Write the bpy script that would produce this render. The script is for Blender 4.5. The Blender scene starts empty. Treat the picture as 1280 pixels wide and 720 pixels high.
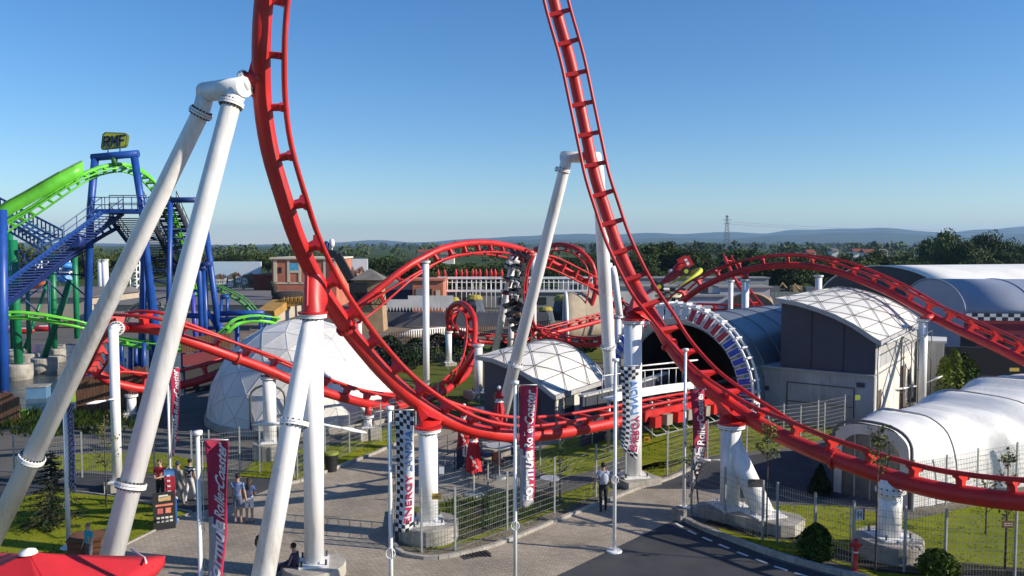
import bpy, math, random
from mathutils import Vector, Matrix, Euler, noise
R = math.radians
PI = math.pi
rnd = random.Random(7)
scene = bpy.context.scene
col = scene.collection

# ---------------------------------------------------------------- camera geometry
CAM_H = 10.0
PITCH = R(3.09)
FPX = 1000.0
CP, SP = math.cos(PITCH), math.sin(PITCH)

def ray(px, py):
    a = (px - 640) / FPX
    b = (360 - py) / FPX
    return Vector((a, CP + b * SP, -SP + b * CP))

def P(px, py, Y):
    """point seen at photo pixel (px, py) that stands Y metres in front of the viewpoint"""
    d = ray(px, py)
    return Vector((0, 0, CAM_H)) + d * (Y / d.y)

def G(px, py, z=0.0):
    """point at height z seen at photo pixel (px, py)"""
    d = ray(px, py)
    return Vector((0, 0, CAM_H)) + d * ((z - CAM_H) / d.z)

def X(px, Y, py=400):
    return P(px, py, Y).x

def Z(py, Y):
    return P(640, py, Y).z

# ---------------------------------------------------------------- mesh builder
class MB:
    def __init__(s):
        s.v = []; s.f = []; s.sm = []; s.mi = []; s.mat = 0
    def add(s, verts, faces, smooth=False):
        n = len(s.v)
        s.v.extend([tuple(p) for p in verts])
        for f in faces:
            s.f.append(tuple(i + n for i in f)); s.sm.append(smooth); s.mi.append(s.mat)
        return s
    def box(s, c, size, rz=0.0, M=None):
        hx, hy, hz = size[0] / 2, size[1] / 2, size[2] / 2
        vs = [Vector((x, y, z)) for x in (-hx, hx) for y in (-hy, hy) for z in (-hz, hz)]
        if M is not None:
            vs = [M @ v for v in vs]
        elif rz:
            rm = Matrix.Rotation(rz, 3, 'Z'); vs = [rm @ v for v in vs]
        c = Vector(c)
        s.add([v + c for v in vs], [(0, 1, 3, 2), (4, 6, 7, 5), (0, 4, 5, 1), (2, 3, 7, 6), (0, 2, 6, 4), (1, 5, 7, 3)])
        return s
    def beam(s, p0, p1, w, h, up=(0, 0, 1)):
        """rectangular bar from p0 to p1; w across, h along up"""
        p0 = Vector(p0); p1 = Vector(p1); t = (p1 - p0)
        if t.length < 1e-6: return s
        t.normalize(); up = Vector(up)
        sd = t.cross(up)
        if sd.length < 1e-3: sd = t.cross(Vector((1, 0, 0)))
        sd.normalize(); u = sd.cross(t).normalized()
        vs = []
        for p in (p0, p1):
            for a, b in ((-1, -1), (1, -1), (1, 1), (-1, 1)):
                vs.append(p + sd * (a * w / 2) + u * (b * h / 2))
        s.add(vs, [(0, 3, 2, 1), (4, 5, 6, 7), (0, 1, 5, 4), (1, 2, 6, 5), (2, 3, 7, 6), (3, 0, 4, 7)])
        return s
    def tube(s, p0, p1, r0, r1=None, n=16, caps=True, smooth=True):
        return s.path([Vector(p0), Vector(p1)], [r0, r0 if r1 is None else r1], n, caps, smooth)
    def path(s, pts, rad, n=10, caps=True, smooth=True):
        pts = [Vector(p) for p in pts]
        if not isinstance(rad, (list, tuple)): rad = [rad] * len(pts)
        m = len(pts)
        up = None; vs = []
        for i, p in enumerate(pts):
            t = (pts[min(i + 1, m - 1)] - pts[max(i - 1, 0)])
            if t.length < 1e-9: t = Vector((0, 0, 1))
            t.normalize()
            if up is None:
                up = Vector((0, 0, 1)) if abs(t.z) < .9 else Vector((0, 1, 0))
            sd = t.cross(up)
            if sd.length < 1e-4: sd = t.cross(Vector((1, 0.1, 0)))
            sd.normalize(); up = sd.cross(t).normalized()
            for k in range(n):
                a = 2 * PI * k / n
                vs.append(p + (sd * math.cos(a) + up * math.sin(a)) * rad[i])
        fs = []
        for i in range(m - 1):
            for k in range(n):
                k2 = (k + 1) % n
                fs.append((i * n + k, i * n + k2, (i + 1) * n + k2, (i + 1) * n + k))
        s.add(vs, fs, smooth)
        if caps:
            b = len(s.v) - m * n
            s.f.append(tuple(b + k for k in range(n))[::-1]); s.sm.append(False); s.mi.append(s.mat)
            s.f.append(tuple(b + (m - 1) * n + k for k in range(n))); s.sm.append(False); s.mi.append(s.mat)
        return s
    def ring(s, c, axis, r_out, thick, n=24):
        axis = Vector(axis).normalized(); c = Vector(c)
        return s.tube(c - axis * thick / 2, c + axis * thick / 2, r_out, n=n, smooth=False)
    def lathe(s, prof, c=(0, 0, 0), n=24, smooth=True, axis=None):
        c = Vector(c); vs = []; fs = []
        q = Matrix.Identity(3)
        if axis is not None: q = Vector((0, 0, 1)).rotation_difference(Vector(axis)).to_matrix()
        for r, z in prof:
            for k in range(n):
                a = 2 * PI * k / n
                vs.append(c + q @ Vector((r * math.cos(a), r * math.sin(a), z)))
        for i in range(len(prof) - 1):
            for k in range(n):
                k2 = (k + 1) % n
                fs.append((i * n + k, i * n + k2, (i + 1) * n + k2, (i + 1) * n + k))
        s.add(vs, fs, smooth)
        return s
    def prism(s, pts, z0, z1):
        """vertical prism over a ground outline (list of (x,y))"""
        a = sum(pts[i][0] * pts[(i + 1) % len(pts)][1] - pts[(i + 1) % len(pts)][0] * pts[i][1] for i in range(len(pts)))
        if a < 0: pts = pts[::-1]
        n = len(pts)
        vs = [(p[0], p[1], z0) for p in pts] + [(p[0], p[1], z1) for p in pts]
        fs = [tuple(range(n))[::-1], tuple(range(n, 2 * n))] + [(i, (i + 1) % n, n + (i + 1) % n, n + i) for i in range(n)]
        s.add(vs, fs); return s
    def extrude(s, pts, vec):
        """closed 3D polygon extruded along vec"""
        pts = [Vector(p) for p in pts]; vec = Vector(vec); n = len(pts)
        nn = Vector((0, 0, 0))
        for i in range(n): nn += pts[i].cross(pts[(i + 1) % n])
        if nn.dot(vec) > 0: pts = pts[::-1]
        s.add(pts + [p + vec for p in pts], [tuple(range(n)), tuple(range(n, 2 * n))[::-1]] +
              [(i, n + i, n + (i + 1) % n, (i + 1) % n) for i in range(n)])
        return s
    def grid(s, fn, nu, nv, smooth=True):
        vs = [fn(i / nu, j / nv) for j in range(nv + 1) for i in range(nu + 1)]
        fs = [(j * (nu + 1) + i, j * (nu + 1) + i + 1, (j + 1) * (nu + 1) + i + 1, (j + 1) * (nu + 1) + i) for j in range(nv) for i in range(nu)]
        s.add(vs, fs, smooth); return s
    def ball(s, c, r, sc=(1, 1, 1), n=12, m=8):
        c = Vector(c); vs = []; fs = []
        for j in range(m + 1):
            th = PI * j / m
            for i in range(n):
                a = 2 * PI * i / n
                vs.append(c + Vector((math.sin(th) * math.cos(a) * r * sc[0], math.sin(th) * math.sin(a) * r * sc[1], math.cos(th) * r * sc[2])))
        for j in range(m):
            for i in range(n):
                i2 = (i + 1) % n
                fs.append((j * n + i, (j + 1) * n + i, (j + 1) * n + i2, j * n + i2))
        s.add(vs, fs, True); return s
    def build(s, name, mat, parent=None, solid=None):
        me = bpy.data.meshes.new(name)
        me.from_pydata([tuple(v) for v in s.v], [], s.f)
        me.polygons.foreach_set('use_smooth', s.sm)
        mats = mat if isinstance(mat, (list, tuple)) else [mat]
        for m in mats: me.materials.append(m)
        if len(mats) > 1: me.polygons.foreach_set('material_index', s.mi)
        me.update()
        o = bpy.data.objects.new(name, me); col.objects.link(o)
        if parent is not None: attach(o, parent)
        if solid:
            md = o.modifiers.new('thick', 'SOLIDIFY'); md.thickness = solid; md.offset = 0
        return o

def attach(o, parent):
    """parent while keeping world placement"""
    o.parent = parent
    o.matrix_parent_inverse = wm(parent).inverted()

def wm(o):
    m = Matrix.LocRotScale(o.location, o.rotation_euler, o.scale)
    if o.parent is not None: return wm(o.parent) @ o.matrix_parent_inverse @ m
    return m

def tag(o, label=None, cat=None, group=None, kind=None):
    if label: o['label'] = label
    if cat: o['category'] = cat
    if group: o['group'] = group
    if kind: o['kind'] = kind
    return o

def thing(name, loc, label, cat, group=None, rz=0.0):
    o = bpy.data.objects.new(name, None); col.objects.link(o)
    o.location = loc; o.rotation_euler = (0, 0, rz); o.empty_display_size = .2
    return tag(o, label, cat, group)

def copy_tree(o, loc=None, rz=None, label=None, group=None, scale=None, parent=None):
    c = o.copy(); col.objects.link(c)
    if parent is not None:
        c.parent = parent; c.matrix_parent_inverse = o.matrix_parent_inverse.copy()
    if loc is not None: c.location = loc
    if rz is not None: c.rotation_euler = (0, 0, rz)
    if scale is not None: c.scale = scale if isinstance(scale, (tuple, list)) else (scale,) * 3
    if label: c['label'] = label
    if group: c['group'] = group
    for ch in [x for x in KIDS.get(o.name, [])]:
        copy_tree(ch, parent=c)
    return c

class _Kids:
    def get(self, name, d=None):
        o = bpy.data.objects[name]
        return [x for x in bpy.data.objects if x.parent == o]
KIDS = _Kids()

# ---------------------------------------------------------------- materials
MATS = {}
def nodemat(name):
    m = bpy.data.materials.new(name); m.use_nodes = True
    nt = m.node_tree; b = nt.nodes['Principled BSDF']
    return m, nt, b

def N(nt, t, **kw):
    n = nt.nodes.new(t)
    for k, v in kw.items():
        if k in n.inputs.keys(): n.inputs[k].default_value = v
        else: setattr(n, k, v)
    return n

def pm(name, c, rough=.5, var=.12, scale=1.5, bump=0.0, bscale=40, metal=0.0, c2=None, stretch=None, coat=0.0, spec=None, alpha=None, trans=0.0, dirt=0.0, dcol=(.16, .13, .10)):
    """painted / plain surface with uneven tone and a little relief"""
    if name in MATS: return MATS[name]
    m, nt, b = nodemat(name)
    tc = N(nt, 'ShaderNodeTexCoord'); mp = N(nt, 'ShaderNodeMapping')
    if stretch: mp.inputs['Scale'].default_value = stretch
    nt.links.new(tc.outputs['Object'], mp.inputs['Vector'])
    nz = N(nt, 'ShaderNodeTexNoise', Scale=scale, Detail=6.0, Roughness=.6)
    nt.links.new(mp.outputs[0], nz.inputs['Vector'])
    rp = N(nt, 'ShaderNodeValToRGB')
    if c2 is None: c2 = tuple(x * (1 - var * 1.6) for x in c[:3])
    rp.color_ramp.elements[0].position = .3; rp.color_ramp.elements[1].position = .68
    rp.color_ramp.elements[0].color = (*c2[:3], 1)
    rp.color_ramp.elements[1].color = (*[min(1, x * (1 + var * .4)) for x in c[:3]], 1)
    nt.links.new(nz.outputs['Fac'], rp.inputs[0]); nt.links.new(rp.outputs[0], b.inputs['Base Color'])
    if dirt:
        m3 = N(nt, 'ShaderNodeMapping'); m3.inputs['Scale'].default_value = (7, 7, .55); nt.links.new(tc.outputs['Object'], m3.inputs['Vector'])
        n3 = N(nt, 'ShaderNodeTexNoise', Scale=1.0, Detail=7.0, Roughness=.75); nt.links.new(m3.outputs[0], n3.inputs['Vector'])
        n4 = N(nt, 'ShaderNodeTexNoise', Scale=.45, Detail=3.0); nt.links.new(tc.outputs['Object'], n4.inputs['Vector'])
        ml = N(nt, 'ShaderNodeMath', operation='MULTIPLY'); nt.links.new(n3.outputs['Fac'], ml.inputs[0]); nt.links.new(n4.outputs['Fac'], ml.inputs[1])
        r3 = N(nt, 'ShaderNodeMapRange'); r3.inputs['From Min'].default_value = .24; r3.inputs['From Max'].default_value = .42; r3.inputs['To Max'].default_value = dirt
        nt.links.new(ml.outputs[0], r3.inputs['Value'])
        mc = N(nt, 'ShaderNodeMix'); mc.data_type = 'RGBA'; mc.inputs[7].default_value = (*dcol, 1)
        nt.links.new(r3.outputs[0], mc.inputs[0]); nt.links.new(rp.outputs[0], mc.inputs[6]); nt.links.new(mc.outputs[2], b.inputs['Base Color'])
    b.inputs['Roughness'].default_value = rough; b.inputs['Metallic'].default_value = metal
    if coat: b.inputs['Coat Weight'].default_value = coat; b.inputs['Coat Roughness'].default_value = .12
    if spec is not None: b.inputs['Specular IOR Level'].default_value = spec
    if alpha is not None: b.inputs['Alpha'].default_value = alpha
    if trans: b.inputs['Transmission Weight'].default_value = trans
    nr = N(nt, 'ShaderNodeMapRange'); nr.inputs['To Min'].default_value = max(0, rough - .08); nr.inputs['To Max'].default_value = min(1, rough + .12)
    nt.links.new(nz.outputs['Fac'], nr.inputs['Value']); nt.links.new(nr.outputs[0], b.inputs['Roughness'])
    if bump:
        n2 = N(nt, 'ShaderNodeTexNoise', Scale=bscale, Detail=4.0)
        nt.links.new(mp.outputs[0], n2.inputs['Vector'])
        bp = N(nt, 'ShaderNodeBump', Strength=bump, Distance=.05)
        nt.links.new(n2.outputs['Fac'], bp.inputs['Height']); nt.links.new(bp.outputs[0], b.inputs['Normal'])
    MATS[name] = m
    return m

RED = pm('red_paint', (.60, .020, .017), .44, .22, .9, coat=.0, dirt=.7, dcol=(.22, .03, .03))
REDD = pm('dark_red_paint', (.42, .018, .02), .38, .14, .9)
WHITE = pm('white_paint', (.86, .86, .85), .42, .05, .8, stretch=(1, 1, .25), coat=.05, dirt=.6, dcol=(.46, .42, .35))
FLANGE = pm('grey_flange', (.52, .52, .50), .5, .2, 4)
BOLT = pm('bolt_steel', (.06, .06, .06), .5, .2, 8)
CONC = pm('concrete', (.42, .39, .34), .85, .28, 1.4, bump=.35, dirt=.75, dcol=(.13, .12, .10))
CONCD = pm('stained_concrete', (.33, .31, .27), .9, .35, 1.8, bump=.4)
BLUE = pm('blue_steel', (.014, .072, .33), .38, .2, 1)
BLUED = pm('dark_blue_steel', (.012, .035, .17), .45, .2, 1)
GREEN = pm('green_steel', (.008, .21, .085), .4, .2, 1)
LIME = pm('lime_steel', (.15, .60, .05), .36, .15, 1)
DGREEN = pm('dark_green_steel', (.05, .16, .05), .5, .2, 1)
GALV = pm('galvanised', (.42, .44, .44), .45, .15, 6, metal=.5)
FENCEM = pm('fence_wire', (.27, .29, .28), .55, .1, 6, metal=.2)
BLACK = pm('black', (.012, .012, .014), .55, .2, 5)
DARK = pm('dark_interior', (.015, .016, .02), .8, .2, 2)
GLASS = pm('window_glass', (.03, .04, .05), .06, .1, 1, spec=.8)
# ---------------------------------------------------------------- coaster track
def catmull(pts, step=.5):
    """pts: list of tuples of numbers (all interpolated); returns dense list"""
    out = []; n = len(pts)
    for i in range(n - 1):
        p0 = pts[max(i - 1, 0)]; p1 = pts[i]; p2 = pts[i + 1]; p3 = pts[min(i + 2, n - 1)]
        L = (Vector(p1[:3]) - Vector(p2[:3])).length
        k = max(2, int(L / step))
        for j in range(k):
            t = j / k
            out.append(tuple(.5 * ((2 * b) + (-a + c) * t + (2 * a - 5 * b + 4 * c - d) * t * t + (-a + 3 * b - 3 * c + d) * t ** 3)
                             for a, b, c, d in zip(p0, p1, p2, p3)))
    out.append(tuple(pts[-1]))
    return out

class Track:
    """spine tube, two rails and crossties; control points (px, py, Y, diameter, up)
    up: a 3-vector, or 'L'/'R' = rails lie on that side of the spine as seen, in the plane across the view"""
    def __init__(s, ctrl, h=.62, gauge=1.1, rail=.07, tie=1.45, step=.35, world=False):
        pos = [Vector(c[0]) if world else P(c[0], c[1], c[2]) for c in ctrl]
        rows = []
        for i, c in enumerate(ctrl):
            d, up = (c[1], c[2]) if world else (c[3], c[4])
            t = (pos[min(i + 1, len(pos) - 1)] - pos[max(i - 1, 0)]).normalized()
            if isinstance(up, str):
                v = (pos[i] - Vector((0, 0, CAM_H))).normalized()
                u = t.cross(v).normalized()      # to the right of travel as seen
                if up == 'L': u = -u
            else:
                u = Vector(up); u = (u - t * u.dot(t)).normalized()
            rows.append((*pos[i], *u, d))
        dn = catmull(rows, step)
        s.p = [Vector(r[:3]) for r in dn]; s.r = [r[6] / 2 for r in dn]
        s.t = []; s.u = []; s.l = []
        n = len(dn)
        for i in range(n):
            t = (s.p[min(i + 1, n - 1)] - s.p[max(i - 1, 0)]).normalized()
            u = Vector(dn[i][3:6]); u = (u - t * u.dot(t)).normalized()
            s.t.append(t); s.u.append(u); s.l.append(t.cross(u).normalized())
        s.h = h; s.g = gauge; s.rr = rail; s.tie = tie
        s.len = [0]
        for i in range(1, n): s.len.append(s.len[-1] + (s.p[i] - s.p[i - 1]).length)
    def at(s, d):
        import bisect
        i = min(max(bisect.bisect_left(s.len, d), 1), len(s.p) - 1)
        a = (d - s.len[i - 1]) / max(1e-6, s.len[i] - s.len[i - 1])
        f = lambda q: q[i - 1].lerp(q[i], a)
        return f(s.p), f(s.t).normalized(), f(s.u).normalized(), f(s.l).normalized(), s.r[i]
    def near(s, pt):
        i = min(range(len(s.p)), key=lambda k: (s.p[k] - pt).length)
        return s.len[i]
    def build(s, label, mat=RED, name='coaster_track', tie_d0=.4, group='red coaster track sections', cat='roller coaster track', flanges=(), nsp=20, boxspine=False, fancy=True):
        base = s.p[len(s.p) // 2]
        root = thing(name, (base.x, base.y, 0), label, cat, group)
        if boxspine:
            m = MB()
            for i in range(len(s.p) - 1): m.beam(s.p[i], s.p[i + 1] + s.t[i] * .02, s.r[i] * 2, s.r[i] * 2.4, s.u[i])
        else:
            m = MB().path(s.p, s.r, nsp)
        m.build('spine', mat, root)
        for sg in (-1, 1):
            MB().path([p + u * s.h + l * (sg * s.g / 2) for p, u, l in zip(s.p, s.u, s.l)], s.rr, 8).build('rail', mat, root)
        d = tie_d0; first = None; k = 0
        while d < s.len[-1] - .1 and k < 100:
            p, t, u, l, r = s.at(d)
            m = MB(); w = .09
            g2 = s.g / 2
            top = s.h - s.rr * .5
            bot = s.h - s.rr * .5 - .16
            pr = [(-g2, top), (-g2, top - .09), (-.20, top - .15), (-.13, r * .6), (.13, r * .6), (.20, top - .15), (g2, top - .09), (g2, top)]
            m.extrude([p + l * a + u * b - t * w for a, b in pr], t * (2 * w))
            m.build('crosstie', mat, root)
            d += s.tie; k += 1
        for fd in flanges:
            d = s.near(P(*fd)); p, t, u, l, r = s.at(d)
            m = MB(); m.ring(p, t, r + .09, .10, 24)
            f = m.build('joint_flange', mat, root)
            m = MB()
            for k in range(16):
                a = 2 * PI * k / 16
                q = p + (u * math.cos(a) + l * math.sin(a)) * (r + .05)
                m.tube(q - t * .09, q + t * .09, .018, n=6, smooth=False)
            m.build('bolts', BOLT, f)
        return root

def footing_box(m, x, y, w, d, h, rz=0):
    m.box((x, y, h / 2), (w, d, h), rz)

def flange_pair(parent, c, ax, r, mat=WHITE, bolts=14, n=28):
    c = Vector(c); ax = Vector(ax).normalized()
    m = MB()
    m.ring(c + ax * .035, ax, r, .055, n); m.ring(c - ax * .035, ax, r, .055, n)
    f = m.build('flange', mat, parent)
    q = Vector((0, 0, 1)).rotation_difference(ax).to_matrix()
    m = MB()
    for k in range(bolts):
        a = 2 * PI * k / bolts
        o = q @ Vector((math.cos(a), math.sin(a), 0)) * (r - .06)
        m.tube(c + o - ax * .11, c + o + ax * .11, .028, n=6, smooth=False)
    m.build('bolts', BOLT, f)

def column(label, base, top, r, r2=None, foot='round', fr=.9, fh=.45, mat=WHITE, group='white coaster support columns', cat='support column', name='support_column', joints=(), gussets=False, topflange=True, arm=None, n=28):
    base = Vector(base); top = Vector(top); r2 = r2 or r
    root = thing(name, (base.x, base.y, 0), label, cat, group)
    ax = (top - base).normalized()
    b0 = Vector((base.x, base.y, fh)) if foot else base
    MB().tube(b0, top, r, r2, n).build('shaft', mat, root)
    if foot == 'round':
        m = MB().lathe([(0.001, fh), (fr * .97, fh), (fr, fh - .04), (fr, -.1)], (base.x, base.y, 0), 36, smooth=False)
        m.build('concrete_footing', CONC, root)
    elif foot == 'box':
        m = MB().box((base.x, base.y, fh / 2 - .05), (fr * 2, fr * 2, fh + .1), .5); m.build('concrete_footing', CONC, root)
    if foot:
        m = MB().box((base.x, base.y, fh + .03), (r * 3.0, r * 3.0, .06), .2)
        m.build('base_plate', mat, root)
        m = MB()
        for k in range(8):
            a = 2 * PI * k / 8 + .2
            if gussets:
                pts = [b0 + Vector((math.cos(a), math.sin(a), 0)) * q + Vector((0, 0, z)) for q, z in ((r * .9, .06), (r * 1.45, .06), (r * 1.4, .16), (r * .98, .7))]
                side = Vector((-math.sin(a), math.cos(a), 0)) * .03
                m.extrude([p - side for p in pts], side * 2)
        if gussets: m.build('gusset', mat, root)
        m = MB()
        for k in range(4):
            a = 2 * PI * k / 4 + .2 + PI / 4
            q = b0 + Vector((math.cos(a), math.sin(a), 0)) * (r * 1.75)
            m.tube(q, q + Vector((0, 0, .22)), .035, n=6, smooth=False)
        m.build('anchor_bolts', BOLT, root)
    if topflange:
        flange_pair(root, top - ax * .06, ax, r2 + .1, mat)
    for j in joints:
        p = base.lerp(top, j); flange_pair(root, p, ax, (r + (r2 - r) * j) + .1, mat)
    return root

V3 = lambda *a: Vector(a)
# ---- foreground loop, leg that comes down on the left and runs right along the ground
loopL = Track([
    (372, -260, 20.5, .50, 'R'), (346, -120, 21.0, .50, 'R'), (331, -10, 21.6, .50, 'R'), (326.5, 60, 21.8, .50, 'R'), (328.5, 130, 22.2, .50, 'R'),
    (337, 187, 22.5, .50, 'R'), (353, 243, 22.9, .50, 'R'), (372, 300, 23.5, .50, 'R'), (397, 353, 24.3, .50, 'R'), (420, 390, 25.0, .51, 'R'),
    (449, 430, 25.9, .51, 'R'), (493, 479, 27.0, .52, 'R'), (540, 516, 28.1, .52, 'R'), (588, 536, 29.4, .52, (.15, -.25, 1)),
    (643, 545, 31.0, .52, (.1, -.2, 1)), (700, 541, 33.0, .50, (0, -.1, 1)), (760, 530, 35.2, .50, (0, 0, 1)), (810, 519, 37.4, .54, (0, 0, 1)),
    (858, 509, 40.2, .5, (0, 0, 1)), (905, 500, 44.6, .5, (0, 0, 1)), (930, 492, 49, .5, (0, 0, 1))], h=.60, gauge=1.0, rail=.07, tie=1.42)
loopL.build('thick red loop track that rises past the tall white A-frame at left', flanges=[(436, 413, 25.5), (655, 545, 31.4)], tie_d0=.75)
# ---- foreground loop, leg that comes down in the middle and runs out to the right
F_ = (0.0, -1, .25)
loopR = Track([
    (650, -260, 35.2, .52, F_), (668, -120, 36.0, .52, F_), (692, 0, 36.5, .52, F_), (712.5, 75, 36.4, .52, F_), (725, 132, 36.3, .52, F_),
    (736.5, 187, 36.1, .52, F_), (745, 225, 35.9, .52, (0, -1, .2)), (757, 263, 35.6, .52, (0, -1, .2)), (769, 300, 35.2, .52, (.02, -1, .2)), (784, 336, 34.7, .52, (.05, -1, .3)),
    (802, 372, 34.0, .52, (.1, -1, .4)), (822, 405, 33.3, .52, (.2, -.8, .6)), (843, 440, 32.4, .52, (.3, -.6, .8)), (876, 478, 31.0, .54, (.3, -.4, .95)),
    (912, 506, 29.8, .56, (.25, -.2, 1)), (951, 531, 28.8, .56, (.2, 0, 1)), (989, 551, 27.9, .56, 'R'), (1026, 567, 27.0, .56, 'R'),
    (1060, 579, 26.3, .56, 'R'), (1110, 596, 25.3, .56, 'R'), (1160, 610, 24.4, .56, 'R'), (1210, 619, 23.6, .56, 'R'), (1280, 627, 22.6, .56, 'R'),
    (1400, 632, 21.4, .56, 'R')], h=.60, gauge=1.05, rail=.075, tie=1.40)
loopR.build('thick red loop track that sweeps down in front of the tunnel to the right edge', flanges=[(1049, 577, 26.6), (838, 432, 32.6)], tie_d0=.9)
# ---- lower left track, the hairpin and the hill behind
lowL = Track([
    (100, 470, 45.5, .45, (.9, 0, .5)), (112, 450, 41.5, .45, (.95, 0, .4)), (124, 424, 38.0, .45, (.7, -.5, .7)), (142, 411, 35.0, .45, (.2, -.2, 1)), (170, 409.5, 34.0, .45, (0, -.1, 1)), (197, 412.5, 33.8, .45, (0, -.1, 1)),
    (229, 424, 34.2, .45, (0, -.1, 1)), (264, 436, 34.8, .45, (0, -.1, 1)), (296, 448, 35.6, .45, (0, -.1, 1)), (331, 461, 36.6, .45, (0, 0, 1)),
    (368, 477, 37.6, .46, (0, 0, 1)), (405, 490, 38.8, .46, (0, 0, 1)), (436, 499, 40.0, .46, (.1, 0, 1)), (461, 505, 41.2, .46, (.1, 0, 1)),
    (492, 508, 43.0, .44, (.1, 0, 1)), (524, 503, 46.5, .44, (-.2, 0, 1)), (551, 492, 50, .44, (-.5, 0, .8)), (571, 478, 53, .44, (-.8, 0, .5)),
    (583, 468, 55, .44, (-1, 0, .2)), (589, 452, 56.5, .44, (-1, -.3, 0)), (593, 425, 58, .44, (-1, -.4, -.1)), (593, 400, 59.5, .44, (-.9, -.4, -.4)), (586, 385, 61, .44, (-.5, -.4, -.9)),
    (575, 379, 62.5, .44, (.1, -.4, -1)), (564, 384, 64, .44, (.7, -.4, -.6)), (560, 397, 65.5, .44, (.9, -.4, 0)), (563, 412, 67, .44, (.7, -.3, .6)), (576, 423, 68.5, .44, (.2, -.1, 1)),
    (600, 427, 70, .44, (0, -.1, 1)), (642, 428, 71, .44, (0, -.1, 1)), (662, 424, 72, .44, (0, -.1, 1)), (700, 414, 74, .44, (0, 0, 1)), (740, 404, 77, .44, (0, 0, 1)), (775, 394, 80, .44, (0, 0, 1))],
    h=.62, gauge=1.0, rail=.07, tie=1.5, step=.5)
lowL.tie = max(1.5, lowL.len[-1] / 98)
lowL.build('thin red track passing the dome and rising into a narrow corkscrew', tie_d0=.6, flanges=[(293, 446, 35.5)], nsp=16)
hill = Track([
    (120, 465, 44.0, .5, (.7, 0, .7)), (134, 475, 44.5, .5, (.5, 0, .9)), (154, 482, 45, .5, (.3, .3, .9)), (188, 487, 46, .5, (.1, .4, .9)), (228, 481, 47.5, .5, (0, .3, 1)), (274, 468, 49, .5, (0, .2, 1)), (335, 448, 51.5, .5, (0, 0, 1)), (395, 424, 54, .5, (0, -.6, .8)),
    (449, 381, 56, .52, (.5, -.7, -.5)), (501, 339, 57.5, .52, (.5, -.3, -1)), (531, 321, 59, .52, (.3, -.3, -1)), (552, 311, 60.5, .52, (.2, -.3, -1)), (582, 304.5, 63, .52, (0, -.3, -1)),
    (612, 303.5, 66, .52, (0, -.3, -1)), (643, 309, 69.5, .52, (0, -.5, -.8)), (663, 316, 72, .52, (0, -.9, -.4)), (684, 325, 74, .52, (0, -1, 0)), (721, 345, 77, .52, (0, -1, .2)),
    (742, 360, 79, .52, (0, -.9, .5)), (762, 377, 81, .52, (0, -.5, .9)), (800, 404, 84, .52, (0, 0, 1)), (850, 425, 88, .52, (0, 0, 1))],
    h=.85, gauge=1.15, rail=.09, tie=1.9, step=.7)
hill.build('dark red track arching up over the brown tower to a hill behind', tie_d0=1.0, nsp=14)
backarc = Track([
    (668, 312, 95, .55, 'L'), (689, 307, 94, .55, 'L'), (701, 305.5, 93, .55, 'L'), (717, 309, 92, .55, 'L'), (729, 317, 91, .55, 'L'), (740, 330, 90, .55, 'L'), (744, 347, 90, .55, 'L'), (743, 370, 90, .55, 'L'), (730, 398, 90, .55, 'L'), (712, 415, 91, .55, 'L')],
    h=.7, gauge=1.1, rail=.08, tie=1.8, step=.7)
backarc.build('small red arc of track behind the tall tapering white column', tie_d0=1, nsp=12)
backlow = Track([
    (640, 398, 80, .42, (0, 0, 1)), (655, 406, 77, .42, (0, 0, 1)), (672, 416, 73, .42, (0, 0, 1)), (690, 423, 70, .42, (0, 0, 1)), (715, 429.5, 68, .42, (0, 0, 1)), (745, 431, 67, .42, (0, 0, 1)), (775, 424, 68, .42, (0, 0, 1))],
    h=.55, gauge=1.0, rail=.07, tie=1.5, step=.6)
backlow.build('low red track dipping along the grass behind the netted pavilion', tie_d0=.8, nsp=12)
backflat = Track([(868, 387, 84, .42, (0, 0, 1)), (900, 388, 82, .42, (0, 0, 1)), (950, 390, 80, .42, (0, 0, 1)), (1010, 391, 78, .42, (0, 0, 1))], h=.6, gauge=1.0, rail=.08, tie=1.6, step=.7)
backflat.build('level red track low behind the tunnel roof', tie_d0=.8, nsp=12)
dropt = Track([(906, 322, 86, .42, (.4, -1, 0)), (919, 350, 84, .42, (.4, -1, 0)), (934, 372, 82, .42, (.4, -1, 0)), (950, 392, 80, .42, (.3, -1, .4))], h=.5, gauge=1.0, rail=.08, tie=1.6, step=.7)
dropt.build('steep short piece of red track beside the brown barrel roof', tie_d0=.8, nsp=12)
hillR = Track([
    (838, 392, 66, .5, (.2, .3, 1)), (850, 380, 65, .5, (0, .2, 1)), (874, 361, 63.5, .5, (0, 0, 1)), (909, 344.5, 62, .5, (0, 0, 1)), (943, 335.5, 61, .5, (0, -.1, 1)), (978, 331.5, 60, .5, (0, -.1, 1)),
    (1012, 333, 59, .5, (0, -.1, 1)), (1047, 340, 57, .5, (0, -.2, 1)), (1081, 352.5, 55, .5, (.1, -.3, 1)), (1116, 368, 52.5, .5, (.2, -.2, 1)), (1150, 387, 50, .5, (.3, -.1, 1)),
    (1185, 406, 47.5, .52, (.5, 0, .9)), (1219, 422, 45.5, .54, (.6, .1, .8)), (1253, 438, 43.5, .54, (.6, .2, .8)), (1300, 461, 41, .54, (.6, .2, .8)), (1360, 490, 38, .54, (.6, .2, .8))],
    h=.75, gauge=1.15, rail=.085, tie=1.75, step=.6)
hillR.build('red track cresting a low hill over the curved roof building at right', tie_d0=.5, nsp=14)

# ---- red connector brackets and the columns under them
def bracket(label, track, pxy, Y, coltop, r, group='red track brackets'):
    """steel saddle that joins the spine to a flanged column head; belongs to the column root"""
    d = track.near(P(pxy[0], pxy[1], Y)); return track.at(d)

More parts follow.
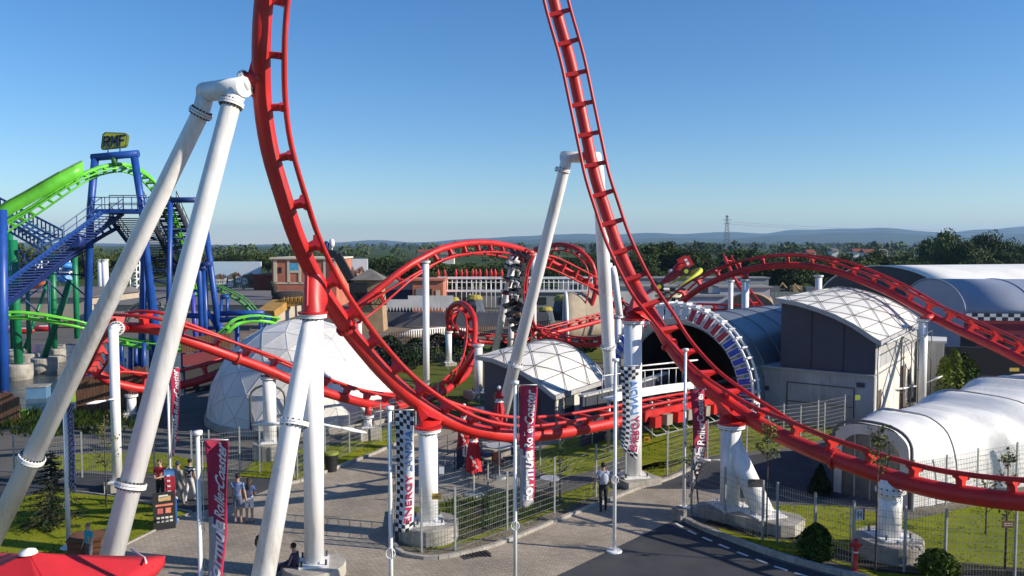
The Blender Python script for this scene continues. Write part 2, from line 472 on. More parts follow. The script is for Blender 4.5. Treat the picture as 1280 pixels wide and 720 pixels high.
def saddle(parent, coltop, r, p, t, w=.62, mat=RED, flare=1.5):
    """plated red saddle from a round column head up to the spine at p"""
    m = MB(); ct = Vector(coltop)
    ths = Vector((t.x, t.y, 0)).normalized() if Vector((t.x, t.y, 0)).length > .1 else Vector((1, 0, 0))
    n = 20; rows = []
    for k, (a, rr) in enumerate([(0, r), (.12, r * .98), (.5, r * .98), (1.0, r * 1.0)]):
        ring = []
        for i in range(n):
            an = 2 * PI * i / n
            e = ths * math.cos(an); s_ = Vector((-ths.y, ths.x, 0)) * math.sin(an)
            base = ct + (e + s_) * rr
            # upper ring follows the spine slope
            tp = p + t * (math.cos(an) * rr * flare) + Vector((-ths.y, ths.x, 0)) * (math.sin(an) * rr * .85)
            ring.append(base.lerp(tp, a ** 1.3 if a else 0))
        rows += ring
    fs = []
    for j in range(3):
        for i in range(n):
            i2 = (i + 1) % n
            fs.append((j * n + i, j * n + i2, (j + 1) * n + i2, (j + 1) * n + i))
    m.add(rows, fs, True)
    m.ring(ct + Vector((0, 0, .03)), (0, 0, 1), r + .11, .06, 28)
    # stiffening fins along the spine
    for sg in (-1, 1):
        a = p + t * (sg * r * 2.4); lo = ct + ths * (sg * r * .9) + Vector((0, 0, .25))
        side = Vector((-ths.y, ths.x, 0)) * .04
        m.extrude([lo - side, a - side, p + t * (sg * r * .6) - side, ct + Vector((0, 0, .4)) - side], side * 2)
    return m.build('track_saddle', mat, parent)

def supp(label, track, px, base_y, top_y, r, Yt, r2=None, **kw):
    """vertical column whose foot is seen at (px, base_y) and head at top_y"""
    g = G(px, base_y)
    top = P(px, top_y, g.y); top.x = g.x
    c = column(label, g, top, r, r2, **kw)
    sp = P(px, Yt[0], Yt[1]) if isinstance(Yt, tuple) else None
    d = track.near(Vector((top.x, top.y, top.z + .8)) if sp is None else sp)
    p, t, u, l, rr = track.at(d)
    return c, top, (p, t, u, l, rr)

# left leg column (tall)
g = G(393, 718); top = P(391, 392, g.y)
c = column('tall white double column with a slanting leg rising from the paving', g, top, .29, .31, foot='round', fr=.95, fh=.35, joints=())
d = loopL.near(P(400, 357, 24.4)); p, t, u, l, rr = loopL.at(d)
saddle(c, top, .33, p, t, flare=2.2)
sl0 = P(383, 425, g.y - .25); sl1 = P(318, 780, g.y - 3.0)
gg = sl1
MB().path([P(389, 404, g.y - .1), P(384, 425, g.y - .3), sl1], [.26, .27, .33], 24).build('slanting_leg', WHITE, c)
ax = (sl1 - sl0).normalized()
flange_pair(c, P(368, 529, g.y - 1.1), ax, .41)
MB().lathe([(0.001, .35), (.8, .35), (.8, -.1)], (sl1.x - .0, sl1.y, 0), 30, smooth=False).build('concrete_footing', CONC, c)

g = G(536, 671); top = P(535, 535, g.y); top.x = g.x
c = column('thick white column on a round concrete base inside the fence corner', g, top, .33, .33, foot='round', fr=1.02, fh=.55, gussets=False)
d = loopL.near(P(536, 514, 28.0)); p, t, u, l, rr = loopL.at(d); saddle(c, top, .36, p, t, flare=1.6)

g = G(791, 603); top = P(789, 400, g.y); top.x = g.x - .05
c = column('thick white column with red head standing right of the checkered banner', g, top, .37, .37, foot='box', fr=.85, fh=.3, gussets=False)
d = loopR.near(P(806, 378, 33.9)); p, t, u, l, rr = loopR.at(d); saddle(c, top, .40, p, t, flare=2.0)

g1 = G(912, 647); top = P(914, 532, g1.y); 
root = thing('support_column', (g1.x, g1.y, 0), 'stout white support with a splayed second leg on a long concrete base', 'support column', 'white coaster support columns')
fh = .42
e2 = G(970, 661)
MB().tube((g1.x, g1.y, fh), top, .35, .38, 28).build('shaft', WHITE, root)
MB().path([top - V3(0, 0, .5), V3(e2.x - .35, e2.y + .3, fh)], [.31, .40], 24).build('splayed_leg', WHITE, root)
dv = (Vector((e2.x, e2.y, 0)) - Vector((g1.x, g1.y, 0))).normalized(); nv = Vector((-dv.y, dv.x, 0))
cc = (Vector((g1.x, g1.y, 0)) + Vector((e2.x - .35, e2.y + .3, 0))) / 2
m = MB(); m.prism([tuple((cc + dv * a + nv * b).xy) for a, b in ((-1.7, -.75), (1.6, -.75), (1.95, -.4), (1.95, .5), (1.6, .8), (-1.7, .8))], -.1, fh); m.build('concrete_footing', CONC, root)
for bx in (Vector((g1.x, g1.y, fh)), Vector((e2.x - .35, e2.y + .3, fh))):
    m = MB(); m.box(bx + V3(0, 0, .03), (1.15, 1.15, .06), .3)
    for k in range(8):
        a = 2 * PI * k / 8
        q = bx + V3(math.cos(a), math.sin(a), 0) * .52
        m.tube(q, q + V3(0, 0, .16), .03, n=6, smooth=False)
    m.build('base_plate', WHITE, root)
MB().box(P(944, 604, e2.y + .05), (.5, .03, .28)).build('name_plate', pm('dull_plate', (.08, .07, .06), .5), root)
flange_pair(root, top, (0, 0, 1), .50)
d = loopR.near(P(915, 507, 29.7)); p, t, u, l, rr = loopR.at(d); saddle(root, top + V3(0, 0, .06), .39, p, t, flare=1.9)

g = G(1111, 693); top = P(1111, 610, g.y); top.x = g.x
c = column('short stout white column on a wide round concrete base on the lawn', g, top, .35, .36, foot='round', fr=1.02, fh=.6, gussets=False)
d = loopR.near(P(1111, 596, 25.3)); p, t, u, l, rr = loopR.at(d)
MB().path([top - V3(0, 0, .3), p], [.36, .3], 24).build('track_saddle', WHITE, c)

# columns of the lower left track
def head_to(track, c, top, r, mat=RED, hint=None):
    d = track.near(hint if hint is not None else top + V3(0, 0, .5)); p, t, u, l, rr = track.at(d)
    MB().path([top, p], [r * .95, r * .9], 14).build('track_bracket', mat, c)
for (px, by, ty, r, lab, fr, fh, ft) in [
    (147, 612, 411, .19, 'slim white column with a round elbow head between the two big legs', .5, .35, 'box'),
    (338, 572, 470, .30, 'white flanged column on a concrete block in front of the dome', .8, .75, 'round'),
    (460, 548, 519, .21, 'short white column at the end of the dome under the red track', .55, .6, 'box'),
    (533, 490, 326, .22, 'slender white column holding the dark red hill track by the hedge', .5, .3, 'box'),
    (667, 447, 317, .25, 'slender white column beside the hanging train', .5, .3, 'box'),
    (598, 498, 430, .27, 'white column under the bottom of the corkscrew', .75, .45, 'box'),
    (561, 457, 414, .25, 'thin white column left of the corkscrew', .5, .3, 'box'),
    (449, 455, 401, .25, 'white stub column just beside the dome top', .5, .3, 'box'),
    (1151, 512, 399, .27, 'white column beside the curved roof building under the right hill track', .5, .3, 'box'),
    (930, 470, 349, .27, 'white column left of the hill crest, thicker of the close pair', .5, .3, 'box'),
    (912, 455, 350, .2, 'white column left of the hill crest, thinner of the close pair', .5, .3, 'box'),
    (1021, 462, 344, .26, 'white column behind the curved roof under the hill crest', .5, .3, 'box')]:
    g = G(px, by); top = P(px, ty, g.y); top.x = g.x
    c = column(lab, g, top, r, r, foot=ft, fr=fr, fh=fh, topflange=px not in (147,))
    tr = {147: lowL, 338: lowL, 460: lowL, 533: hill, 667: hill, 598: lowL, 561: lowL, 449: hill}.get(px, hillR)
    if px == 147:
        d = tr.near(P(160, 412, 34.0)); p, t, u, l, rr = tr.at(d); ax = (p - top).normalized(); ft = top + ax * .42
        MB().path([top - V3(0, 0, .15), top, top + ax * .1, ft], [r, r * 1.03, r * 1.03, r], 20).build('elbow', WHITE, c)
        flange_pair(c, ft, ax, .30, bolts=14)
        MB().path([ft, p], [r, r * .9], 16).build('track_bracket', RED, c)
    else:
        if (tr.at(tr.near(top))[0] - top).length < 4: head_to(tr, c, top, r * .9)
for (px, by, ty, Y_, lab) in [(440, 410, 0, 70, ''), ]:
    pass
g = G(218, 515)
p, t, u, l, rr = hill.at(hill.near(V3(g.x - .6, g.y, 2)))
for (px, by, ty, lab) in [(165, 525, 493, 'stubby white column under the red hairpin curve'), (442, 462, 431, 'small white column among plants under the low back track'), (772, 470, 395, 'white column at the far low track beside the thick column')]:
    g = G(px, by); top = P(px, ty, g.y); top.x = g.x
    column(lab, g, top, .25, .25, foot='box', fr=.45, fh=.4)

# ---- big A-frame at the left
Yt = 22.0
hubA = P(302, 109, 21.7); hubB = P(258, 115, 22.5)
root = thing('support_frame', (P(200, 700, 21).x, 21, 0), 'huge white A-frame of two leaning flanged pipes holding the left loop track', 'support frame', 'white A-frame supports')
ax = (hubA - hubB).normalized()
MB().tube(hubB - ax * .1, hubA + ax * .12, .27, .27, 28).build('cross_head', WHITE, root)
l1a = P(251, 141, 22.6); l1b = P(14, 625, 23.5)
l2a = P(288, 134, 21.7); l2b = P(141, 690, 19.3)
for (ha, a, b, nm) in ((hubB, l1a, l1b, 'a'), (hubA - ax * .1, l2a, l2b, 'b')):
    dr = (b - a).normalized()
    foot = b + dr * ((b.z - .3) / -dr.z)
    MB().path([ha, a, foot], [.24, .235, .30] if nm == 'a' else [.25, .25, .285], 32).build('leg', WHITE, root)
    flange_pair(root, a + dr * (0 if nm == 'a' else -.1), dr, .33, WHITE, 18)
    q = P(38, 572, 23.4) if nm == 'a' else P(160, 603, 19.9)
    tt = (q - a).dot(dr); flange_pair(root, a + dr * tt, dr, .38, WHITE, 22)
    MB().lathe([(0.001, .3), (1.1, .3), (1.1, -.1)], (foot.x, foot.y, 0), 32, smooth=False).build('concrete_footing', CONC, root)
d = loopL.near(P(327, 95, 22)); p, t, u, l, rr = loopL.at(d)
fl = hubA + V3(.04, .30, .17)
cdir = (p - fl).normalized()
MB().path([hubA - ax * .1, fl], [.26, .27], 24).build('head_stub', WHITE, root)
flange_pair(root, fl, cdir, .36, WHITE, 12)
MB().path([fl + cdir * .06, fl.lerp(p, .55), p], [.28, .24, .28], 20).build('track_bracket', RED, root)
m = MB()
for sg in (-1, 1):
    m.extrude([fl + t * (sg * .1) + V3(0, -.03, 0), p + t * sg * .85 + V3(0, -.03, 0) - u * .1, p + V3(0, -.03, 0)], V3(0, .06, 0))
m.build('bracket_fin', RED, root)

# ---- A-frame at the middle (left leaning leg and tapering upright)
root = thing('support_frame', (P(700, 520, 44).x, 42, 0), 'white A-frame with a square head behind the middle loop track', 'support frame', 'white A-frame supports')
h0 = P(703, 196, 36.9); h1 = P(748, 197, 37.8)
MB().tube(h0, h1, .26, .26, 24).build('cross_head', WHITE, root)
a = P(707, 205, 37.0); b = P(640, 470, 37.6); dr = (b - a).normalized(); foot = b + dr * ((b.z - .2) / -dr.z)
MB().path([h0 + V3(.15, 0, .05), a, foot], [.25, .26, .30], 24).build('leg', WHITE, root)
flange_pair(root, P(703, 213, 37.0), dr, .36, WHITE, 12); flange_pair(root, P(644, 456, 37.6), dr, .37, WHITE, 12)
MB().box((foot.x, foot.y, .1), (1.6, 1.6, .5), .3).build('concrete_footing', CONC, root)
foot = G(766, 545); 
MB().path([h1 + V3(-.1, 0, 0), P(748, 215, 37.9), P(756, 355, 39.5), P(763, 470, 42), foot], [.25, .27, .33, .33, .34], 24).build('leg', WHITE, root)
flange_pair(root, P(760.5, 433, 41.0), V3(.1, .5, -1), .40, WHITE, 12)
MB().box((foot.x, foot.y, .1), (1.6, 1.6, .5), .3).build('concrete_footing', CONC, root)
p, t, u, l, rr = loopR.at(loopR.near(P(737, 190, 36.1)))
MB().path([h0.lerp(h1, .75), p], [.3, .27], 18).build('track_bracket', RED, root)
# ---- far grey-white inverted support right of the middle and the one behind the train
for (hx, hy, x2, y2, fx, fy, Y0, lab) in [(765, 333, 768, 345, 782, 455, 62, 'small white gallows support right of the tapering column'), (636, 325, 640, 335, 616, 452, 73, 'leaning white pipe support holding the hanging train track')]:
    f = G(fx, fy)
    root = thing('support_column', (f.x, f.y, 0), lab, 'support column', 'white coaster support columns')
    a = P(hx - (8 if hx > 700 else -14), hy, f.y); b = P(hx, hy, f.y); 
    MB().tube(a, b, .3, .3, 18).build('cross_head', WHITE, root)
    MB().path([b, P(x2, y2, f.y), f], [.3, .3, .3], 18).build('shaft', WHITE, root)
    MB().box((f.x, f.y, .2), (1.2, 1.2, .5), .2).build('concrete_footing', CONC, root)
# second leg of the pair left of it, behind
f = G(637, 448)
column('thin white column behind the leaning pipe below the train', f, P(640, 398, f.y), .25, .25, foot='box', fr=.5, fh=.3)

# ---- train on the launch straight and its catwalk, beside the bottom of the loop
root = thing('launch_platform', (P(815, 520, 38.5).x, 38.5, 0), 'white sided launch walkway beside the red straight before the tunnel', 'walkway')
s0 = loopL.near(P(799, 521, 36.9)); s1 = loopL.near(P(905, 500, 44.6))
def off(d, a, b):
    p, t, u, l, rr = loopL.at(d)
    hl = Vector((t.y, -t.x, 0)).normalized()      # toward the viewer's right/near side
    return p + hl * a + V3(0, 0, b)
ks = [s0 + (s1 - s0) * i / 10 for i in range(11)]
m = MB()
for i in range(10): m.beam(off(ks[i], -1.7, .62), off(ks[i + 1], -1.7, .62), .9, .10)
m.build('deck', WHITE, root)
m = MB(); m2 = MB()
for i in range(10):
    m.beam(off(ks[i], -1.24, .80), off(ks[i + 1], -1.24, .80), .06, .42)
    m2.tube(off(ks[i], -2.1, 1.7), off(ks[i + 1], -2.1, 1.7), .03, n=6)
m.build('side_board', WHITE, root); m2.build('handrail', WHITE, root)
for i in range(0, 11, 2):
    MB().tube(V3(off(ks[i], -1.7, 0).x, off(ks[i], -1.7, 0).y, 0), off(ks[i], -1.7, .6), .09, n=10).build('post', GALV, root)
for i in range(0, 11):
    m = MB().tube(off(ks[i], -2.1, .6), off(ks[i], -2.1, 1.75), .03, n=6); m.build('post', GALV, root)
root = thing('launch_motor_rack', (P(835, 525, 38.5).x, 38.5, 0), 'red channel with grey boxes under the straight track before the tunnel', 'machinery')
m = MB()
for i in range(10): m.beam(off(ks[i], .34, .08), off(ks[i + 1], .34, .08), .12, .5)
m.build('channel', RED, root)
for i in range(10):
    a = off(ks[i] * .5 + ks[i + 1] * .5, .62, -.18)
    p, t, u, l, rr = loopL.at(ks[i])
    m = MB().beam(a - t * .25, a + t * .25, .32, .5); m.build('motor_box', pm('grey_box', (.30, .27, .22), .6) if i % 2 else RED, root)
m = MB()
for i in range(10): m.beam(off(ks[i], .95, -.72), off(ks[i + 1], .95, -.72), .05, .05); 
for i in range(11): m.tube(off(ks[i], .95, -.72), off(ks[i], .3, -.35), .025, n=6)
m.build('cable_tray', GALV, root)

root = thing('station_wall', tuple(off(s0, -3.4, 0).xy) + (0,), 'long low navy wall behind the launch walkway left of the tunnel mouth', 'wall')
m = MB(); sA = loopL.near(P(796, 522, 36.8)); ks2 = [sA + (s1 - sA) * i / 8 for i in range(9)]
def gpt(q, z): return V3(q.x, q.y, z)
NAVY = pm('navy_cladding', (.035, .045, .075), .6, .2, 1, dirt=.3)
for i in range(8): m.beam(gpt(off(ks2[i], -3.4, 0), 1.25), gpt(off(ks2[i + 1], -3.4, 0), 1.25), .2, 2.5)
m.build('panel', NAVY, root)
m = MB()
for i in range(8): m.beam(gpt(off(ks2[i], -3.4, 0), 2.55), gpt(off(ks2[i + 1], -3.4, 0), 2.55), .34, .1)
m.build('coping', FLANGE, root)
# ---- hanging train on the vertical stretch behind
trainT = Track([(668, 318, 66, .3, (-1, -.6, 0)), (661, 333, 66, .3, (-1, -.6, 0)), (658, 352, 66, .3, (-1, -.6, 0)), (658, 372, 66, .3, (-1, -.6, 0)), (663, 392, 67, .3, (-1, -.6, 0)), (670, 410, 68, .3, (-1, -.6, .2)), (686, 422, 70, .3, (-1, -.4, 1))], h=.5, gauge=1.0, rail=.07, tie=1.4)
trainT.build('dark steep red track with the hanging train, beside the leaning pipe', mat=REDD, nsp=12)
root = thing('coaster_train', tuple(P(649, 365, 75.5)), 'black coaster train with riders hanging on the steep track', 'coaster train')
seatm = pm('seat_black', (.02, .02, .024), .4); legm = pm('rider_skin', (.5, .3, .22), .6); cl = [pm('rider_cloth_%d' % i, c, .8) for i, c in enumerate([(.6, .6, .6), (.1, .12, .3), (.4, .05, .05), (.7, .65, .5)])]
for i in range(8):
    d = trainT.len[-1] * (.06 + .09 * i); p, t, u, l, rr = trainT.at(d)
    m = MB(); c = p + u * .75
    m.beam(c - t * .4, c + t * .4, 1.3, .22, u)
    car = m.build('car', seatm, root)
    for sg in (-1, 1):
        q = p + u * .95 + l * (sg * .6)
        m = MB(); m.beam(q - t * .35, q + t * .05, .5, .5, u); m.beam(q - t * .1 + u * .3, q - t * .2 + u * .95, .5, .12, t)
        m.build('seat', seatm, car)
        m = MB(); m.ball(q + u * .8 + t * .0, .16); m.path([q + u * .6, q + u * .2 + t * .15, q + u * .3 + t * .6], [.17, .15, .09], 8)
        m.build('rider', rnd.choice(cl + [legm]), car)
# ---------------------------------------------------------------- surfaces
def surf_mat(name, ramp, scale=2.0, fine=40, rough=.9, bump=.4, bdist=.03, patch=.12, stretch=None, finew=.5):
    m, nt, b = nodemat(name)
    tc = N(nt, 'ShaderNodeTexCoord'); mp = N(nt, 'ShaderNodeMapping')
    if stretch: mp.inputs['Scale'].default_value = stretch
    nt.links.new(tc.outputs['Object'], mp.inputs['Vector'])
    n1 = N(nt, 'ShaderNodeTexNoise', Scale=scale, Detail=5.0, Roughness=.6); n2 = N(nt, 'ShaderNodeTexNoise', Scale=fine, Detail=4.0, Roughness=.7)
    n3 = N(nt, 'ShaderNodeTexNoise', Scale=patch, Detail=4.0)
    for n in (n1, n2, n3): nt.links.new(mp.outputs[0], n.inputs['Vector'])
    mx = N(nt, 'ShaderNodeMix'); mx.data_type = 'FLOAT'; mx.inputs[0].default_value = finew
    nt.links.new(n1.outputs['Fac'], mx.inputs[2]); nt.links.new(n2.outputs['Fac'], mx.inputs[3])
    m2 = N(nt, 'ShaderNodeMix'); m2.data_type = 'FLOAT'; m2.inputs[0].default_value = .35
    nt.links.new(mx.outputs[0], m2.inputs[2]); nt.links.new(n3.outputs['Fac'], m2.inputs[3])
    rp = N(nt, 'ShaderNodeValToRGB'); cr = rp.color_ramp
    while len(cr.elements) < len(ramp): cr.elements.new(.5)
    for e, (p, c) in zip(cr.elements, ramp): e.position = p; e.color = (*c, 1)
    nt.links.new(m2.outputs[0], rp.inputs[0]); nt.links.new(rp.outputs[0], b.inputs['Base Color'])
    b.inputs['Roughness'].default_value = rough; b.inputs['Specular IOR Level'].default_value = .08
    bp = N(nt, 'ShaderNodeBump', Strength=bump, Distance=bdist)
    nt.links.new(n2.outputs['Fac'], bp.inputs['Height']); nt.links.new(bp.outputs[0], b.inputs['Normal'])
    return m

M_LAWN = surf_mat('lawn', [(.3, (.07, .10, .008)), (.45, (.16, .19, .012)), (.55, (.23, .25, .018)), (.68, (.30, .28, .05))], 1.2, 30, 1, .8, .05, .25)
M_LAND = surf_mat('far_land', [(.3, (.02, .04, .012)), (.5, (.045, .07, .02)), (.7, (.11, .12, .04))], .01, .08, 1, .0, .01, .004)
M_ASPH = surf_mat('asphalt', [(.32, (.035, .037, .042)), (.5, (.062, .064, .070)), (.68, (.100, .100, .102))], .8, 70, .85, .35, .01, .35)
M_PARK = surf_mat('park_surface', [(.3, (.07, .07, .065)), (.5, (.13, .125, .115)), (.7, (.19, .18, .16))], .6, 20, .9, .3, .02, .1)
M_GRAV = surf_mat('gravel', [(.35, (.07, .06, .045)), (.5, (.20, .18, .14)), (.65, (.36, .33, .27))], 6, 45, .95, 1.0, .05, .5)
M_MULCH = surf_mat('dark_mulch', [(.35, (.02, .018, .014)), (.5, (.05, .045, .035)), (.68, (.13, .11, .09))], 5, 40, .95, 1.0, .05, .5)

def paver_mat():
    m, nt, b = nodemat('block_paving')
    tc = N(nt, 'ShaderNodeTexCoord'); mp = N(nt, 'ShaderNodeMapping'); mp.inputs['Rotation'].default_value = (0, 0, R(14))
    nt.links.new(tc.outputs['Object'], mp.inputs['Vector'])
    br = N(nt, 'ShaderNodeTexBrick'); br.inputs['Scale'].default_value = 1.0
    br.inputs['Brick Width'].default_value = .22; br.inputs['Row Height'].default_value = .12; br.inputs['Mortar Size'].default_value = .008
    br.inputs['Color1'].default_value = (.36, .305, .235, 1); br.inputs['Color2'].default_value = (.44, .38, .295, 1); br.inputs['Mortar'].default_value = (.19, .16, .125, 1)
    nt.links.new(mp.outputs[0], br.inputs['Vector'])
    n1 = N(nt, 'ShaderNodeTexNoise', Scale=.35, Detail=6.0, Roughness=.65); nt.links.new(mp.outputs[0], n1.inputs['Vector'])
    n2 = N(nt, 'ShaderNodeTexNoise', Scale=14.0, Detail=4.0); nt.links.new(mp.outputs[0], n2.inputs['Vector'])
    rp = N(nt, 'ShaderNodeMapRange'); rp.inputs['From Min'].default_value = .3; rp.inputs['From Max'].default_value = .7
    rp.inputs['To Min'].default_value = .58; rp.inputs['To Max'].default_value = 1.10; nt.links.new(n1.outputs['Fac'], rp.inputs['Value'])
    r2 = N(nt, 'ShaderNodeMapRange'); r2.inputs['From Min'].default_value = .3; r2.inputs['From Max'].default_value = .7
    r2.inputs['To Min'].default_value = .82; r2.inputs['To Max'].default_value = 1.12; nt.links.new(n2.outputs['Fac'], r2.inputs['Value'])
    mu = N(nt, 'ShaderNodeMath', operation='MULTIPLY'); nt.links.new(rp.outputs[0], mu.inputs[0]); nt.links.new(r2.outputs[0], mu.inputs[1])
    sc = N(nt, 'ShaderNodeVectorMath', operation='SCALE'); nt.links.new(br.outputs['Color'], sc.inputs[0]); nt.links.new(mu.outputs[0], sc.inputs['Scale'])
    nt.links.new(sc.outputs[0], b.inputs['Base Color']); b.inputs['Roughness'].default_value = .85
    bp = N(nt, 'ShaderNodeBump', Strength=.5, Distance=.01); nt.links.new(br.outputs['Fac'], bp.inputs['Height']); bp.invert = True
    nt.links.new(bp.outputs[0], b.inputs['Normal'])
    return m
M_PAVE = paver_mat()

def sheet(name, pts, z, mat, px=True, kind='structure', label=None, t=0):
    """flat ground sheet from outline points (photo ground pixels or world xy)"""
    w = [G(*p).xy if px else Vector(p) for p in pts]
    m = MB(); m.prism([tuple(p) for p in w], z - .0035 - t, z)
    o = m.build(name, mat); o['kind'] = kind
    return o

# far land as one sheet to the horizon
m = MB()
rs = [0, 60, 200, 600, 1500, 4000, 9000, 16000]; n = 48
vs = [(0, 0, 0)]
for r in rs[1:]:
    for k in range(n): vs.append((r * math.cos(2 * PI * k / n), r * math.sin(2 * PI * k / n), 0))
fs = [(0, 1 + k, 1 + (k + 1) % n) for k in range(n)]
for j in range(len(rs) - 2):
    for k in range(n):
        a = 1 + j * n + k; b_ = 1 + j * n + (k + 1) % n
        fs.append((a, a + n, b_ + n, b_))
m.add(vs, fs); o = m.build('ground', M_LAND); o['kind'] = 'structure'

sheet('park_ground', [(-140, 5), (120, 5), (150, 190), (-160, 190)], .004, M_PARK, px=False)
sheet('paving', [(-420, 900), (-120, 800), (150, 686), (240, 641), (290, 631), (345, 608), (375, 604), (470, 568), (535, 538), (600, 524), (720, 520), (760, 540), (700, 560), (640, 590), (690, 625), (790, 612),
                 (838, 598), (905, 612), (900, 636), (850, 649), (830, 656), (688, 724), (560, 800), (500, 900)], .009, M_PAVE)
sheet('asphalt_road', [(500, 900), (560, 800), (688, 724), (830, 656), (850, 649), (900, 668), (960, 698), (1080, 732), (1300, 790), (1500, 900)], .013, M_ASPH)
sheet('asphalt_path', [(796, 611), (838, 598), (875, 580), (960, 566), (1050, 560), (1100, 590), (1060, 622), (985, 628), (905, 612)], .013, M_ASPH)
sheet('asphalt_path', [(-200, 640), (-60, 600), (85, 590), (150, 596), (240, 603), (300, 598), (350, 596), (345, 608), (290, 631), (240, 641), (180, 625), (80, 612), (-60, 640), (-200, 700)], .013, M_ASPH)
# paver stripes darker
stripe = pm('dark_paver', (.10, .09, .085), .85, .2, 3)
for a, b_ in (((250, 632), (530, 560)), ((190, 655), (470, 590))):
    pass

LAWNS = [
    [(-260, 860), (-60, 645), (60, 614), (150, 622), (238, 640), (150, 684), (40, 735), (-100, 800)],
    [(498, 640), (500, 682), (520, 691), (548, 692), (600, 680), (640, 666), (700, 643), (760, 619), (788, 606), (840, 592), (872, 574), (820, 578), (770, 592), (740, 604), (700, 618), (668, 632), (610, 622), (545, 628)],
    [(652, 572), (690, 556), (722, 545), (772, 542), (800, 552), (775, 572), (735, 590), (690, 600)],
    [(775, 548), (830, 533), (880, 522), (985, 530), (1085, 528), (1010, 556), (960, 562), (872, 572), (835, 585), (790, 590), (786, 566)],
    [(935, 660), (960, 632), (1046, 632), (1140, 648), (1290, 616), (1420, 640), (1420, 740), (1330, 770), (1180, 728), (1095, 722), (1040, 702), (960, 688), (900, 665), (893, 650)],
    [(86, 588), (150, 590), (250, 598), (262, 580), (200, 566), (90, 568), (20, 580)],
    [(296, 596), (372, 600), (470, 566), (520, 545), (498, 530), (470, 540), (420, 556), (330, 566)],
    [(486, 500), (500, 455), (520, 436), (610, 432), (700, 434), (860, 432), (900, 440), (860, 455), (700, 452), (640, 470), (625, 500), (640, 520), (600, 522), (540, 525)],
    [(620, 392), (700, 385), (720, 400), (640, 405)]]
M_LAWN2 = surf_mat('rough_grass', [(.3, (.04, .055, .012)), (.45, (.08, .105, .02)), (.55, (.12, .14, .03)), (.68, (.19, .18, .08))], .7, 20, 1, .8, .05, .15)
for i, L in enumerate(LAWNS):
    sheet('lawn', L, .018, M_LAWN if i < 7 else M_LAWN2)
sheet('gravel_strip', [(552, 640), (640, 612), (690, 616), (706, 630), (640, 656), (575, 676), (556, 672)], .024, M_MULCH)
sheet('sandy_ground', [(300, 440), (480, 436), (700, 428), (760, 415), (700, 402), (480, 404), (300, 408)], .016, pm('sandy', (.20, .15, .11), .95, .35, .3, bump=.4))
sheet('gravel_strip', [(494, 650), (492, 678), (500, 690), (520, 696.5), (548, 697), (600, 686), (642, 671.5), (700, 648), (762, 624), (792, 611), (786, 604), (756, 616), (696, 638), (636, 661), (596, 675), (548, 687), (520, 686), (508, 679), (504, 660)], .022, M_GRAV)
sheet('gravel_strip', [(1078, 700), (1060, 690), (1040, 680), (990, 668), (985, 676), (1040, 700), (1100, 716), (1180, 722), (1300, 742), (1420, 790), (1420, 735), (1290, 712), (1180, 702), (1150, 693), (1110, 704)], .022, M_MULCH)
sheet('gravel_strip', [(880, 655), (900, 640), (960, 650), (1005, 672), (985, 676), (940, 672)], .022, M_MULCH)
sheet('gravel_strip', [(1046, 632), (1140, 650), (1290, 618), (1290, 606), (1140, 636)], .022, M_GRAV)

# water of the pool at left
mw, nt, b = nodemat('pool_water')
b.inputs['Base Color'].default_value = (.05, .065, .07, 1); b.inputs['Roughness'].default_value = .06
tc = N(nt, 'ShaderNodeTexCoord'); nz = N(nt, 'ShaderNodeTexNoise', Scale=1.6, Detail=5.0); mp = N(nt, 'ShaderNodeMapping'); mp.inputs['Scale'].default_value = (.5, 1.8, 1)
nt.links.new(tc.outputs['Object'], mp.inputs[0]); nt.links.new(mp.outputs[0], nz.inputs['Vector'])
bp = N(nt, 'ShaderNodeBump', Strength=.7, Distance=.25); nt.links.new(nz.outputs['Fac'], bp.inputs['Height']); nt.links.new(bp.outputs[0], b.inputs['Normal'])
sheet('water', [(-260, 440), (-60, 428), (110, 432), (250, 446), (262, 480), (190, 512), (60, 526), (-120, 524), (-300, 510)], .02, mw)
pc = pm('pool_edge', (.33, .30, .26), .8, .3, 1)

def kerb(pts, h=.12, w=.14, z0=0, mat=CONC, name='kerb', px=True):
    w_ = [G(*p).xy if px else Vector(p) for p in pts]
    m = MB()
    for i in range(len(w_) - 1):
        a = V3(w_[i].x, w_[i].y, z0 + h / 2); b_ = V3(w_[i + 1].x, w_[i + 1].y, z0 + h / 2)
        L = (b_ - a).length; k = max(1, round(L / 1.0)); d = (b_ - a) / k
        for j in range(k):
            g_ = d.normalized() * .006
            m.beam(a + d * j + g_, a + d * (j + 1) - g_, w, h)
    o = m.build(name, mat); o['kind'] = 'structure'; return o
def smooth_px(pts, k=4):
    return [tuple(q[:2]) for q in catmull([(a, b, 0) for a, b in pts], step=12)]
KB = [(491, 640), (489, 670), (497, 689), (515, 697), (548, 699), (602, 688), (645, 673), (700, 650), (762, 626), (795, 612.5), (838, 599), (876, 581)]
kerb(smooth_px(KB))
kerb(smooth_px([(846, 645), (870, 659), (905, 673), (960, 693), (1020, 711), (1080, 726), (1200, 752)]), h=.17, w=.18)
kerb([(-120, 800), (150, 685), (240, 641)], h=.06, w=.08)
kerb([(345, 609), (375, 603), (470, 567), (535, 537)], h=.12)
kerb([(80, 613), (150, 622), (240, 641)], h=.06, w=.08)
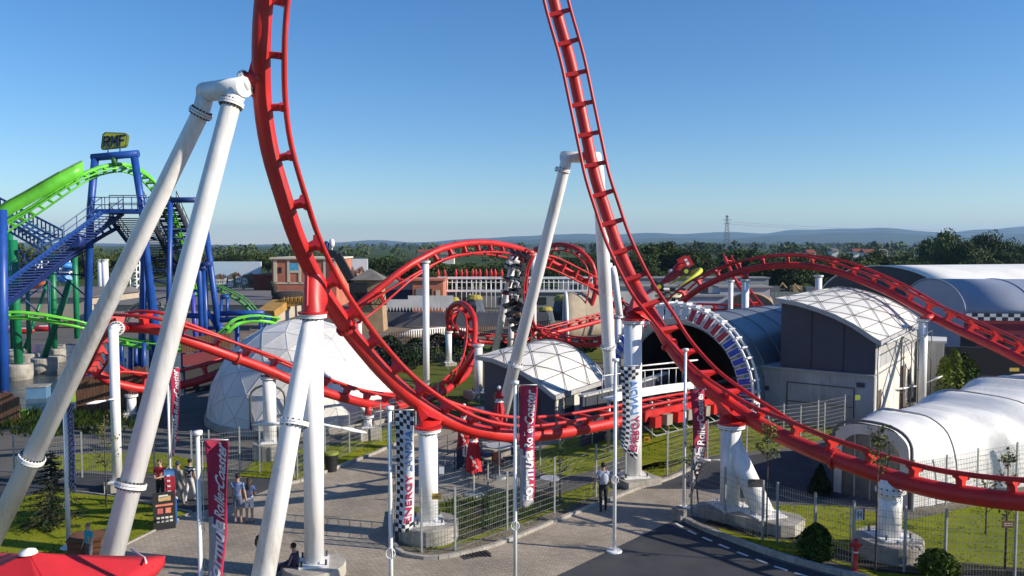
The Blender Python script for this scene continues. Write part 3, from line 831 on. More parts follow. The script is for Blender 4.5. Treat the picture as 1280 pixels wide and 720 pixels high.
# road dashes and drain
dash = pm('road_paint', (.72, .72, .70), .7, .2, 6)
dp = [(849, 657), (865, 666), (884, 674.5), (905, 683.5), (928, 693), (952, 702), (976, 711), (1002, 719)]
m = MB()
for i, (x, y) in enumerate(dp):
    a = G(x, y); q = G(*dp[min(i + 1, len(dp) - 1)]) if i < len(dp) - 1 else a + (a - G(*dp[i - 1]))
    d = (q - a).normalized(); n_ = V3(-d.y, d.x, 0) * .05; e = d * .22
    m.add([a - e - n_ + V3(0, 0, .018), a + e - n_ + V3(0, 0, .018), a + e + n_ + V3(0, 0, .018), a - e + n_ + V3(0, 0, .018)], [(0, 1, 2, 3)])
m.build('road_marking', dash)['kind'] = 'structure'
o = thing('drain_grate', G(593, 693), 'small dark metal drain grate set in the paving by the kerb', 'drain grate')
m = MB(); c = G(593, 693)
for i in range(7): m.box(c + V3(-.42 + i * .14, 0, .02), (.06, .5, .03), .5)
m.build('bars', BLACK, o)
MB().box(c + V3(0, 0, .012), (1.0, .55, .008), .5).build('frame', pm('grate_dark', (.04, .038, .035), .6), o)
# thin dark line across the paving
mark = pm('dark_joint', (.05, .045, .04), .9, .2, 5)
m = MB()
for a, b_ in (((612, 671), (742, 685)),):
    pass

# ---------------------------------------------------------------- distant hills
def hills():
    hm = surf_mat('hill_forest', [(.3, (.02, .04, .012)), (.5, (.035, .06, .02)), (.7, (.08, .10, .04))], .003, .02, 1, 0, 1, .0008)
    for nm, Y, prof, dp_ in (('hills', 11000, [(-300, 300), (0, 303), (300, 306), (420, 303), (470, 300), (520, 303), (600, 298), (660, 295), (700, 293), (733, 292), (760, 294), (812, 291), (850, 292.5), (905, 290), (950, 292), (1000, 287), (1060, 286), (1110, 284.5), (1150, 289), (1180, 291), (1230, 287), (1280, 283), (1400, 280), (1700, 290)], 2500),
                             ('hills', 7500, [(-300, 308), (400, 308), (440, 304), (500, 305), (560, 307), (640, 300), (700, 299), (760, 301), (840, 297), (900, 299), (980, 294), (1050, 291), (1100, 290), (1150, 293), (1220, 296), (1290, 292), (1500, 290)], 1500),
                             ('hills', 4200, [(-300, 310), (300, 309), (420, 308), (520, 307), (600, 309), (700, 304), (800, 306), (900, 303), (1000, 305), (1080, 303), (1150, 306), (1280, 304), (1600, 306)], 900)):
        pts = []
        xs = []
        for i in range(len(prof) - 1):
            (a, ya), (b_, yb) = prof[i], prof[i + 1]
            k = max(1, int((b_ - a) / 9))
            for j in range(k):
                t = j / k; tt = t * t * (3 - 2 * t); xs.append((a + (b_ - a) * t, ya + (yb - ya) * tt))
        m = MB(); rows = 10
        def fn(u, v):
            i = min(int(u * (len(xs) - 1)), len(xs) - 2) if u < 1 else len(xs) - 1
            px, py = xs[min(i, len(xs) - 1)]
            top = Z(py, Y)
            yy = Y - dp_ * (1 - v) * 1.0
            h = max(.5, top) * (math.sin(v * PI / 2) ** 1.5)
            h *= 1 + .10 * noise.noise(V3(px * .03, v * 3, Y)) * (1 - .6 * v) + .03 * noise.noise(V3(px * .12, v * 7, Y))
            return (P(px, 300, Y).x * (yy / Y), yy, h * (1 if v > 0 else 0) - (2 if v == 0 else 0))
        m.grid(fn, len(xs) - 1, rows)
        # back slope
        o = m.build(nm, hm); o['kind'] = 'structure'
hills()
# ---------------------------------------------------------------- vegetation
def leaf_mat(name, dark, light, rough=.6, scale=.6):
    m, nt, b = nodemat(name)
    oi = N(nt, 'ShaderNodeObjectInfo'); tc = N(nt, 'ShaderNodeTexCoord')
    nz = N(nt, 'ShaderNodeTexNoise', Scale=scale, Detail=5.0, Roughness=.7); nt.links.new(tc.outputs['Object'], nz.inputs['Vector'])
    ad = N(nt, 'ShaderNodeMath', operation='MULTIPLY_ADD'); ad.inputs[1].default_value = .35
    nt.links.new(oi.outputs['Random'], ad.inputs[0]); 
    sb = N(nt, 'ShaderNodeMath', operation='SUBTRACT'); sb.inputs[1].default_value = .17; nt.links.new(nz.outputs['Fac'], sb.inputs[0]); nt.links.new(sb.outputs[0], ad.inputs[2])
    rp = N(nt, 'ShaderNodeValToRGB'); rp.color_ramp.elements[0].position = .3; rp.color_ramp.elements[1].position = .7
    rp.color_ramp.elements[0].color = (*dark, 1); rp.color_ramp.elements[1].color = (*light, 1)
    nt.links.new(ad.outputs[0], rp.inputs[0]); nt.links.new(rp.outputs[0], b.inputs['Base Color'])
    b.inputs['Roughness'].default_value = rough; b.inputs['Specular IOR Level'].default_value = .12
    return m
LF_FAR = leaf_mat('leaves_woodland', (.018, .036, .010), (.085, .115, .028))
LF_CON = leaf_mat('leaves_conifer', (.010, .022, .012), (.030, .050, .022), scale=2)
LF_BOX = leaf_mat('leaves_shrub', (.022, .05, .008), (.15, .20, .03), scale=4)
LF_YNG = leaf_mat('leaves_young', (.06, .09, .015), (.20, .20, .05), scale=3)
BARK = pm('bark', (.11, .085, .06), .9, .35, 3, bump=.5, stretch=(1, 1, .2))

def leaf(m, p, s, r, up=.0):
    a = V3(r.gauss(0, 1), r.gauss(0, 1), r.gauss(0, 1) ).normalized()
    n_ = V3(r.gauss(0, 1), r.gauss(0, 1), r.gauss(0, 1) + up)
    b_ = a.cross(n_)
    if b_.length < 1e-3: return
    b_.normalize()
    m.add([p - a * s, p + b_ * s * .55, p + a * s, p - b_ * s * .55], [(0, 1, 2, 3)])

def crown(r, cx, rad, hh, z0, lobes, nleaf, ls, lobe_r=(.28, .5)):
    m = MB(); L = []
    for i in range(lobes):
        th = r.random() * 2 * PI; q = math.sqrt(r.random()) * .75; zz = r.random()
        taper = math.sin(PI * (.12 + .8 * zz)) ** .6
        c = V3(math.cos(th) * q * rad * taper, math.sin(th) * q * rad * taper, z0 + zz * hh * .88)
        L.append((c, rad * r.uniform(*lobe_r)))
    per = nleaf // lobes
    for c, lr in L:
        for k in range(per):
            d = V3(r.gauss(0, 1), r.gauss(0, 1), r.gauss(0, 1)).normalized()
            p = c + V3(d.x * lr, d.y * lr, d.z * lr * .8) * (r.random() ** .35) * r.uniform(.85, 1.12)
            leaf(m, p, ls * r.uniform(.5, 1.3), r, .6)
    return m

def proto_tree(seed, h, rad, lobes, nleaf, ls, mat=LF_FAR, z0=.22):
    r = random.Random(seed)
    root = thing('tree', (0, 0, 0), 'x', 'tree')
    m = MB(); tr = h * .018 + .05
    m.path([V3(0, 0, -.2), V3(.1, 0, h * .3), V3(-.1, .1, h * .6), V3(.1, 0, h * .9)], [tr * 1.3, tr, tr * .6, tr * .15], 8)
    for i in range(6):
        a = r.random() * 6.28; z = h * r.uniform(.2, .6)
        m.path([V3(0, 0, z), V3(math.cos(a) * rad * .4, math.sin(a) * rad * .4, z + h * .12), V3(math.cos(a) * rad * .75, math.sin(a) * rad * .75, z + h * .2)], [tr * .5, tr * .3, tr * .08], 6)
    m.build('trunk', BARK, root)
    crown(r, 0, rad, h * (1 - z0), h * z0, lobes, nleaf, ls).build('crown', mat, root)
    return root

# woodland edge: individual trees seen against the sky, then a mass behind
protos = [proto_tree(i, 11, 4.6 + (i % 3) * .8, 16 + i, 2600, .42, z0=.1 + .05 * (i % 3)) for i in range(6)]
big = proto_tree(31, 16, 8, 30, 6500, .5, z0=.08)
conp = []
used = set()
def place(proto, x, y, h0, H, label, group, wide=1.0):
    s = H / h0
    if proto.name in used:
        o = copy_tree(proto, (x, y, 0), rnd.random() * 6.28, label, group, (s * wide, s * wide, s))
    else:
        used.add(proto.name); o = proto; o.location = (x, y, 0); o.rotation_euler.z = rnd.random() * 6.28; o.scale = (s * wide, s * wide, s); o['label'] = label; o['group'] = group
        # children were attached at the origin, so they follow
    return o
# height line of the tree belt: (px, top_y, Y)
belt = []
def line(x0, x1, y0, y1, Y0, Y1, step, jit=3.0):
    x = x0
    while x < x1:
        t = (x - x0) / (x1 - x0)
        belt.append((x, y0 + (y1 - y0) * t + rnd.uniform(-jit, jit), Y0 + (Y1 - Y0) * t + rnd.uniform(-14, 14)))
        x += step * rnd.uniform(.7, 1.3)
line(-40, 60, 317, 316, 240, 240, 17)
line(60, 210, 317, 317, 240, 250, 15, 3)
line(205, 400, 319, 317, 270, 260, 15, 2)
line(470, 560, 323, 326, 230, 210, 15, 3)
line(500, 680, 330, 330, 190, 180, 15, 3)
line(690, 800, 322, 318, 230, 230, 17, 4)
line(862, 960, 312, 314, 240, 230, 17, 3)
line(930, 1140, 318, 320, 220, 220, 16, 3)
line(960, 1150, 326, 326, 185, 185, 19, 3)
line(690, 860, 334, 335, 185, 185, 19, 3)
line(1225, 1320, 314, 316, 230, 230, 17, 3)
belt += [(808, 304, 235), (826, 303, 240), (842, 309, 240), (798, 312, 225), (855, 312, 235), (1128, 316, 235), (1096, 311, 260)]
kinds = ['round green tree in the belt at the far edge of the park', 'broad dark tree in the belt at the far edge of the park', 'loose pale tree in the belt at the far edge of the park']
for i, (px, ty, Y) in enumerate(belt):
    H = max(4, Z(ty, Y)); p = protos[i % 6]
    place(p, X(px, Y), Y, 11, H, kinds[i % 3] , 'trees of the belt beyond the park', 1.15 * (1 if H > 7 else 1.3))
for (px, ty, Y, lab) in [(1180, 288, 250, 'tallest big dark tree rising at right beyond the white roof'), (1228, 290, 255, 'second big dark tree beside the tallest at the right'), (1158, 298, 262, 'big dark tree at the left edge of the tall clump'), (1205, 300, 245, 'big dark tree between the two tallest ones'), (1252, 299, 260, 'big dark tree at the right end of the tall clump'), (1275, 306, 262, 'dark tree at the very right edge above the white roof')]:
    place(big, X(px, Y), Y, 16, Z(ty, Y), lab, 'tall clump of dark trees', .88)

# woods out on the plain: masses nobody could count
def wood(px0, px1, Y, h, seed, dens=1.0, depth=60):
    r = random.Random(seed); m = MB()
    x0, x1 = X(px0, Y), X(px1, Y); n_ = int((x1 - x0) / (h * .55) * dens)
    for i in range(n_):
        cx = r.uniform(x0, x1); cy = Y + r.uniform(0, depth); hh = h * r.uniform(.6, 1.15)
        for k in range(46):
            d = V3(r.gauss(0, 1), r.gauss(0, 1), r.gauss(0, 1)).normalized()
            p = V3(cx, cy, hh * .5) + V3(d.x * hh * .5, d.y * hh * .5, d.z * hh * .5) * r.uniform(.6, 1)
            leaf(m, p, hh * .16, r, .5)
    o = m.build('woodland', LF_FAR); o['kind'] = 'stuff'
    tag(o, 'far off wood on the plain below the hills', 'woodland')
for i, (a, b_, Y, h) in enumerate([(250, 640, 620, 11), (560, 900, 800, 12), (850, 1300, 650, 12), (600, 720, 450, 8), (-60, 260, 520, 11), (980, 1150, 900, 13), (440, 800, 1300, 14), (800, 1300, 1500, 15), (660, 900, 2200, 16), (420, 640, 1900, 15), (1000, 1300, 2400, 17), (640, 1100, 3200, 18)]):
    wood(a, b_, Y, h, i, .9 if Y < 1000 else .6, 60 if Y < 1000 else 300)

def shrub(px, py, w, h, label, mat, group=None, n=2600, ls=.055, name='shrub', cone=.0, seed=1, cat='shrub', loc=None):
    r = random.Random(seed); g_ = loc or G(px, py)
    root = thing(name, (g_.x, g_.y, 0), label, cat, group)
    m = MB()
    for i in range(n):
        z = r.random() ** .85; th = r.random() * 6.283
        rr = (math.sin(PI * min(1, .15 + z * .85)) ** .55 * (1 - cone) + (1 - z) * cone) * w / 2
        rr *= 1 + .42 * noise.noise(V3(math.cos(th) * 2.6, math.sin(th) * 2.6, z * 6 + seed))
        q = r.uniform(.70, 1.12)
        leaf(m, V3(g_.x + math.cos(th) * rr * q, g_.y + math.sin(th) * rr * q, z * h), ls * r.uniform(.6, 1.4), r, .5)
    m.build('foliage', mat, root)
    m = MB().path([V3(g_.x, g_.y, -.05), V3(g_.x, g_.y, h * .7)], [.05, .01], 6)
    for k in range(5):
        a = k * 1.3; m.path([V3(g_.x, g_.y, h * .15), V3(g_.x + math.cos(a) * w * .25, g_.y + math.sin(a) * w * .25, h * .5)], [.025, .008], 5)
    m.build('stems', BARK, root)
    return root
shrub(1020, 699, 1.02, 1.15, 'rounded dark green bush at the fence beside the red hydrant', LF_BOX, n=4200, ls=.05, seed=3, cone=.25)
shrub(1173, 722, 1.0, 0.85, 'rounded green bush at the bottom edge right of the wide footing', LF_BOX, n=4200, ls=.05, seed=4)
shrub(1025, 618, .9, 1.2, 'small dark conifer at the tent corner', LF_CON, n=2200, ls=.06, cone=.8, seed=5, name='conifer', cat='conifer')
def spruce(px, py, w, h, label, seed):
    r = random.Random(seed); g_ = G(px, py); root = thing('conifer', (g_.x, g_.y, 0), label, 'conifer')
    m = MB(); t = MB().path([g_, g_ + V3(0, 0, h)], [.06, .01], 7)
    z = .12
    while z < h * .97:
        L = w / 2 * (1 - z / h) ** .85 + .05; nb = 9
        for k in range(nb):
            a = r.random() * 6.28; l_ = L * r.uniform(.7, 1.15); d_ = V3(math.cos(a), math.sin(a), 0)
            b0 = g_ + V3(0, 0, z + r.uniform(-.05, .05)); b1 = b0 + d_ * l_ + V3(0, 0, -l_ * .12 + .04)
            t.path([b0, b1], [.010, .003], 4)
            for q in range(int(26 * l_ / (w / 2)) + 6):
                u = r.random() ** .7; p = b0.lerp(b1, u) + V3(r.gauss(0, .035), r.gauss(0, .035), -.02 - r.random() * .05 * l_)
                s_ = V3(-d_.y, d_.x, 0) * r.choice((-1, 1)) * .09 + d_ * .07 + V3(0, 0, -.02)
                e_ = V3(0, 0, .022) if q % 2 else V3(d_.x, d_.y, 0) * .02
                m.add([p, p + s_ * .5 + e_, p + s_, p + s_ * .5 - e_], [(0, 1, 2, 3)])
        z += .11
    t.build('trunk', BARK, root); m.build('foliage', LF_CON, root)
spruce(66, 656, 2.3, 2.7, 'dark spruce on the lawn between the A-frame legs', 6)
for i, (px, py, w, h, lab) in enumerate([(500, 462, 3.0, 2.0, 'wide dark hedge bush left of the slender white column'), (521, 456, 2.6, 2.2, 'dark bush just left of the slender white column'), (547, 452, 2.6, 2.4, 'dark bush just right of the slender white column'), (571, 452, 2.2, 2.2, 'dark bush between the two columns of the corkscrew'),
        (626, 447, 1.7, 1.4, 'low dark bush behind the netted pavilion ridge'), (716, 447, 1.8, 1.2, 'low dark bush on the grass under the low back track'), (733, 440, 1.6, 1.3, 'small bush at the foot of the tapering white column'), (487, 448, 2.2, 2.0, 'dark bush beside the tan tower'), (545, 497, 1.4, .9, 'small shrub on the grass left of the corkscrew foot'), (652, 512, 1.2, 1.0, 'small shrub at the pavilion wall')]):
    shrub(px, py, w, h, lab, LF_BOX if i > 7 else LF_CON, 'bushes on the grass in the middle distance', 1500, .11, seed=20 + i)
for i, (px, py, h) in enumerate([(1180, 505, 3.0), (1192, 503, 3.4), (1204, 502, 3.1), (1213, 500, 2.6)]):
    shrub(px, py, .95, h, ['leftmost', 'tallest', 'third from left', 'rightmost'][i] + ' narrow upright shrub of the row behind the white tent', LF_BOX, 'narrow shrubs behind the tent', 900, .10, seed=40 + i, name='columnar_shrub')

def young_tree(px, py, h, label, seed, n=160, lean=0, spread=.5, mat=LF_YNG, ls=.055, loc=None, z_l=.35):
    r = random.Random(seed); g_ = loc or G(px, py)
    root = thing('young_tree', (g_.x, g_.y, 0), label, 'tree', 'young trees along the fence')
    m = MB(); tips = []
    m.path([g_, g_ + V3(lean * .4, 0, h * .5), g_ + V3(lean, 0, h)], [.035, .025, .008], 7)
    for i in range(22):
        z = r.uniform(z_l, .95); a = r.random() * 6.28; L = spread * (1.15 - z) * r.uniform(.6, 1.2) + .12
        p = g_ + V3(lean * z, 0, h * z); q = p + V3(math.cos(a) * L, math.sin(a) * L, L * 1.0)
        m.path([p, p.lerp(q, .5) + V3(0, 0, -.03), q], [.012, .008, .004], 5); tips += [(p, q)]
    m.build('trunk', BARK, root)
    m = MB()
    for i in range(n):
        p, q = r.choice(tips); c = p.lerp(q, r.uniform(.3, 1.1)) + V3(r.gauss(0, .05), r.gauss(0, .05), r.gauss(0, .05))
        leaf(m, c, ls * r.uniform(.6, 1.4), r)
    m.build('foliage', mat, root)
    return root
young_tree(958, 672, 4.1, 'thin young tree at the fence in front of the splayed support', 1, n=260, z_l=.62)
young_tree(874, 640, 2.6, 'sparse leaning sapling left of the stout white support', 2, n=60, lean=-.35)
young_tree(1094, 716, 4.6, 'young tree with tan leaves in front of the low red track', 3, n=230, z_l=.66)
young_tree(1256, 712, 3.7, 'sparse young tree near the right edge before the white tent', 4, n=240)
young_tree(1232, 668, 1.9, 'tiny sapling against the white tent wall', 6, n=90)
young_tree(133, 634, 3.6, 'bare young tree between the big white legs at left', 7, n=160, spread=.7, z_l=.4)
young_tree(700, 622, 2.0, 'slim sapling in the planted strip by the second banner', 8, n=120, mat=LF_BOX)
# low planting around the pool and inside the fence
def tufts(name, pts, n, h, mat, label, seed):
    r = random.Random(seed); w_ = [G(*p).xy for p in pts]; m = MB()
    xs = [p.x for p in w_]; ys = [p.y for p in w_]
    def inside(x, y):
        c = False
        for i in range(len(w_)):
            a, b_ = w_[i], w_[i - 1]
            if (a.y > y) != (b_.y > y) and x < (b_.x - a.x) * (y - a.y) / (b_.y - a.y) + a.x: c = not c
        return c
    k = 0; tries = 0
    while k < n and tries < n * 20:
        tries += 1
        x = r.uniform(min(xs), max(xs)); y = r.uniform(min(ys), max(ys))
        if not inside(x, y): continue
        if noise.noise(V3(x * 1.1, y * 1.1, seed)) < -.05: continue
        k += 1; hh = h * r.uniform(.4, 1.2)
        for j in range(5):
            a = r.random() * 6.28; b_ = .02 + .02 * r.random()
            m.add([(x - b_, y, 0), (x + b_, y, 0), (x + math.cos(a) * hh * .6, y + math.sin(a) * hh * .6, hh)], [(0, 1, 2)])
    o = m.build(name, mat); o['kind'] = 'stuff'; tag(o, label, 'plants')
for i, L in enumerate(LAWNS[:7]):
    tufts('grass', L, 2600 if i in (0, 1, 4) else 1500, .055, leaf_mat('grass_blades_%d' % i, (.07, .10, .012), (.26, .27, .04), scale=1), 'short mown grass blades on the lawn', 60 + i)
tufts('ground_cover', [(560, 628), (690, 615), (700, 630), (640, 655), (560, 665)], 700, .35, LF_BOX, 'patchy low planting inside the mesh fence', 80)
tufts('ground_cover', [(0, 510), (60, 520), (190, 512), (200, 535), (60, 548), (0, 545)], 500, .7, LF_BOX, 'reeds and low plants at the pool edge', 81)
# ---------------------------------------------------------------- buildings
PANEL = pm('membrane_white', (.74, .72, .68), .5, .10, .7, dirt=.4, dcol=(.32, .30, .26))
GREYW = pm('grey_render', (.42, .42, .43), .8, .15, .8, dirt=.4)
DGREYW = pm('dark_cladding', (.05, .055, .085), .6, .15, .8)
LWALL = pm('light_render', (.66, .64, .58), .85, .12, .7, dirt=.35)
SEAM = pm('seam_line', (.22, .22, .22), .6, .1, 4)
CABLE = pm('cable', (.10, .10, .105), .5, .1, 4)

# geodesic dome
def geodome():
    import bmesh
    c = V3(P(379, 500, 46.5).x, 46.5, .35); Rr = 5.35
    root = thing('geodesic_dome', (c.x, c.y, 0), 'large white faceted geodesic dome behind the lower left track', 'dome')
    bm = bmesh.new(); bmesh.ops.create_icosphere(bm, subdivisions=3, radius=Rr)
    bmesh.ops.rotate(bm, cent=(0, 0, 0), matrix=Matrix.Rotation(.35, 3, 'Z') @ Matrix.Rotation(.5536, 3, 'X'), verts=bm.verts)
    bmesh.ops.delete(bm, geom=[v for v in bm.verts if v.co.z < -1.2], context='VERTS')
    for v in bm.verts:
        if v.co.z < -.35: v.co.z = -.35
    vs = [v.co + c for v in bm.verts]; fs = [tuple(v.index for v in f.verts) for f in bm.faces]
    bm.verts.index_update()
    es = [(e.verts[0].co + c, e.verts[1].co + c) for e in bm.edges]
    m = MB(); m.add([tuple(v) for v in vs], fs, False); m.build('panels', PANEL, root)
    m = MB()
    for a, b_ in es: m.beam(a, b_, .035, .02, (a - c))
    m.build('seams', pm('dome_seam', (.50, .50, .50), .6, .1, 4), root)
    m = MB().lathe([(Rr * .99, 0), (Rr * 1.02, 0), (Rr * 1.02, .35), (Rr * .985, .35)], (c.x, c.y, 0), 40, False); m.build('base_ring', CONC, root)
    # door tunnel frame on the near side
    q = P(333, 545, 41.0); 
    m = MB()
    pts = [V3(q.x - .9 + 1.8 * (1 - math.cos(PI * k / 8)) / 2, 41.3, 2.1 + .6 * math.sin(PI * k / 8)) for k in range(9)]
    m.path([V3(q.x - .9, 41.3, 0)] + pts + [V3(q.x + .9, 41.3, 0)], .06, 8)
    m.build('entrance_frame', CABLE, root)
    bm.free()
geodome()

def wallbox(m, a, b_, z0, z1, t=.2):
    m.beam(V3(a.x, a.y, (z0 + z1) / 2), V3(b_.x, b_.y, (z0 + z1) / 2), t, z1 - z0)

class Barrelhouse:
    """small hall with one high side and a taut curved roof; c0 near-right ground corner,
    d along the right wall (away), e along the front wall (left)"""
    def __init__(s, c0, ang, dlen, elen, zr, prof, bulge):
        s.c0 = Vector(c0); s.d = V3(math.sin(ang), math.cos(ang), 0); s.e = V3(-math.cos(ang), math.sin(ang), 0)
        s.dl = dlen; s.el = elen; s.zr = zr; s.prof = prof; s.bulge = bulge
    def zf(s, t, v):
        pr = s.prof
        for i in range(len(pr) - 1):
            if t <= pr[i + 1][0] or i == len(pr) - 2:
                a = (t - pr[i][0]) / (pr[i + 1][0] - pr[i][0]); z = pr[i][1] + (pr[i + 1][1] - pr[i][1]) * a; break
        return z + s.bulge * math.sin(PI * min(1, max(0, v * .62))) * math.sin(PI * min(1, max(0, t / s.el * .85)))
    def pt(s, t, v, dz=0):
        return s.c0 + s.e * t + s.d * (v * s.dl) + V3(0, 0, s.zf(t, v) + dz)
    def roof(s, root, over=.35, nets=5):
        m = MB(); o = over / s.dl
        nu, nv = 24, 14
        f = lambda u, v, dz=0: s.pt(-over * .6 + u * (s.el + over), -o + v * (1 + 2 * o), dz)
        m.grid(lambda u, v: f(u, v, .14), nu, nv); m.grid(lambda u, v: f(1 - u, v, 0), nu, nv)
        r1 = m.build('roof', PANEL, root)
        m = MB()
        ed = [f(k / nu, 0, .07) for k in range(nu + 1)] + [f(1, k / nv, .07) for k in range(1, nv + 1)] + [f(1 - k / nu, 1, .07) for k in range(1, nu + 1)] + [f(0, 1 - k / nv, .07) for k in range(1, nv + 1)]
        for i in range(len(ed) - 1): m.beam(ed[i], ed[i + 1], .08, .24)
        m.build('roof_edge', GREYW, root)
        m = MB(); nn = nets
        for i in range(nn + 1):
            for j in range(nn):
                a = f(i / nn, j / nn, .2); b_ = f(i / nn, (j + 1) / nn, .2); 
                if 0 < i < nn or True: m.path([a, f(i / nn, (j + .5) / nn, .2), b_], .022, 5)
                if i < nn:
                    c_ = f((i + 1) / nn, (j + (1 if (i + j) % 2 else 0)) / nn, .2); a2 = f(i / nn, (j + (0 if (i + j) % 2 else 1)) / nn, .2)
                    m.path([a2, f((i + .5) / nn, (j + .5) / nn, .2), c_], .02, 5)
        m.build('net_cables', CABLE, root)

# middle pavilion
c0 = V3(P(694, 540, 42).x, 42, 0)
B1 = Barrelhouse(c0, .58, 5.4, 4.6, 2.1, [(-.3, 1.95), (0, 2.1), (.8, 2.62), (1.7, 3.05), (2.7, 3.35), (3.7, 3.6), (4.6, 3.65), (5.2, 3.6)], .55)
root = thing('pavilion', (c0.x, c0.y, 0), 'small dark walled pavilion under a white roof with a cable net, mid picture', 'pavilion')
B1.roof(root, .5, 5)
m = MB()
n = 14
fr = [B1.c0 + B1.e * (B1.el * k / n) for k in range(n + 1)]
m.add([p for p in fr] + [V3(p.x, p.y, B1.zf(B1.el * k / n, 0)) for k, p in enumerate(fr)], [(k + 1, k, n + 1 + k, n + 2 + k) for k in range(n)])
bk = [B1.c0 + B1.d * B1.dl + B1.e * (B1.el * k / n) for k in range(n + 1)]
m.add([p for p in bk] + [V3(p.x, p.y, B1.zf(B1.el * k / n, 1)) for k, p in enumerate(bk)], [(k, k + 1, n + 2 + k, n + 1 + k) for k in range(n)])
lf = [B1.c0 + B1.e * B1.el + B1.d * (B1.dl * k / n) for k in range(n + 1)]
m.add([p for p in lf] + [V3(p.x, p.y, B1.zf(B1.el, k / n)) for k, p in enumerate(lf)], [(k, k + 1, n + 2 + k, n + 1 + k) for k in range(n)])
m.build('wall', DGREYW, root)
m = MB(); rt = [B1.c0 + B1.d * (B1.dl * k / n) for k in range(n + 1)]
m.add([p for p in rt] + [V3(p.x, p.y, B1.zf(0, k / n)) for k, p in enumerate(rt)], [(k, k + 1, n + 2 + k, n + 1 + k) for k in range(n)])
m.build('side_wall', LWALL, root)
w = MB().beam(B1.c0 + B1.d * 1.0 - B1.e * .03 + V3(0, 0, 1.0), B1.c0 + B1.d * 2.0 - B1.e * .03 + V3(0, 0, 1.0), .05, 2.0).build('door', GLASS, root)
w = MB().beam(B1.c0 + B1.d * 2.9 - B1.e * .03 + V3(0, 0, 1.1), B1.c0 + B1.d * 5.2 - B1.e * .03 + V3(0, 0, 1.1), .05, 1.9).build('window', DGREYW, root)
for k in range(3): MB().beam(B1.c0 + B1.e * (1.0 + k * 1.1) - B1.d * .03 + V3(0, 0, 1.3), B1.c0 + B1.e * (1.8 + k * 1.1) - B1.d * .03 + V3(0, 0, 1.3), .05, 1.1).build('window', GLASS, root)
for t_, s_ in ((.3, .0), (.3, .9)):
    p = B1.c0 - B1.e * .35 + B1.d * (s_ * B1.dl + .2); MB().tube(p, V3(p.x, p.y, 1.95), .05, n=10).build('post', CABLE, root)

# right hall
c0 = V3(P(1092, 545, 42.3).x, 42.3, 0)
B2 = Barrelhouse(c0, .62, 13.0, 5.0, 4.95, [(-.3, 4.8), (0, 4.95), (1, 5.6), (2, 6.08), (3, 6.42), (4, 6.68), (5.0, 6.82), (5.8, 6.8)], .12)
root = thing('hall', (c0.x, c0.y, 0), 'grey and white hall with a curved white netted roof right of the tunnel', 'building')
B2.roof(root, .55, 6)
m = MB(); n = 14
fr = [B2.c0 + B2.e * (B2.el * k / n) for k in range(n + 1)]
zl = 2.95
m.add([V3(p.x, p.y, zl) for p in fr] + [V3(p.x, p.y, B2.zf(B2.el * k / n, 0)) for k, p in enumerate(fr)], [(k + 1, k, n + 1 + k, n + 2 + k) for k in range(n)])
bk = [B2.c0 + B2.d * B2.dl + B2.e * (B2.el * k / n) for k in range(n + 1)]
m.add([V3(p.x, p.y, 0) for p in bk] + [V3(p.x, p.y, B2.zf(B2.el * k / n, 1)) for k, p in enumerate(bk)], [(k, k + 1, n + 2 + k, n + 1 + k) for k in range(n)])
lf = [B2.c0 + B2.e * B2.el + B2.d * (B2.dl * k / n) for k in range(n + 1)]
m.add([V3(p.x, p.y, zl) for p in lf] + [V3(p.x, p.y, B2.zf(B2.el, k / n)) for k, p in enumerate(lf)], [(k, k + 1, n + 2 + k, n + 1 + k) for k in range(n)])
m.build('upper_wall', DGREYW, root)
m = MB()
rt = [B2.c0 + B2.d * (B2.dl * k / n) for k in range(n + 1)]
zs = lambda k: 2.9 + 1.0 * k / n * 0 + .0
m.add([V3(p.x, p.y, 3.3) for p in rt] + [V3(p.x, p.y, B2.zf(0, k / n)) for k, p in enumerate(rt)], [(k, k + 1, n + 2 + k, n + 1 + k) for k in range(n)])
m.build('side_wall_upper', pm('mid_render', (.40, .40, .39), .8, .1, .8), root)
m = MB(); m.add([V3(p.x, p.y, 0) for p in (rt[0], rt[-1])] + [V3(p.x, p.y, 3.3) for p in (rt[-1], rt[0])], [(0, 1, 2, 3)])
m.build('side_wall', LWALL, root)
# lower block that runs further left
m = MB(); o0 = B2.c0 - B2.d * .06 + B2.e * 0; 
q = [(o0 + B2.e * a + B2.d * b_) for a, b_ in ((0, 0), (6.9, 0), (6.9, 9), (0, 9))]
m.prism([tuple(p.xy) for p in [q[0] + B2.e * .02, q[1], q[2], q[3] + B2.e * .02]], 0, zl + .02); m.build('lower_wall', GREYW, root)
m = MB(); m.prism([tuple(p.xy) for p in [q[0] - B2.d * .15, q[1] - B2.d * .15 + B2.e * .15, q[2] + B2.e * .15, q[3]]], zl + .02, zl + .12); m.build('coping', pm('coping_grey', (.35, .35, .36), .6), root)
f0 = B2.c0 - B2.d * .10
m = MB()
for a, b_, z0, z1 in ((1.0, 4.6, 2.25, 2.29), (1.0, 1.04, .0, 2.29), (4.56, 4.6, 0, 2.29), (1.0, 4.6, 1.2, 1.23)): wallbox(m, f0 + B2.e * a, f0 + B2.e * b_, z0, z1, .05)
m.build('panel_joints', DGREYW, root)
for (a, b_, z1) in ((.6, 1.5, 2.1), (7.2, 8.9, 2.6), (10.0, 10.9, 2.1)):
    m = MB(); wallbox(m, B2.c0 + B2.d * a - B2.e * .03, B2.c0 + B2.d * b_ - B2.e * .03, 0, z1, .06); dd = m.build('door', pm('door_brown', (.10, .075, .055), .6), root)
    m = MB().ball(B2.c0 + B2.d * (a + .1) - B2.e * .09 + V3(0, 0, 1.05), .05); m.build('handle', GALV, dd)
m = MB()
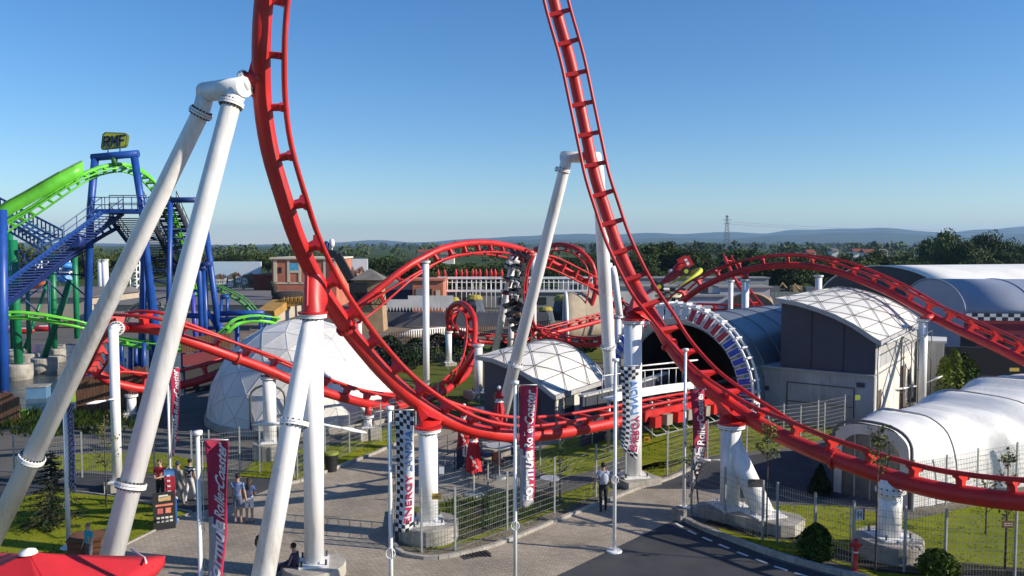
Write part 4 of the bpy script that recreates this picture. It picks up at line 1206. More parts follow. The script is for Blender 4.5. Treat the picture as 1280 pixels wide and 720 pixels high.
for k in range(5):
    a = B2.c0 + B2.d * (1.0 + k * 2.4) - B2.e * 1.2; z = 4.6
    m.tube(V3(a.x, a.y, 0), V3(a.x, a.y, z), .03, n=8); a2 = a + B2.d * 1.2 + B2.e * 1.2
    m.tube(V3(a.x, a.y, z), V3(a2.x, a2.y, 5.0), .018, n=6); m.tube(V3(a.x, a.y, 2.6), V3(a2.x, a2.y, 4.8), .018, n=6)
    if k < 4:
        b_ = a + B2.d * 2.4; m.tube(V3(a.x, a.y, z), V3(b_.x, b_.y, z), .03, n=6)
m.build('roof_stays', CABLE, root)
m = MB(); m.tube(B2.c0 - B2.e * .5 + V3(0, 0, 4.78), B2.c0 - B2.e * .5 + B2.d * B2.dl + V3(0, 0, 4.78), .07, n=8); m.build('gutter', GALV, root)
for q in (.2, 12.6): p = B2.c0 - B2.e * .1 + B2.d * q; MB().tube(V3(p.x, p.y, 0), V3(p.x, p.y, 4.75), .045, n=8).build('downpipe', GALV, root)
for q, z in ((5.6, 1.9), (5.9, 2.5), (.5, 2.6)): MB().beam(f0 + B2.e * q + V3(0, 0, z - .12), f0 + B2.e * (q + .4) + V3(0, 0, z - .12), .06, .25).build('vent', DGREYW, root)
for q in (1.6, 3.3): wallbox(m2_ := MB(), B2.c0 - B2.d * .03 + B2.e * q, B2.c0 - B2.d * .03 + B2.e * (q + .025), zl + .15, B2.zf(q, 0) - .05, .02); m2_.build('cladding_joint', BLACK, root)
# small annex past the column
a0 = V3(P(1163, 505, 52).x, 52, 0)
root = thing('annex', (a0.x, a0.y, 0), 'little white flat roofed annex standing just right of the column', 'building')
m = MB(); m.box(a0 + V3(.7, 1.2, 1.8), (1.3, 2.4, 3.6), -.5); m.build('wall', LWALL, root)
m = MB(); m.box(a0 + V3(.7, 1.2, 3.68), (1.6, 2.8, .14), -.5); m.build('roof', PANEL, root)
m = MB(); m.box(a0 + V3(.95, .0, 1.2), (.5, .06, 2.2), -.5); m.build('door', DARK, root)

# ---- launch tunnel with its ring of coloured panels
dv = V3(.71, .704, 0).normalized(); lv = V3(dv.y, -dv.x, 0)
tc_ = V3(P(846, 500, 46.8).x, 46.8, 1.55); RT = 4.55
root = thing('launch_tunnel', (tc_.x, tc_.y, 0), 'big grey blue half round metal tunnel that the red track runs into', 'tunnel')
TUNM = pm('tunnel_metal', (.25, .28, .32), .36, .2, .6, metal=.35, dirt=.35)
m = MB(); nu = 40; a0, a1 = -.34, PI + .34
def tp(a, s_, r): return tc_ + lv * (math.cos(a) * r) + V3(0, 0, math.sin(a) * r) + dv * s_
m.grid(lambda u, v: tp(a0 + (a1 - a0) * u, .5 + v * 15, RT - .35), nu, 14)
m.build('shell', TUNM, root, solid=.08)
m = MB()
for k in range(7):
    pts = [tp(a0 + (a1 - a0) * i / nu, .6 + k * 2.3, RT - .30) for i in range(nu + 1)]; m.path(pts, .05, 6)
m.build('ribs', TUNM, root)
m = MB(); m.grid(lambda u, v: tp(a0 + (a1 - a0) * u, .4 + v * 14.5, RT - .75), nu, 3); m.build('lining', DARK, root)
m = MB()
m.add([tp(a0 + (a1 - a0) * i / nu, 15.4, RT - .35) for i in range(nu + 1)] + [tc_ + dv * 15.4], [(i, i + 1, nu + 1) for i in range(nu)]); m.build('back_wall', TUNM, root)
m = MB()
for i in range(nu):
    A, B_ = a0 + (a1 - a0) * i / nu, a0 + (a1 - a0) * (i + 1) / nu
    m.add([tp(A, .45, RT - .8), tp(B_, .45, RT - .8), tp(B_, .45, RT - .3), tp(A, .45, RT - .3)], [(0, 1, 2, 3)])
m.build('mouth_ring', TUNM, root)
RW = pm('panel_white', (.78, .78, .78), .5, .06, 2); RBL = pm('panel_blue', (.012, .05, .42), .4, .1, 2); RRD = pm('panel_red', (.42, .015, .03), .4, .1, 2); RGY = pm('panel_grey', (.50, .52, .56), .5, .1, 2)
ringroot = thing('tunnel_gate', (tc_.x - dv.x, tc_.y - dv.y, 0), 'arch of red, white and blue tilted panels framing the tunnel mouth', 'arch')
m = MB(); m.path([tp(a0 + (a1 - a0) * i / 48, -.1, RT + .42) for i in range(49)], .07, 8); m.path([tp(a0 + (a1 - a0) * i / 48, .5, RT + .42) for i in range(49)], .07, 8); m.build('hoop', RW, ringroot)
NP = 29
for i in range(NP):
    a = -.22 + (PI + .44) * (i + .5) / NP; deg = math.degrees(a)
    mt = RBL if deg < 42 else RRD if deg < 76 else RGY if deg < 142 else RBL
    rad = lv * math.cos(a) + V3(0, 0, math.sin(a)); tg = -lv * math.sin(a) + V3(0, 0, math.cos(a))
    # each panel is a shallow box leaning outwards
    out = (rad * .95 + dv * .30).normalized(); c = tp(a, -.12, RT + .02); nrm = (dv * .95 - rad * .30).normalized()
    L = .92 if 42 <= deg < 142 else .80
    fr_ = MB().beam(c - out * L / 2, c + out * L / 2, .38, .07, nrm).build('panel_frame', RW, ringroot)
    MB().beam(c - out * (L / 2 - .03) - nrm * .045, c + out * (L / 2 - .07) - nrm * .045, .31, .02, nrm).build('panel', mt, fr_)
    MB().beam(c + out * L * .36 + nrm * .06, c + out * (L * .36) + nrm * .40, .26, .14, out).build('bracket_box', RW if i % 2 else RGY, fr_)
    MB().beam(tp(a, -.1, RT + .42), tp(a, .5, RT + .42), .1, .3, rad).build('rear_plate', RW if i % 2 else RGY, fr_)

# ---- white tent with a glazed arch front
TM = pm('tent_membrane', (.80, .79, .76), .5, .08, .5, coat=.08, dirt=.4, dcol=(.36, .34, .29))
cr = G(1137, 637); cl_ = G(1041, 614); e = (cl_ - cr).normalized(); wd = (cl_ - cr).length
d = V3(-e.y, e.x, 0); d = d if d.y > 0 else -d
root = thing('tent', (cr.x, cr.y, 0), 'long white membrane tent with humped roof and a glazed arched front', 'tent')
mid = (cr + cl_) / 2
def arch(s_, hw, h, z0=0, n=20, pw=.62, body=False):
    """rounded portal outline at distance s_ behind the door"""
    pts = []
    for k in range(n + 1):
        q = k / n
        if body:
            a = PI * q; xx = math.copysign(abs(math.cos(a)) ** .62, math.cos(a)); yy = math.sin(a) ** .66 if 0 < k < n else 0
            nz_ = noise.noise(V3(s_ * .9, q * 5, 3)); hw_ = 1 + .035 * nz_ * (1 if 0 < k < n else 0); xx *= hw_; yy *= 1 + .03 * noise.noise(V3(s_ * 1.3, q * 7, 8)) + .012 * math.sin(s_ * 9 + q * 20)
        elif q < .22: xx = 1; yy = .70 * q / .22
        elif q > .78: xx = -1; yy = .70 * (1 - q) / .22
        else:
            a = PI * (q - .22) / .56; xx = math.copysign(abs(math.cos(a)) ** .8, math.cos(a)); yy = .70 + .30 * math.sin(a) ** .85
        pts.append(mid + d * s_ - e * (xx * hw + max(0, hw - wd / 2 - .2) * .9) + V3(0, 0, z0 + yy * (h - z0)))
    return pts
secs = [(0.0, wd / 2, 3.02, .0), (.10, wd / 2 + .05, 3.05, 0)]
seq = [(.12, wd / 2 + .02, 3.0), (1.2, wd / 2 + .32, 3.06), (2.4, wd / 2 + .5, 3.22), (2.5, wd / 2 + .42, 2.80), (3.4, wd / 2 + .40, 2.95), (4.8, wd / 2 + .6, 3.0), (6.4, wd / 2 + 1.1, 3.0), (7.9, wd / 2 + 1.5, 3.42),
       (8.0, wd / 2 + 1.42, 2.9), (9.2, wd / 2 + 1.3, 3.0), (10.6, wd / 2 + 1.3, 3.05), (12, wd / 2 + 1.5, 3.15), (13.2, wd / 2 + 1.8, 3.5), (13.3, wd / 2 + 1.72, 3.0), (14.5, wd / 2 + 1.6, 3.1), (16, wd / 2 + 1.5, 3.2), (18, wd / 2 + 1.6, 3.1)]
rows = [arch(s_, hw, h, n=28) for s_, hw, h in catmull(seq, .4)] if False else []
dense = []
for i in range(len(seq) - 1):
    a, b_ = seq[i], seq[i + 1]; k = max(1, int((b_[0] - a[0]) / .25))
    for j in range(k):
        t = j / k; t2 = t * t * (3 - 2 * t) if b_[0] - a[0] > .2 else t
        dense.append((a[0] + (b_[0] - a[0]) * t, a[1] + (b_[1] - a[1]) * t2, a[2] + (b_[2] - a[2]) * t2))
dense.append(seq[-1])
rows = [arch(s_, hw, h, n=28, body=True) for s_, hw, h in dense]
m = MB(); nn = 29
m.add([p for r_ in rows for p in r_], [(j * nn + i, (j + 1) * nn + i, (j + 1) * nn + i + 1, j * nn + i + 1) for j in range(len(rows) - 1) for i in range(nn - 1)], True)
m.build('membrane', TM, root)
m = MB(); ed = rows[-1]; m.add(ed + [mid + d * 18], [(i + 1, i, len(ed)) for i in range(len(ed) - 1)]); m.build('back_wall', TM, root)
for s_, hw, h in ((2.42, wd / 2 + .51, 3.24), (7.92, wd / 2 + 1.51, 3.44), (13.22, wd / 2 + 1.81, 3.52)):
    MB().path(arch(s_, hw, h, n=28, body=True), .028, 8).build('hoop', pm('hoop_grey', (.40, .40, .42), .5), root)
m = MB(); A = arch(-.02, wd / 2 + .04, 3.1, n=28); 
for i in range(28): m.beam(A[i], A[i + 1], .10, .09, d)
m.build('front_arch', pm('arch_dark', (.10, .11, .14), .4, .1, 2), root)
m = MB(); A1 = arch(-.06, wd / 2 - .05, 2.98, n=28); A2 = arch(-.06, wd / 2 - .38, 2.58, n=28)
m.add(A1 + A2, [(i, i + 1, 29 + i + 1, 29 + i) for i in range(28)]); m.build('front_frame', pm('frame_pale', (.58, .58, .56), .5), root)
m = MB(); A2 = arch(-.01, wd / 2 - .38, 2.58, n=28)
m.add(A2 + [mid - d * .01], [(i, i + 1, 29) for i in range(28)])
gl, nt, b = nodemat('tent_glazing'); b.inputs['Base Color'].default_value = (.22, .22, .20, 1); b.inputs['Roughness'].default_value = .15; b.inputs['Alpha'].default_value = .62; b.inputs['Specular IOR Level'].default_value = .7
m.build('glazing', gl, root)
m = MB()
for x in (-.62, .0, .62): m.beam(mid + e * x - d * .03, mid + e * x - d * .03 + V3(0, 0, 2.5), .05, .05, d)
m.beam(mid + e * 1.0 - d * .03 + V3(0, 0, 2.0), mid - e * 1.0 - d * .03 + V3(0, 0, 2.0), .05, .05)
m.build('mullions', pm('frame_grey', (.40, .40, .40), .5), root)
# curtains inside
m = MB()
for sg in (-1, 1): m.grid(lambda u, v, sg=sg: mid + d * (.5 + .06 * math.sin(u * 40)) + e * (sg * (.08 + u * .9 * (1 - .45 * (1 - v)))) + V3(0, 0, v * 2.35), 40, 6)
m.build('curtain', pm('curtain_grey', (.35, .34, .30), .8, .1, 2), root)
# chain barrier posts near the tent
# ---- right-hand halls behind
def barrel(name, label, c, ax, L, hw, h0, rise, mat, group=None, wallm=None, n=24, gable=None, cat='building', ribs=0, gopen=False):
    ax = Vector(ax).normalized(); sv = V3(-ax.y, ax.x, 0); c = Vector(c)
    root = thing(name, (c.x, c.y, 0), label, cat, group)
    m = MB(); m.grid(lambda u, v: c + ax * (v * L) + sv * (math.cos(PI * u) * hw) + V3(0, 0, h0 + math.sin(PI * u) * rise), n, 10); m.build('roof', mat, root, solid=.1)
    if wallm:
        m = MB()
        for sg in (-1, 1):
            a = c + sv * hw * sg * .985; b_ = a + ax * L; m.beam(V3(a.x, a.y, h0 / 2), V3(b_.x, b_.y, h0 / 2), .12, h0)
        m.build('side_wall', wallm, root)
    for s_, gm in ((.05, gable), (L - .05, gable)):
        if gm:
            m = MB(); pts = [c + ax * s_ + sv * (math.cos(PI * k / n) * hw * .98) + V3(0, 0, h0 + math.sin(PI * k / n) * rise * .98) for k in range(n + 1)]
            a = c + ax * s_ - sv * hw * .98; b_ = c + ax * s_ + sv * hw * .98
            m.add(pts + [a, b_], [tuple(range(n + 3))]); m.build('gable_wall', gm, root)
    if ribs:
        m = MB()
        for k in range(ribs + 1):
            m.path([c + ax * (L * k / ribs) + sv * (math.cos(PI * i / n) * hw) + V3(0, 0, h0 + math.sin(PI * i / n) * rise + .06) for i in range(n + 1)], .06, 6)
        m.build('ribs', mat, root)
    return root
WH = pm('warehouse_white', (.86, .84, .78), .6, .08, .3); BG = pm('warehouse_grey', (.33, .36, .44), .5, .1, .3); RW2 = pm('red_cladding', (.30, .02, .035), .6, .15, .5)
c = V3(P(1166, 380, 72).x, 72, 0)
w2 = barrel('warehouse', 'grey blue barrel roofed hall with red walls and a checkered band at right', c, (1, -.13, 0), 42, 6.8, 4.4, 2.5, BG, None, RW2, gable=BG, ribs=8)
# checkered band along the eave
CHK_W = pm('check_white', (.75, .75, .75), .5, .05, 2); CHK_B = pm('check_black', (.015, .015, .02), .5, .05, 2)
ax = V3(1, -.13, 0).normalized(); sv = V3(-ax.y, ax.x, 0)
mm = MB()
for k in range(90):
    for j in range(2):
        mm.mat = (k + j) % 2
        a = c + ax * (k * .46) - sv * 6.93 + V3(0, 0, 3.85 + j * .28); b_ = a + ax * .46
        mm.add([a, b_, b_ + V3(0, 0, .28), a + V3(0, 0, .28)], [(0, 1, 2, 3)])
mm.build('checkered_band', [CHK_B, CHK_W], w2)
for px in (1212, 1240, 1262): 
    a = V3(P(px, 420, 65).x, c.y - 6.9 - .13 * (P(px, 420, 65).x - c.x), 1.6); MB().box(a, (1.2, .08, 2.2), -.13).build('window', GLASS, w2)
c = V3(P(1052, 380, 118).x, 100, 0)
barrel('warehouse', 'large white arched roof hall far at right with an open side drawn as a dark shade sheet', V3(P(1100, 380, 92).x, 92, 0), (1, .30, 0), 34, 11, 2.6, 5.0, WH, None, LWALL, gable=pm('opening_shade', (.05, .05, .055), .7))  # dark gable sheets stand for the shade inside the open end
barrel('storage_hall', 'dark brown barrel roofed shelter far behind the hill track', V3(P(938, 380, 95).x, 95, 0), (.3, 1, 0), 14, 3.0, 1.6, 2.6, pm('tan_roof', (.34, .24, .15), .7, .15, .5), None, pm('tan_wall', (.30, .18, .11), .8), gable=pm('tan_wall', (.30, .18, .11), .8))

# dark low storey right of the annex
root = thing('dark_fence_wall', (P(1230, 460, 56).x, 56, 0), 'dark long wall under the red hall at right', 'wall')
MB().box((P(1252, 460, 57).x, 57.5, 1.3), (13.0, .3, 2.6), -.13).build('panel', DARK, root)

# ---- white low halls behind the racing car
for (x0, x1, y0, yb, Y, mt, lab) in [(742, 848, 359, 402, 104, LWALL, 'long cream wall building behind the thick white column'), (846, 905, 371, 400, 96, pm('bluewhite_wall', (.42, .44, .52), .8, .1, .4), 'pale blue grey hall under the racing car sculpture'), (900, 962, 360, 398, 98, pm('bluewhite_wall', (.42, .44, .52), .8, .1, .4), 'pale blue grey hall left of the tan barrel roof'),
        (560, 742, 366, 386, 128, pm('grey_wall_far', (.24, .26, .27), .85, .15, .3), 'long grey wall under the red umbrellas'), (700, 960, 348, 362, 150, pm('fence_far', (.28, .29, .30), .85, .15, .3), 'far grey wall in front of the tree belt')]:
    a, b_ = X(x0, Y), X(x1, Y); zt = Z(y0, Y)
    root = thing('low_building', ((a + b_) / 2, Y, 0), lab, 'building')
    MB().box(((a + b_) / 2, Y + 2, zt / 2), (b_ - a, 4, zt)).build('wall', mt, root)
    MB().box(((a + b_) / 2, Y + 2, zt + .1), (b_ - a + .5, 4.5, .2)).build('roof', pm('roof_grey', (.26, .255, .25), .8, .15, .3), root)
    k = 0
    while k < (b_ - a) / 6 - 1:
        MB().box((a + 3 + k * 6, Y - .03, zt * .45), (1.6, .1, zt * .5)).build('window', GLASS, root); k += 1

# ---- sculpture: red racing car on a checkered pedestal
pb = P(837, 388, 82); base = V3(pb.x, 82, 0)
root = thing('racing_car_sculpture', (base.x, base.y, 0), 'red racing car tilted up on a checkered round pedestal with a yellow rim', 'sculpture')
z0, z1 = Z(384, 82), Z(361, 82)
def checkcyl(r0, r1, za, zb, n, k, nm):
    m = MB()
    for j in range(k):
        for i in range(n):
            m.mat = (i + j) % 2
            def pp(i_, j_):
                a = 2 * PI * i_ / n; r = r0 + (r1 - r0) * j_ / k
                return base + V3(math.cos(a) * r, math.sin(a) * r, za + (zb - za) * j_ / k)
            m.add([pp(i, j), pp(i + 1, j), pp(i + 1, j + 1), pp(i, j + 1)], [(0, 1, 2, 3)])
    m.build(nm, [CHK_W, CHK_B], root)
checkcyl(1.0, 1.0, 0, z0 + 1.0, 16, 8, 'pedestal')
checkcyl(1.15, 1.9, z0 + 1.3, z1, 18, 3, 'upper_drum')
MB().lathe([(1.0, z0 + 1.0), (1.5, z0 + 1.05), (1.5, z0 + 1.25), (1.15, z0 + 1.3)], base, 28).build('band', pm('cream', (.6, .58, .4), .6), root)
YL = pm('yellow_green', (.55, .58, .03), .5, .1, 1)
til = Matrix.Rotation(R(-30), 3, 'Y')
ctr = base + V3(.5, 0, z1 + .95)
m = MB(); pts = []
for k in range(33):
    a = -PI * .55 + 1.1 * PI * k / 32; pts.append(ctr + til @ V3(math.cos(a) * 2.7, math.sin(a) * 2.0, -.45))
m.path(pts, [.05 + .22 * math.sin(PI * k / 32) for k in range(33)], 10); m.build('yellow_rim', YL, root)
def cr_(x, y, z): return ctr + til @ (V3(x * .95, y, z * .85 + .3))
cb = MB(); secs_ = [(-3.3, .12, .06, 0), (-2.4, .22, .14, .02), (-1.2, .38, .28, .1), (-.3, .5, .45, .22), (.6, .55, .55, .35), (1.5, .4, .45, .35), (2.1, .2, .25, .3)]
rows = []
for x, w_, h_, zc in secs_:
    for k in range(10):
        a = 2 * PI * k / 10; rows.append(cr_(x, math.cos(a) * w_, zc + math.sin(a) * h_))
cb.add(rows, [(j * 10 + k, j * 10 + (k + 1) % 10, (j + 1) * 10 + (k + 1) % 10, (j + 1) * 10 + k) for j in range(len(secs_) - 1) for k in range(10)], True)
cb.build('body', RED, root)
q = til
MB().box(cr_(-3.1, 0, -.05), (.8, 2.6, .10), M=q).build('front_wing', RED, root)
rw = MB().box(cr_(1.9, 0, .95), (.7, 2.0, .10), M=q).build('rear_wing', RED, root)
for sy in (-1, 1):
    MB().box(cr_(1.9, sy * .85, .85), (1.0, .06, 1.1), M=q).build('end_plate', RED, rw); MB().box(cr_(1.9, sy * .89, .9), (.28, .02, .7), M=q).build('stripe', WHITE, rw)
MB().path([cr_(.5, 0, .7), cr_(1.2, 0, 1.0), cr_(1.9, 0, .9)], [.3, .26, .1], 8).build('airbox', RED, root)
for sy in (-1, 1): MB().beam(cr_(-.9, sy * .55, .05), cr_(1.0, sy * .6, .12), .5, .45).build('sidepod', WHITE if sy > 0 else RED, root)
MB().ball(cr_(.1, 0, .75), .25).build('helmet', WHITE, root)
for x in (-2.0, 1.3):
    for y in (-.95, .95):
        a = cr_(x, y - .22, .02); b_ = cr_(x, y + .22, .02); w_ = MB().tube(a, b_, .48, n=20, smooth=False).build('wheel', BLACK, root)
        MB().tube(a - V3(0, .01, 0), b_ + V3(0, .01, 0), .22, n=14, smooth=False).build('rim', YL, w_)

# ---- white bleacher fence with red umbrellas on it
root = thing('footbridge', (X(620, 125), 125, 0), 'long white railed platform below the row of small red umbrellas', 'platform')
a, b_ = X(548, 125), X(760, 125)
zt, zb = Z(347, 125), Z(363, 125)
m = MB(); m.beam(V3(a, 124, zt), V3(b_, 124, zt), .3, .35); m.beam(V3(a, 124, zt - .7), V3(b_, 124, zt - .7), .12, .12); m.beam(V3(a, 124, zb), V3(b_, 124, zb), .5, .3); m.build('rail', WHITE, root)
m = MB(); k = a
while k < b_: m.tube(V3(k, 124, zb), V3(k, 124, zt), .07, n=6); k += .75
m.build('balusters', WHITE, root)
m = MB(); k = a
while k < b_: m.tube(V3(k, 124, 0), V3(k, 124, zb), .15, n=6); k += 5
m.build('posts', GALV, root)
for px in (548, 556, 570, 577, 583, 591, 595, 600, 608, 614, 619, 627):
    x = X(px, 127); o = thing('parasol', (x, 127, 0), 'small closed red umbrella in the row on the white platform', 'umbrella', 'small red umbrellas in a row')
    MB().tube((x, 127, 0), (x, 127, Z(342, 127)), .06, n=6).build('pole', WHITE, o)
    MB().lathe([(.42, Z(349, 127)), (.22, Z(344, 127)), (.32, Z(342.5, 127)), (.05, Z(336, 127))], (x, 127, 0), 10).build('canopy', RED, o)

# shell arch
root = thing('beige_shell', (X(730, 92), 92, 0), 'beige ribbed half tunnel with a white rim beside the tapering column', 'shelter')
c = V3(X(752, 92), 90, 0); SH = pm('shell_beige', (.36, .30, .22), .8, .15, .8)
m = MB(); sh = lambda u, v: c + V3(-4.3 + v * 6 + (1 - math.sin(u * PI / 2)) * .0, v * 4, 0) + V3(-math.cos(u * PI) * 1.0 * 0, u * 0, 0) + V3(0, (u - .5) * 7, math.sin(u * PI) ** .7 * 4.6)
m.grid(sh, 20, 8); m.build('shell', SH, root, solid=.15)
m = MB().path([sh(k / 20, 0) for k in range(21)], .18, 8); m.build('rim', WHITE, root)
for j in (3, 6): MB().path([sh(k / 20, j / 8) for k in range(21)], .08, 6).build('rib', DARK, root)

# huts with yellow thatched roofs
for (px, py, yt, w_, lab) in [(566, 395, 371, 2.2, 'leftmost hut with yellow roof by the spiked fence'), (593, 393, 368, 2.6, 'hut with yellow roof above the corkscrew'), (704, 398, 368, 2.8, 'dark hut with yellow roof left of the beige shell'), (682, 403, 383, 2.0, 'low hut with yellow roof right of the hanging train')]:
    g_ = G(px, py); zt = Z(yt, g_.y)
    o = thing('hut', (g_.x, g_.y, 0), lab, 'hut', 'small huts with yellow roofs')
    MB().lathe([(w_ * .62, 0), (w_ * .5, zt * .5), (w_ * .42, zt * .82)], (g_.x, g_.y, 0), 9, False).build('wall', pm('hut_wall', (.10, .12, .15), .9, .3, 2, bump=.5), o)
    MB().lathe([(w_ * .46, zt * .74), (w_ * .47, zt * .80), (w_ * .34, zt * .97), (.01, zt)], (g_.x, g_.y, 0), 12, False).build('roof', pm('thatch_yellow', (.42, .34, .07), .9, .4, 5), o)
    MB().box((g_.x, g_.y - w_ * .55, zt * .25), (.7, .2, zt * .45)).build('door', DARK, o)

# spiked dark palisade and grey wall
def palisade(x0, x1, Y, ytop, ybase, label, mat, group='dark spiked palisades', n=None):
    a, b_ = X(x0, Y), X(x1, Y); zt = Z(ytop, Y)
    root = thing('palisade', ((a + b_) / 2, Y, 0), label, 'fence', group)
    m = MB(); m.box(((a + b_) / 2, Y, zt * .4), (b_ - a, .25, zt * .8)); k = a; r = random.Random(int(x0))
    while k < b_:
        h = zt * r.uniform(.86, 1.05); w_ = .17
        m.add([(k - w_, Y - .14, zt * .75), (k + w_, Y - .14, zt * .75), (k, Y - .1, h), (k - w_, Y + .1, zt * .75), (k + w_, Y + .1, zt * .75)], [(0, 1, 2), (4, 3, 2), (1, 4, 2), (3, 0, 2)]); k += .42
    m.build('stakes', mat, root); return root
WD = pm('dark_wood', (.035, .028, .022), .9, .3, 3)
palisade(477, 700, 106, 388, 400, 'dark spiked palisade running behind the corkscrew', WD)
palisade(-20, 118, 96, 408, 420, 'dark spiked palisade at the far left behind the green columns', WD)
root = thing('boundary_wall', (X(560, 98), 98, 0), 'grey blue wall at the foot of the dark palisade', 'wall')
MB().box((X(570, 98), 98, .85), (X(700, 98) - X(470, 98), .3, 1.7)).build('panel', pm('slate_wall', (.12, .125, .15), .8, .2, .5), root)
root = thing('zigzag_canopy', (X(487, 104), 104, 0), 'white zigzag edged canopy on the palisade by the tan tower', 'canopy')
m = MB(); 
for i in range(22):
    x = X(478, 104) + i * .42; m.add([(x, 104, 2.0), (x + .42, 104, 2.0), (x + .42, 104, 3.4 if i > 7 else 2.9), (x, 104, 3.4 if i > 7 else 2.9), (x + .21, 104, 1.3)], [(0, 1, 2, 3), (0, 4, 1)])
m.build('cloth', PANEL, root, solid=.05)

# brown ground and low picket fences behind the corkscrew
root = thing('picket_fence', (X(560, 78), 78, 0), 'low brown picket fence curving behind the corkscrew', 'fence')
m = MB(); m.path([P(487, 428, 80), P(560, 420, 84), P(640, 408, 88), P(690, 400, 92)], .04, 5); pp = [P(487 + 4 * k, 0, 80) for k in range(50)]
for k in range(70):
    t = k / 70; Y = 80 + 12 * t; x = X(487 + 203 * t, Y); m.box((x, Y, .6), (.12, .06, 1.2))
m.build('pickets', pm('brown_wood', (.16, .10, .06), .9, .3, 3), root)

# terracotta block
def block(label, x0, x1, yt, Y, dep, mat, roofm=None, cat='building', name='park_building', wins=(), trim=None, over=.3, rt=.25, rz=0):
    a, b_ = X(x0, Y), X(x1, Y); zt = Z(yt, Y)
    root = thing(name, ((a + b_) / 2, Y, 0), label, cat)
    MB().box(((a + b_) / 2, Y + dep / 2, zt / 2), (b_ - a, dep, zt)).build('wall', mat, root)
    MB().box(((a + b_) / 2, Y + dep / 2, zt + rt / 2), (b_ - a + over * 2, dep + over * 2, rt)).build('roof', roofm or mat, root)
    for (wx0, wx1, wy0, wy1, wm_) in wins:
        wa, wb, wz1, wz0 = X(wx0, Y), X(wx1, Y), Z(wy0, Y), Z(wy1, Y)
        MB().box(((wa + wb) / 2, Y - .02, (wz0 + wz1) / 2), (wb - wa, .12, wz1 - wz0)).build('window' if wm_ is GLASS else 'wall_panel', wm_, root)
    return root
TC = pm('terracotta', (.50, .17, .10), .85, .15, .4); TCD = pm('terracotta_dark', (.22, .06, .04), .85, .15, .4); CRM = pm('cream_trim', (.62, .56, .42), .8, .1, .5)
block('terracotta red cube building right of the tan tower', 516, 554, 351, 118, 7, TC, TC, wins=[(520, 531, 361, 378, pm('roller_grey', (.25, .24, .23), .7)), (537, 540, 361, 376, DARK), (545, 550, 363, 374, CRM)])
block('dark shed with grey roof between the tower and the red cube', 476, 518, 362, 119, 9, pm('navy_wall', (.03, .03, .06), .8), pm('roof_grey', (.26, .255, .25), .8, .15, .3), rt=1.2)
# mural block (plain terracotta facades with cream frames and a blue arch)
rb = block('terracotta facade building with cream frames and a blue arched picture', 341, 421, 324, 128, 12, TC, CRM, rt=.3, wins=[(343, 347, 325, 354, CRM), (360, 363, 325, 354, CRM), (374, 377, 325, 354, CRM), (405, 408, 325, 354, CRM), (418, 421, 325, 354, CRM), (363, 374, 338, 341, CRM), (343, 421, 353, 355, CRM), (363.5, 373.5, 329, 338, pm('mural_blue', (.10, .45, .70), .7, .3, 3)), (349, 353, 334, 341, DARK), (408, 418, 327, 353, TCD)])
block('dark red low building between the two painted walls', 318, 343, 345, 132, 8, TCD, TCD)
def mural(label, x0, x1, yt, yb, Y, seed):
    a, b_ = X(x0, Y), X(x1, Y); z1, z0 = Z(yt, Y), Z(yb, Y); r = random.Random(seed)
    root = thing('painted_backdrop', ((a + b_) / 2, Y, 0), label, 'billboard', 'painted village backdrops')
    MB().box(((a + b_) / 2, Y + .3, (z0 + z1) / 2 + 0), (b_ - a, .3, z1 - z0)).build('sky_board', pm('board_sky', (.42, .62, .74), .8, .35, .15, c2=(.72, .76, .78)), root)
    for k in range(4):
        x = a + (b_ - a) * (k + .5) / 4; MB().box((x, Y + 1, z0 / 2), (.3, .3, z0)).build('post', GALV, root)
    w_ = b_ - a; hh = z1 - z0
    def tri(cx, hw, h_, mt, nm, yy):
        m = MB(); pts = [V3(cx - hw, yy, z0), V3(cx + hw, yy, z0), V3(cx + hw * .55, yy, z0 + h_ * .55), V3(cx + hw * .1, yy, z0 + h_), V3(cx - hw * .35, yy, z0 + h_ * .85), V3(cx - hw * .7, yy, z0 + h_ * .4)]
        m.extrude(pts, V3(0, .06, 0)); m.build(nm, mt, root)
    brn = pm('painted_rock', (.26, .19, .13), .9, .4, .6)
    for k in range(3): tri(a + w_ * (.2 + .3 * k), w_ * .24, hh * r.uniform(.5, .72), brn, 'painted_rock', Y + .02 - k * .012)
    for k in range(13):
        cx = a + w_ * (.06 + .88 * r.random()); ww = r.uniform(.4, .9); h_ = r.uniform(.5, 1.3); zz = z0 + r.uniform(0, hh * .22)
        mt = r.choice([CRM, PANEL, LWALL, PANEL]); yy = Y - .05 - k * .012
        o = MB(); o.box((cx, yy, zz + h_ / 2), (ww, .05, h_)); ob = o.build('painted_house', mt, root)
        MB().extrude([V3(cx - ww * .6, yy - .03, zz + h_), V3(cx + ww * .6, yy - .03, zz + h_), V3(cx, yy - .03, zz + h_ + .7)], V3(0, .05, 0)).build('painted_roof', pm('painted_tile', (.22, .12, .08), .9, .3, 2) if k % 2 else brn, ob)
        for j in range(2): MB().box((cx - .2 + j * .4, yy - .03, zz + h_ * .55), (.14, .03, .3)).build('painted_window', DARK, ob)
mural('painted sky and village backdrop wall left of the terracotta facade', 262, 327, 327, 360, 134, 3)
mural('smaller painted village backdrop right of the terracotta facade', 421, 460, 323.5, 352, 140, 5)
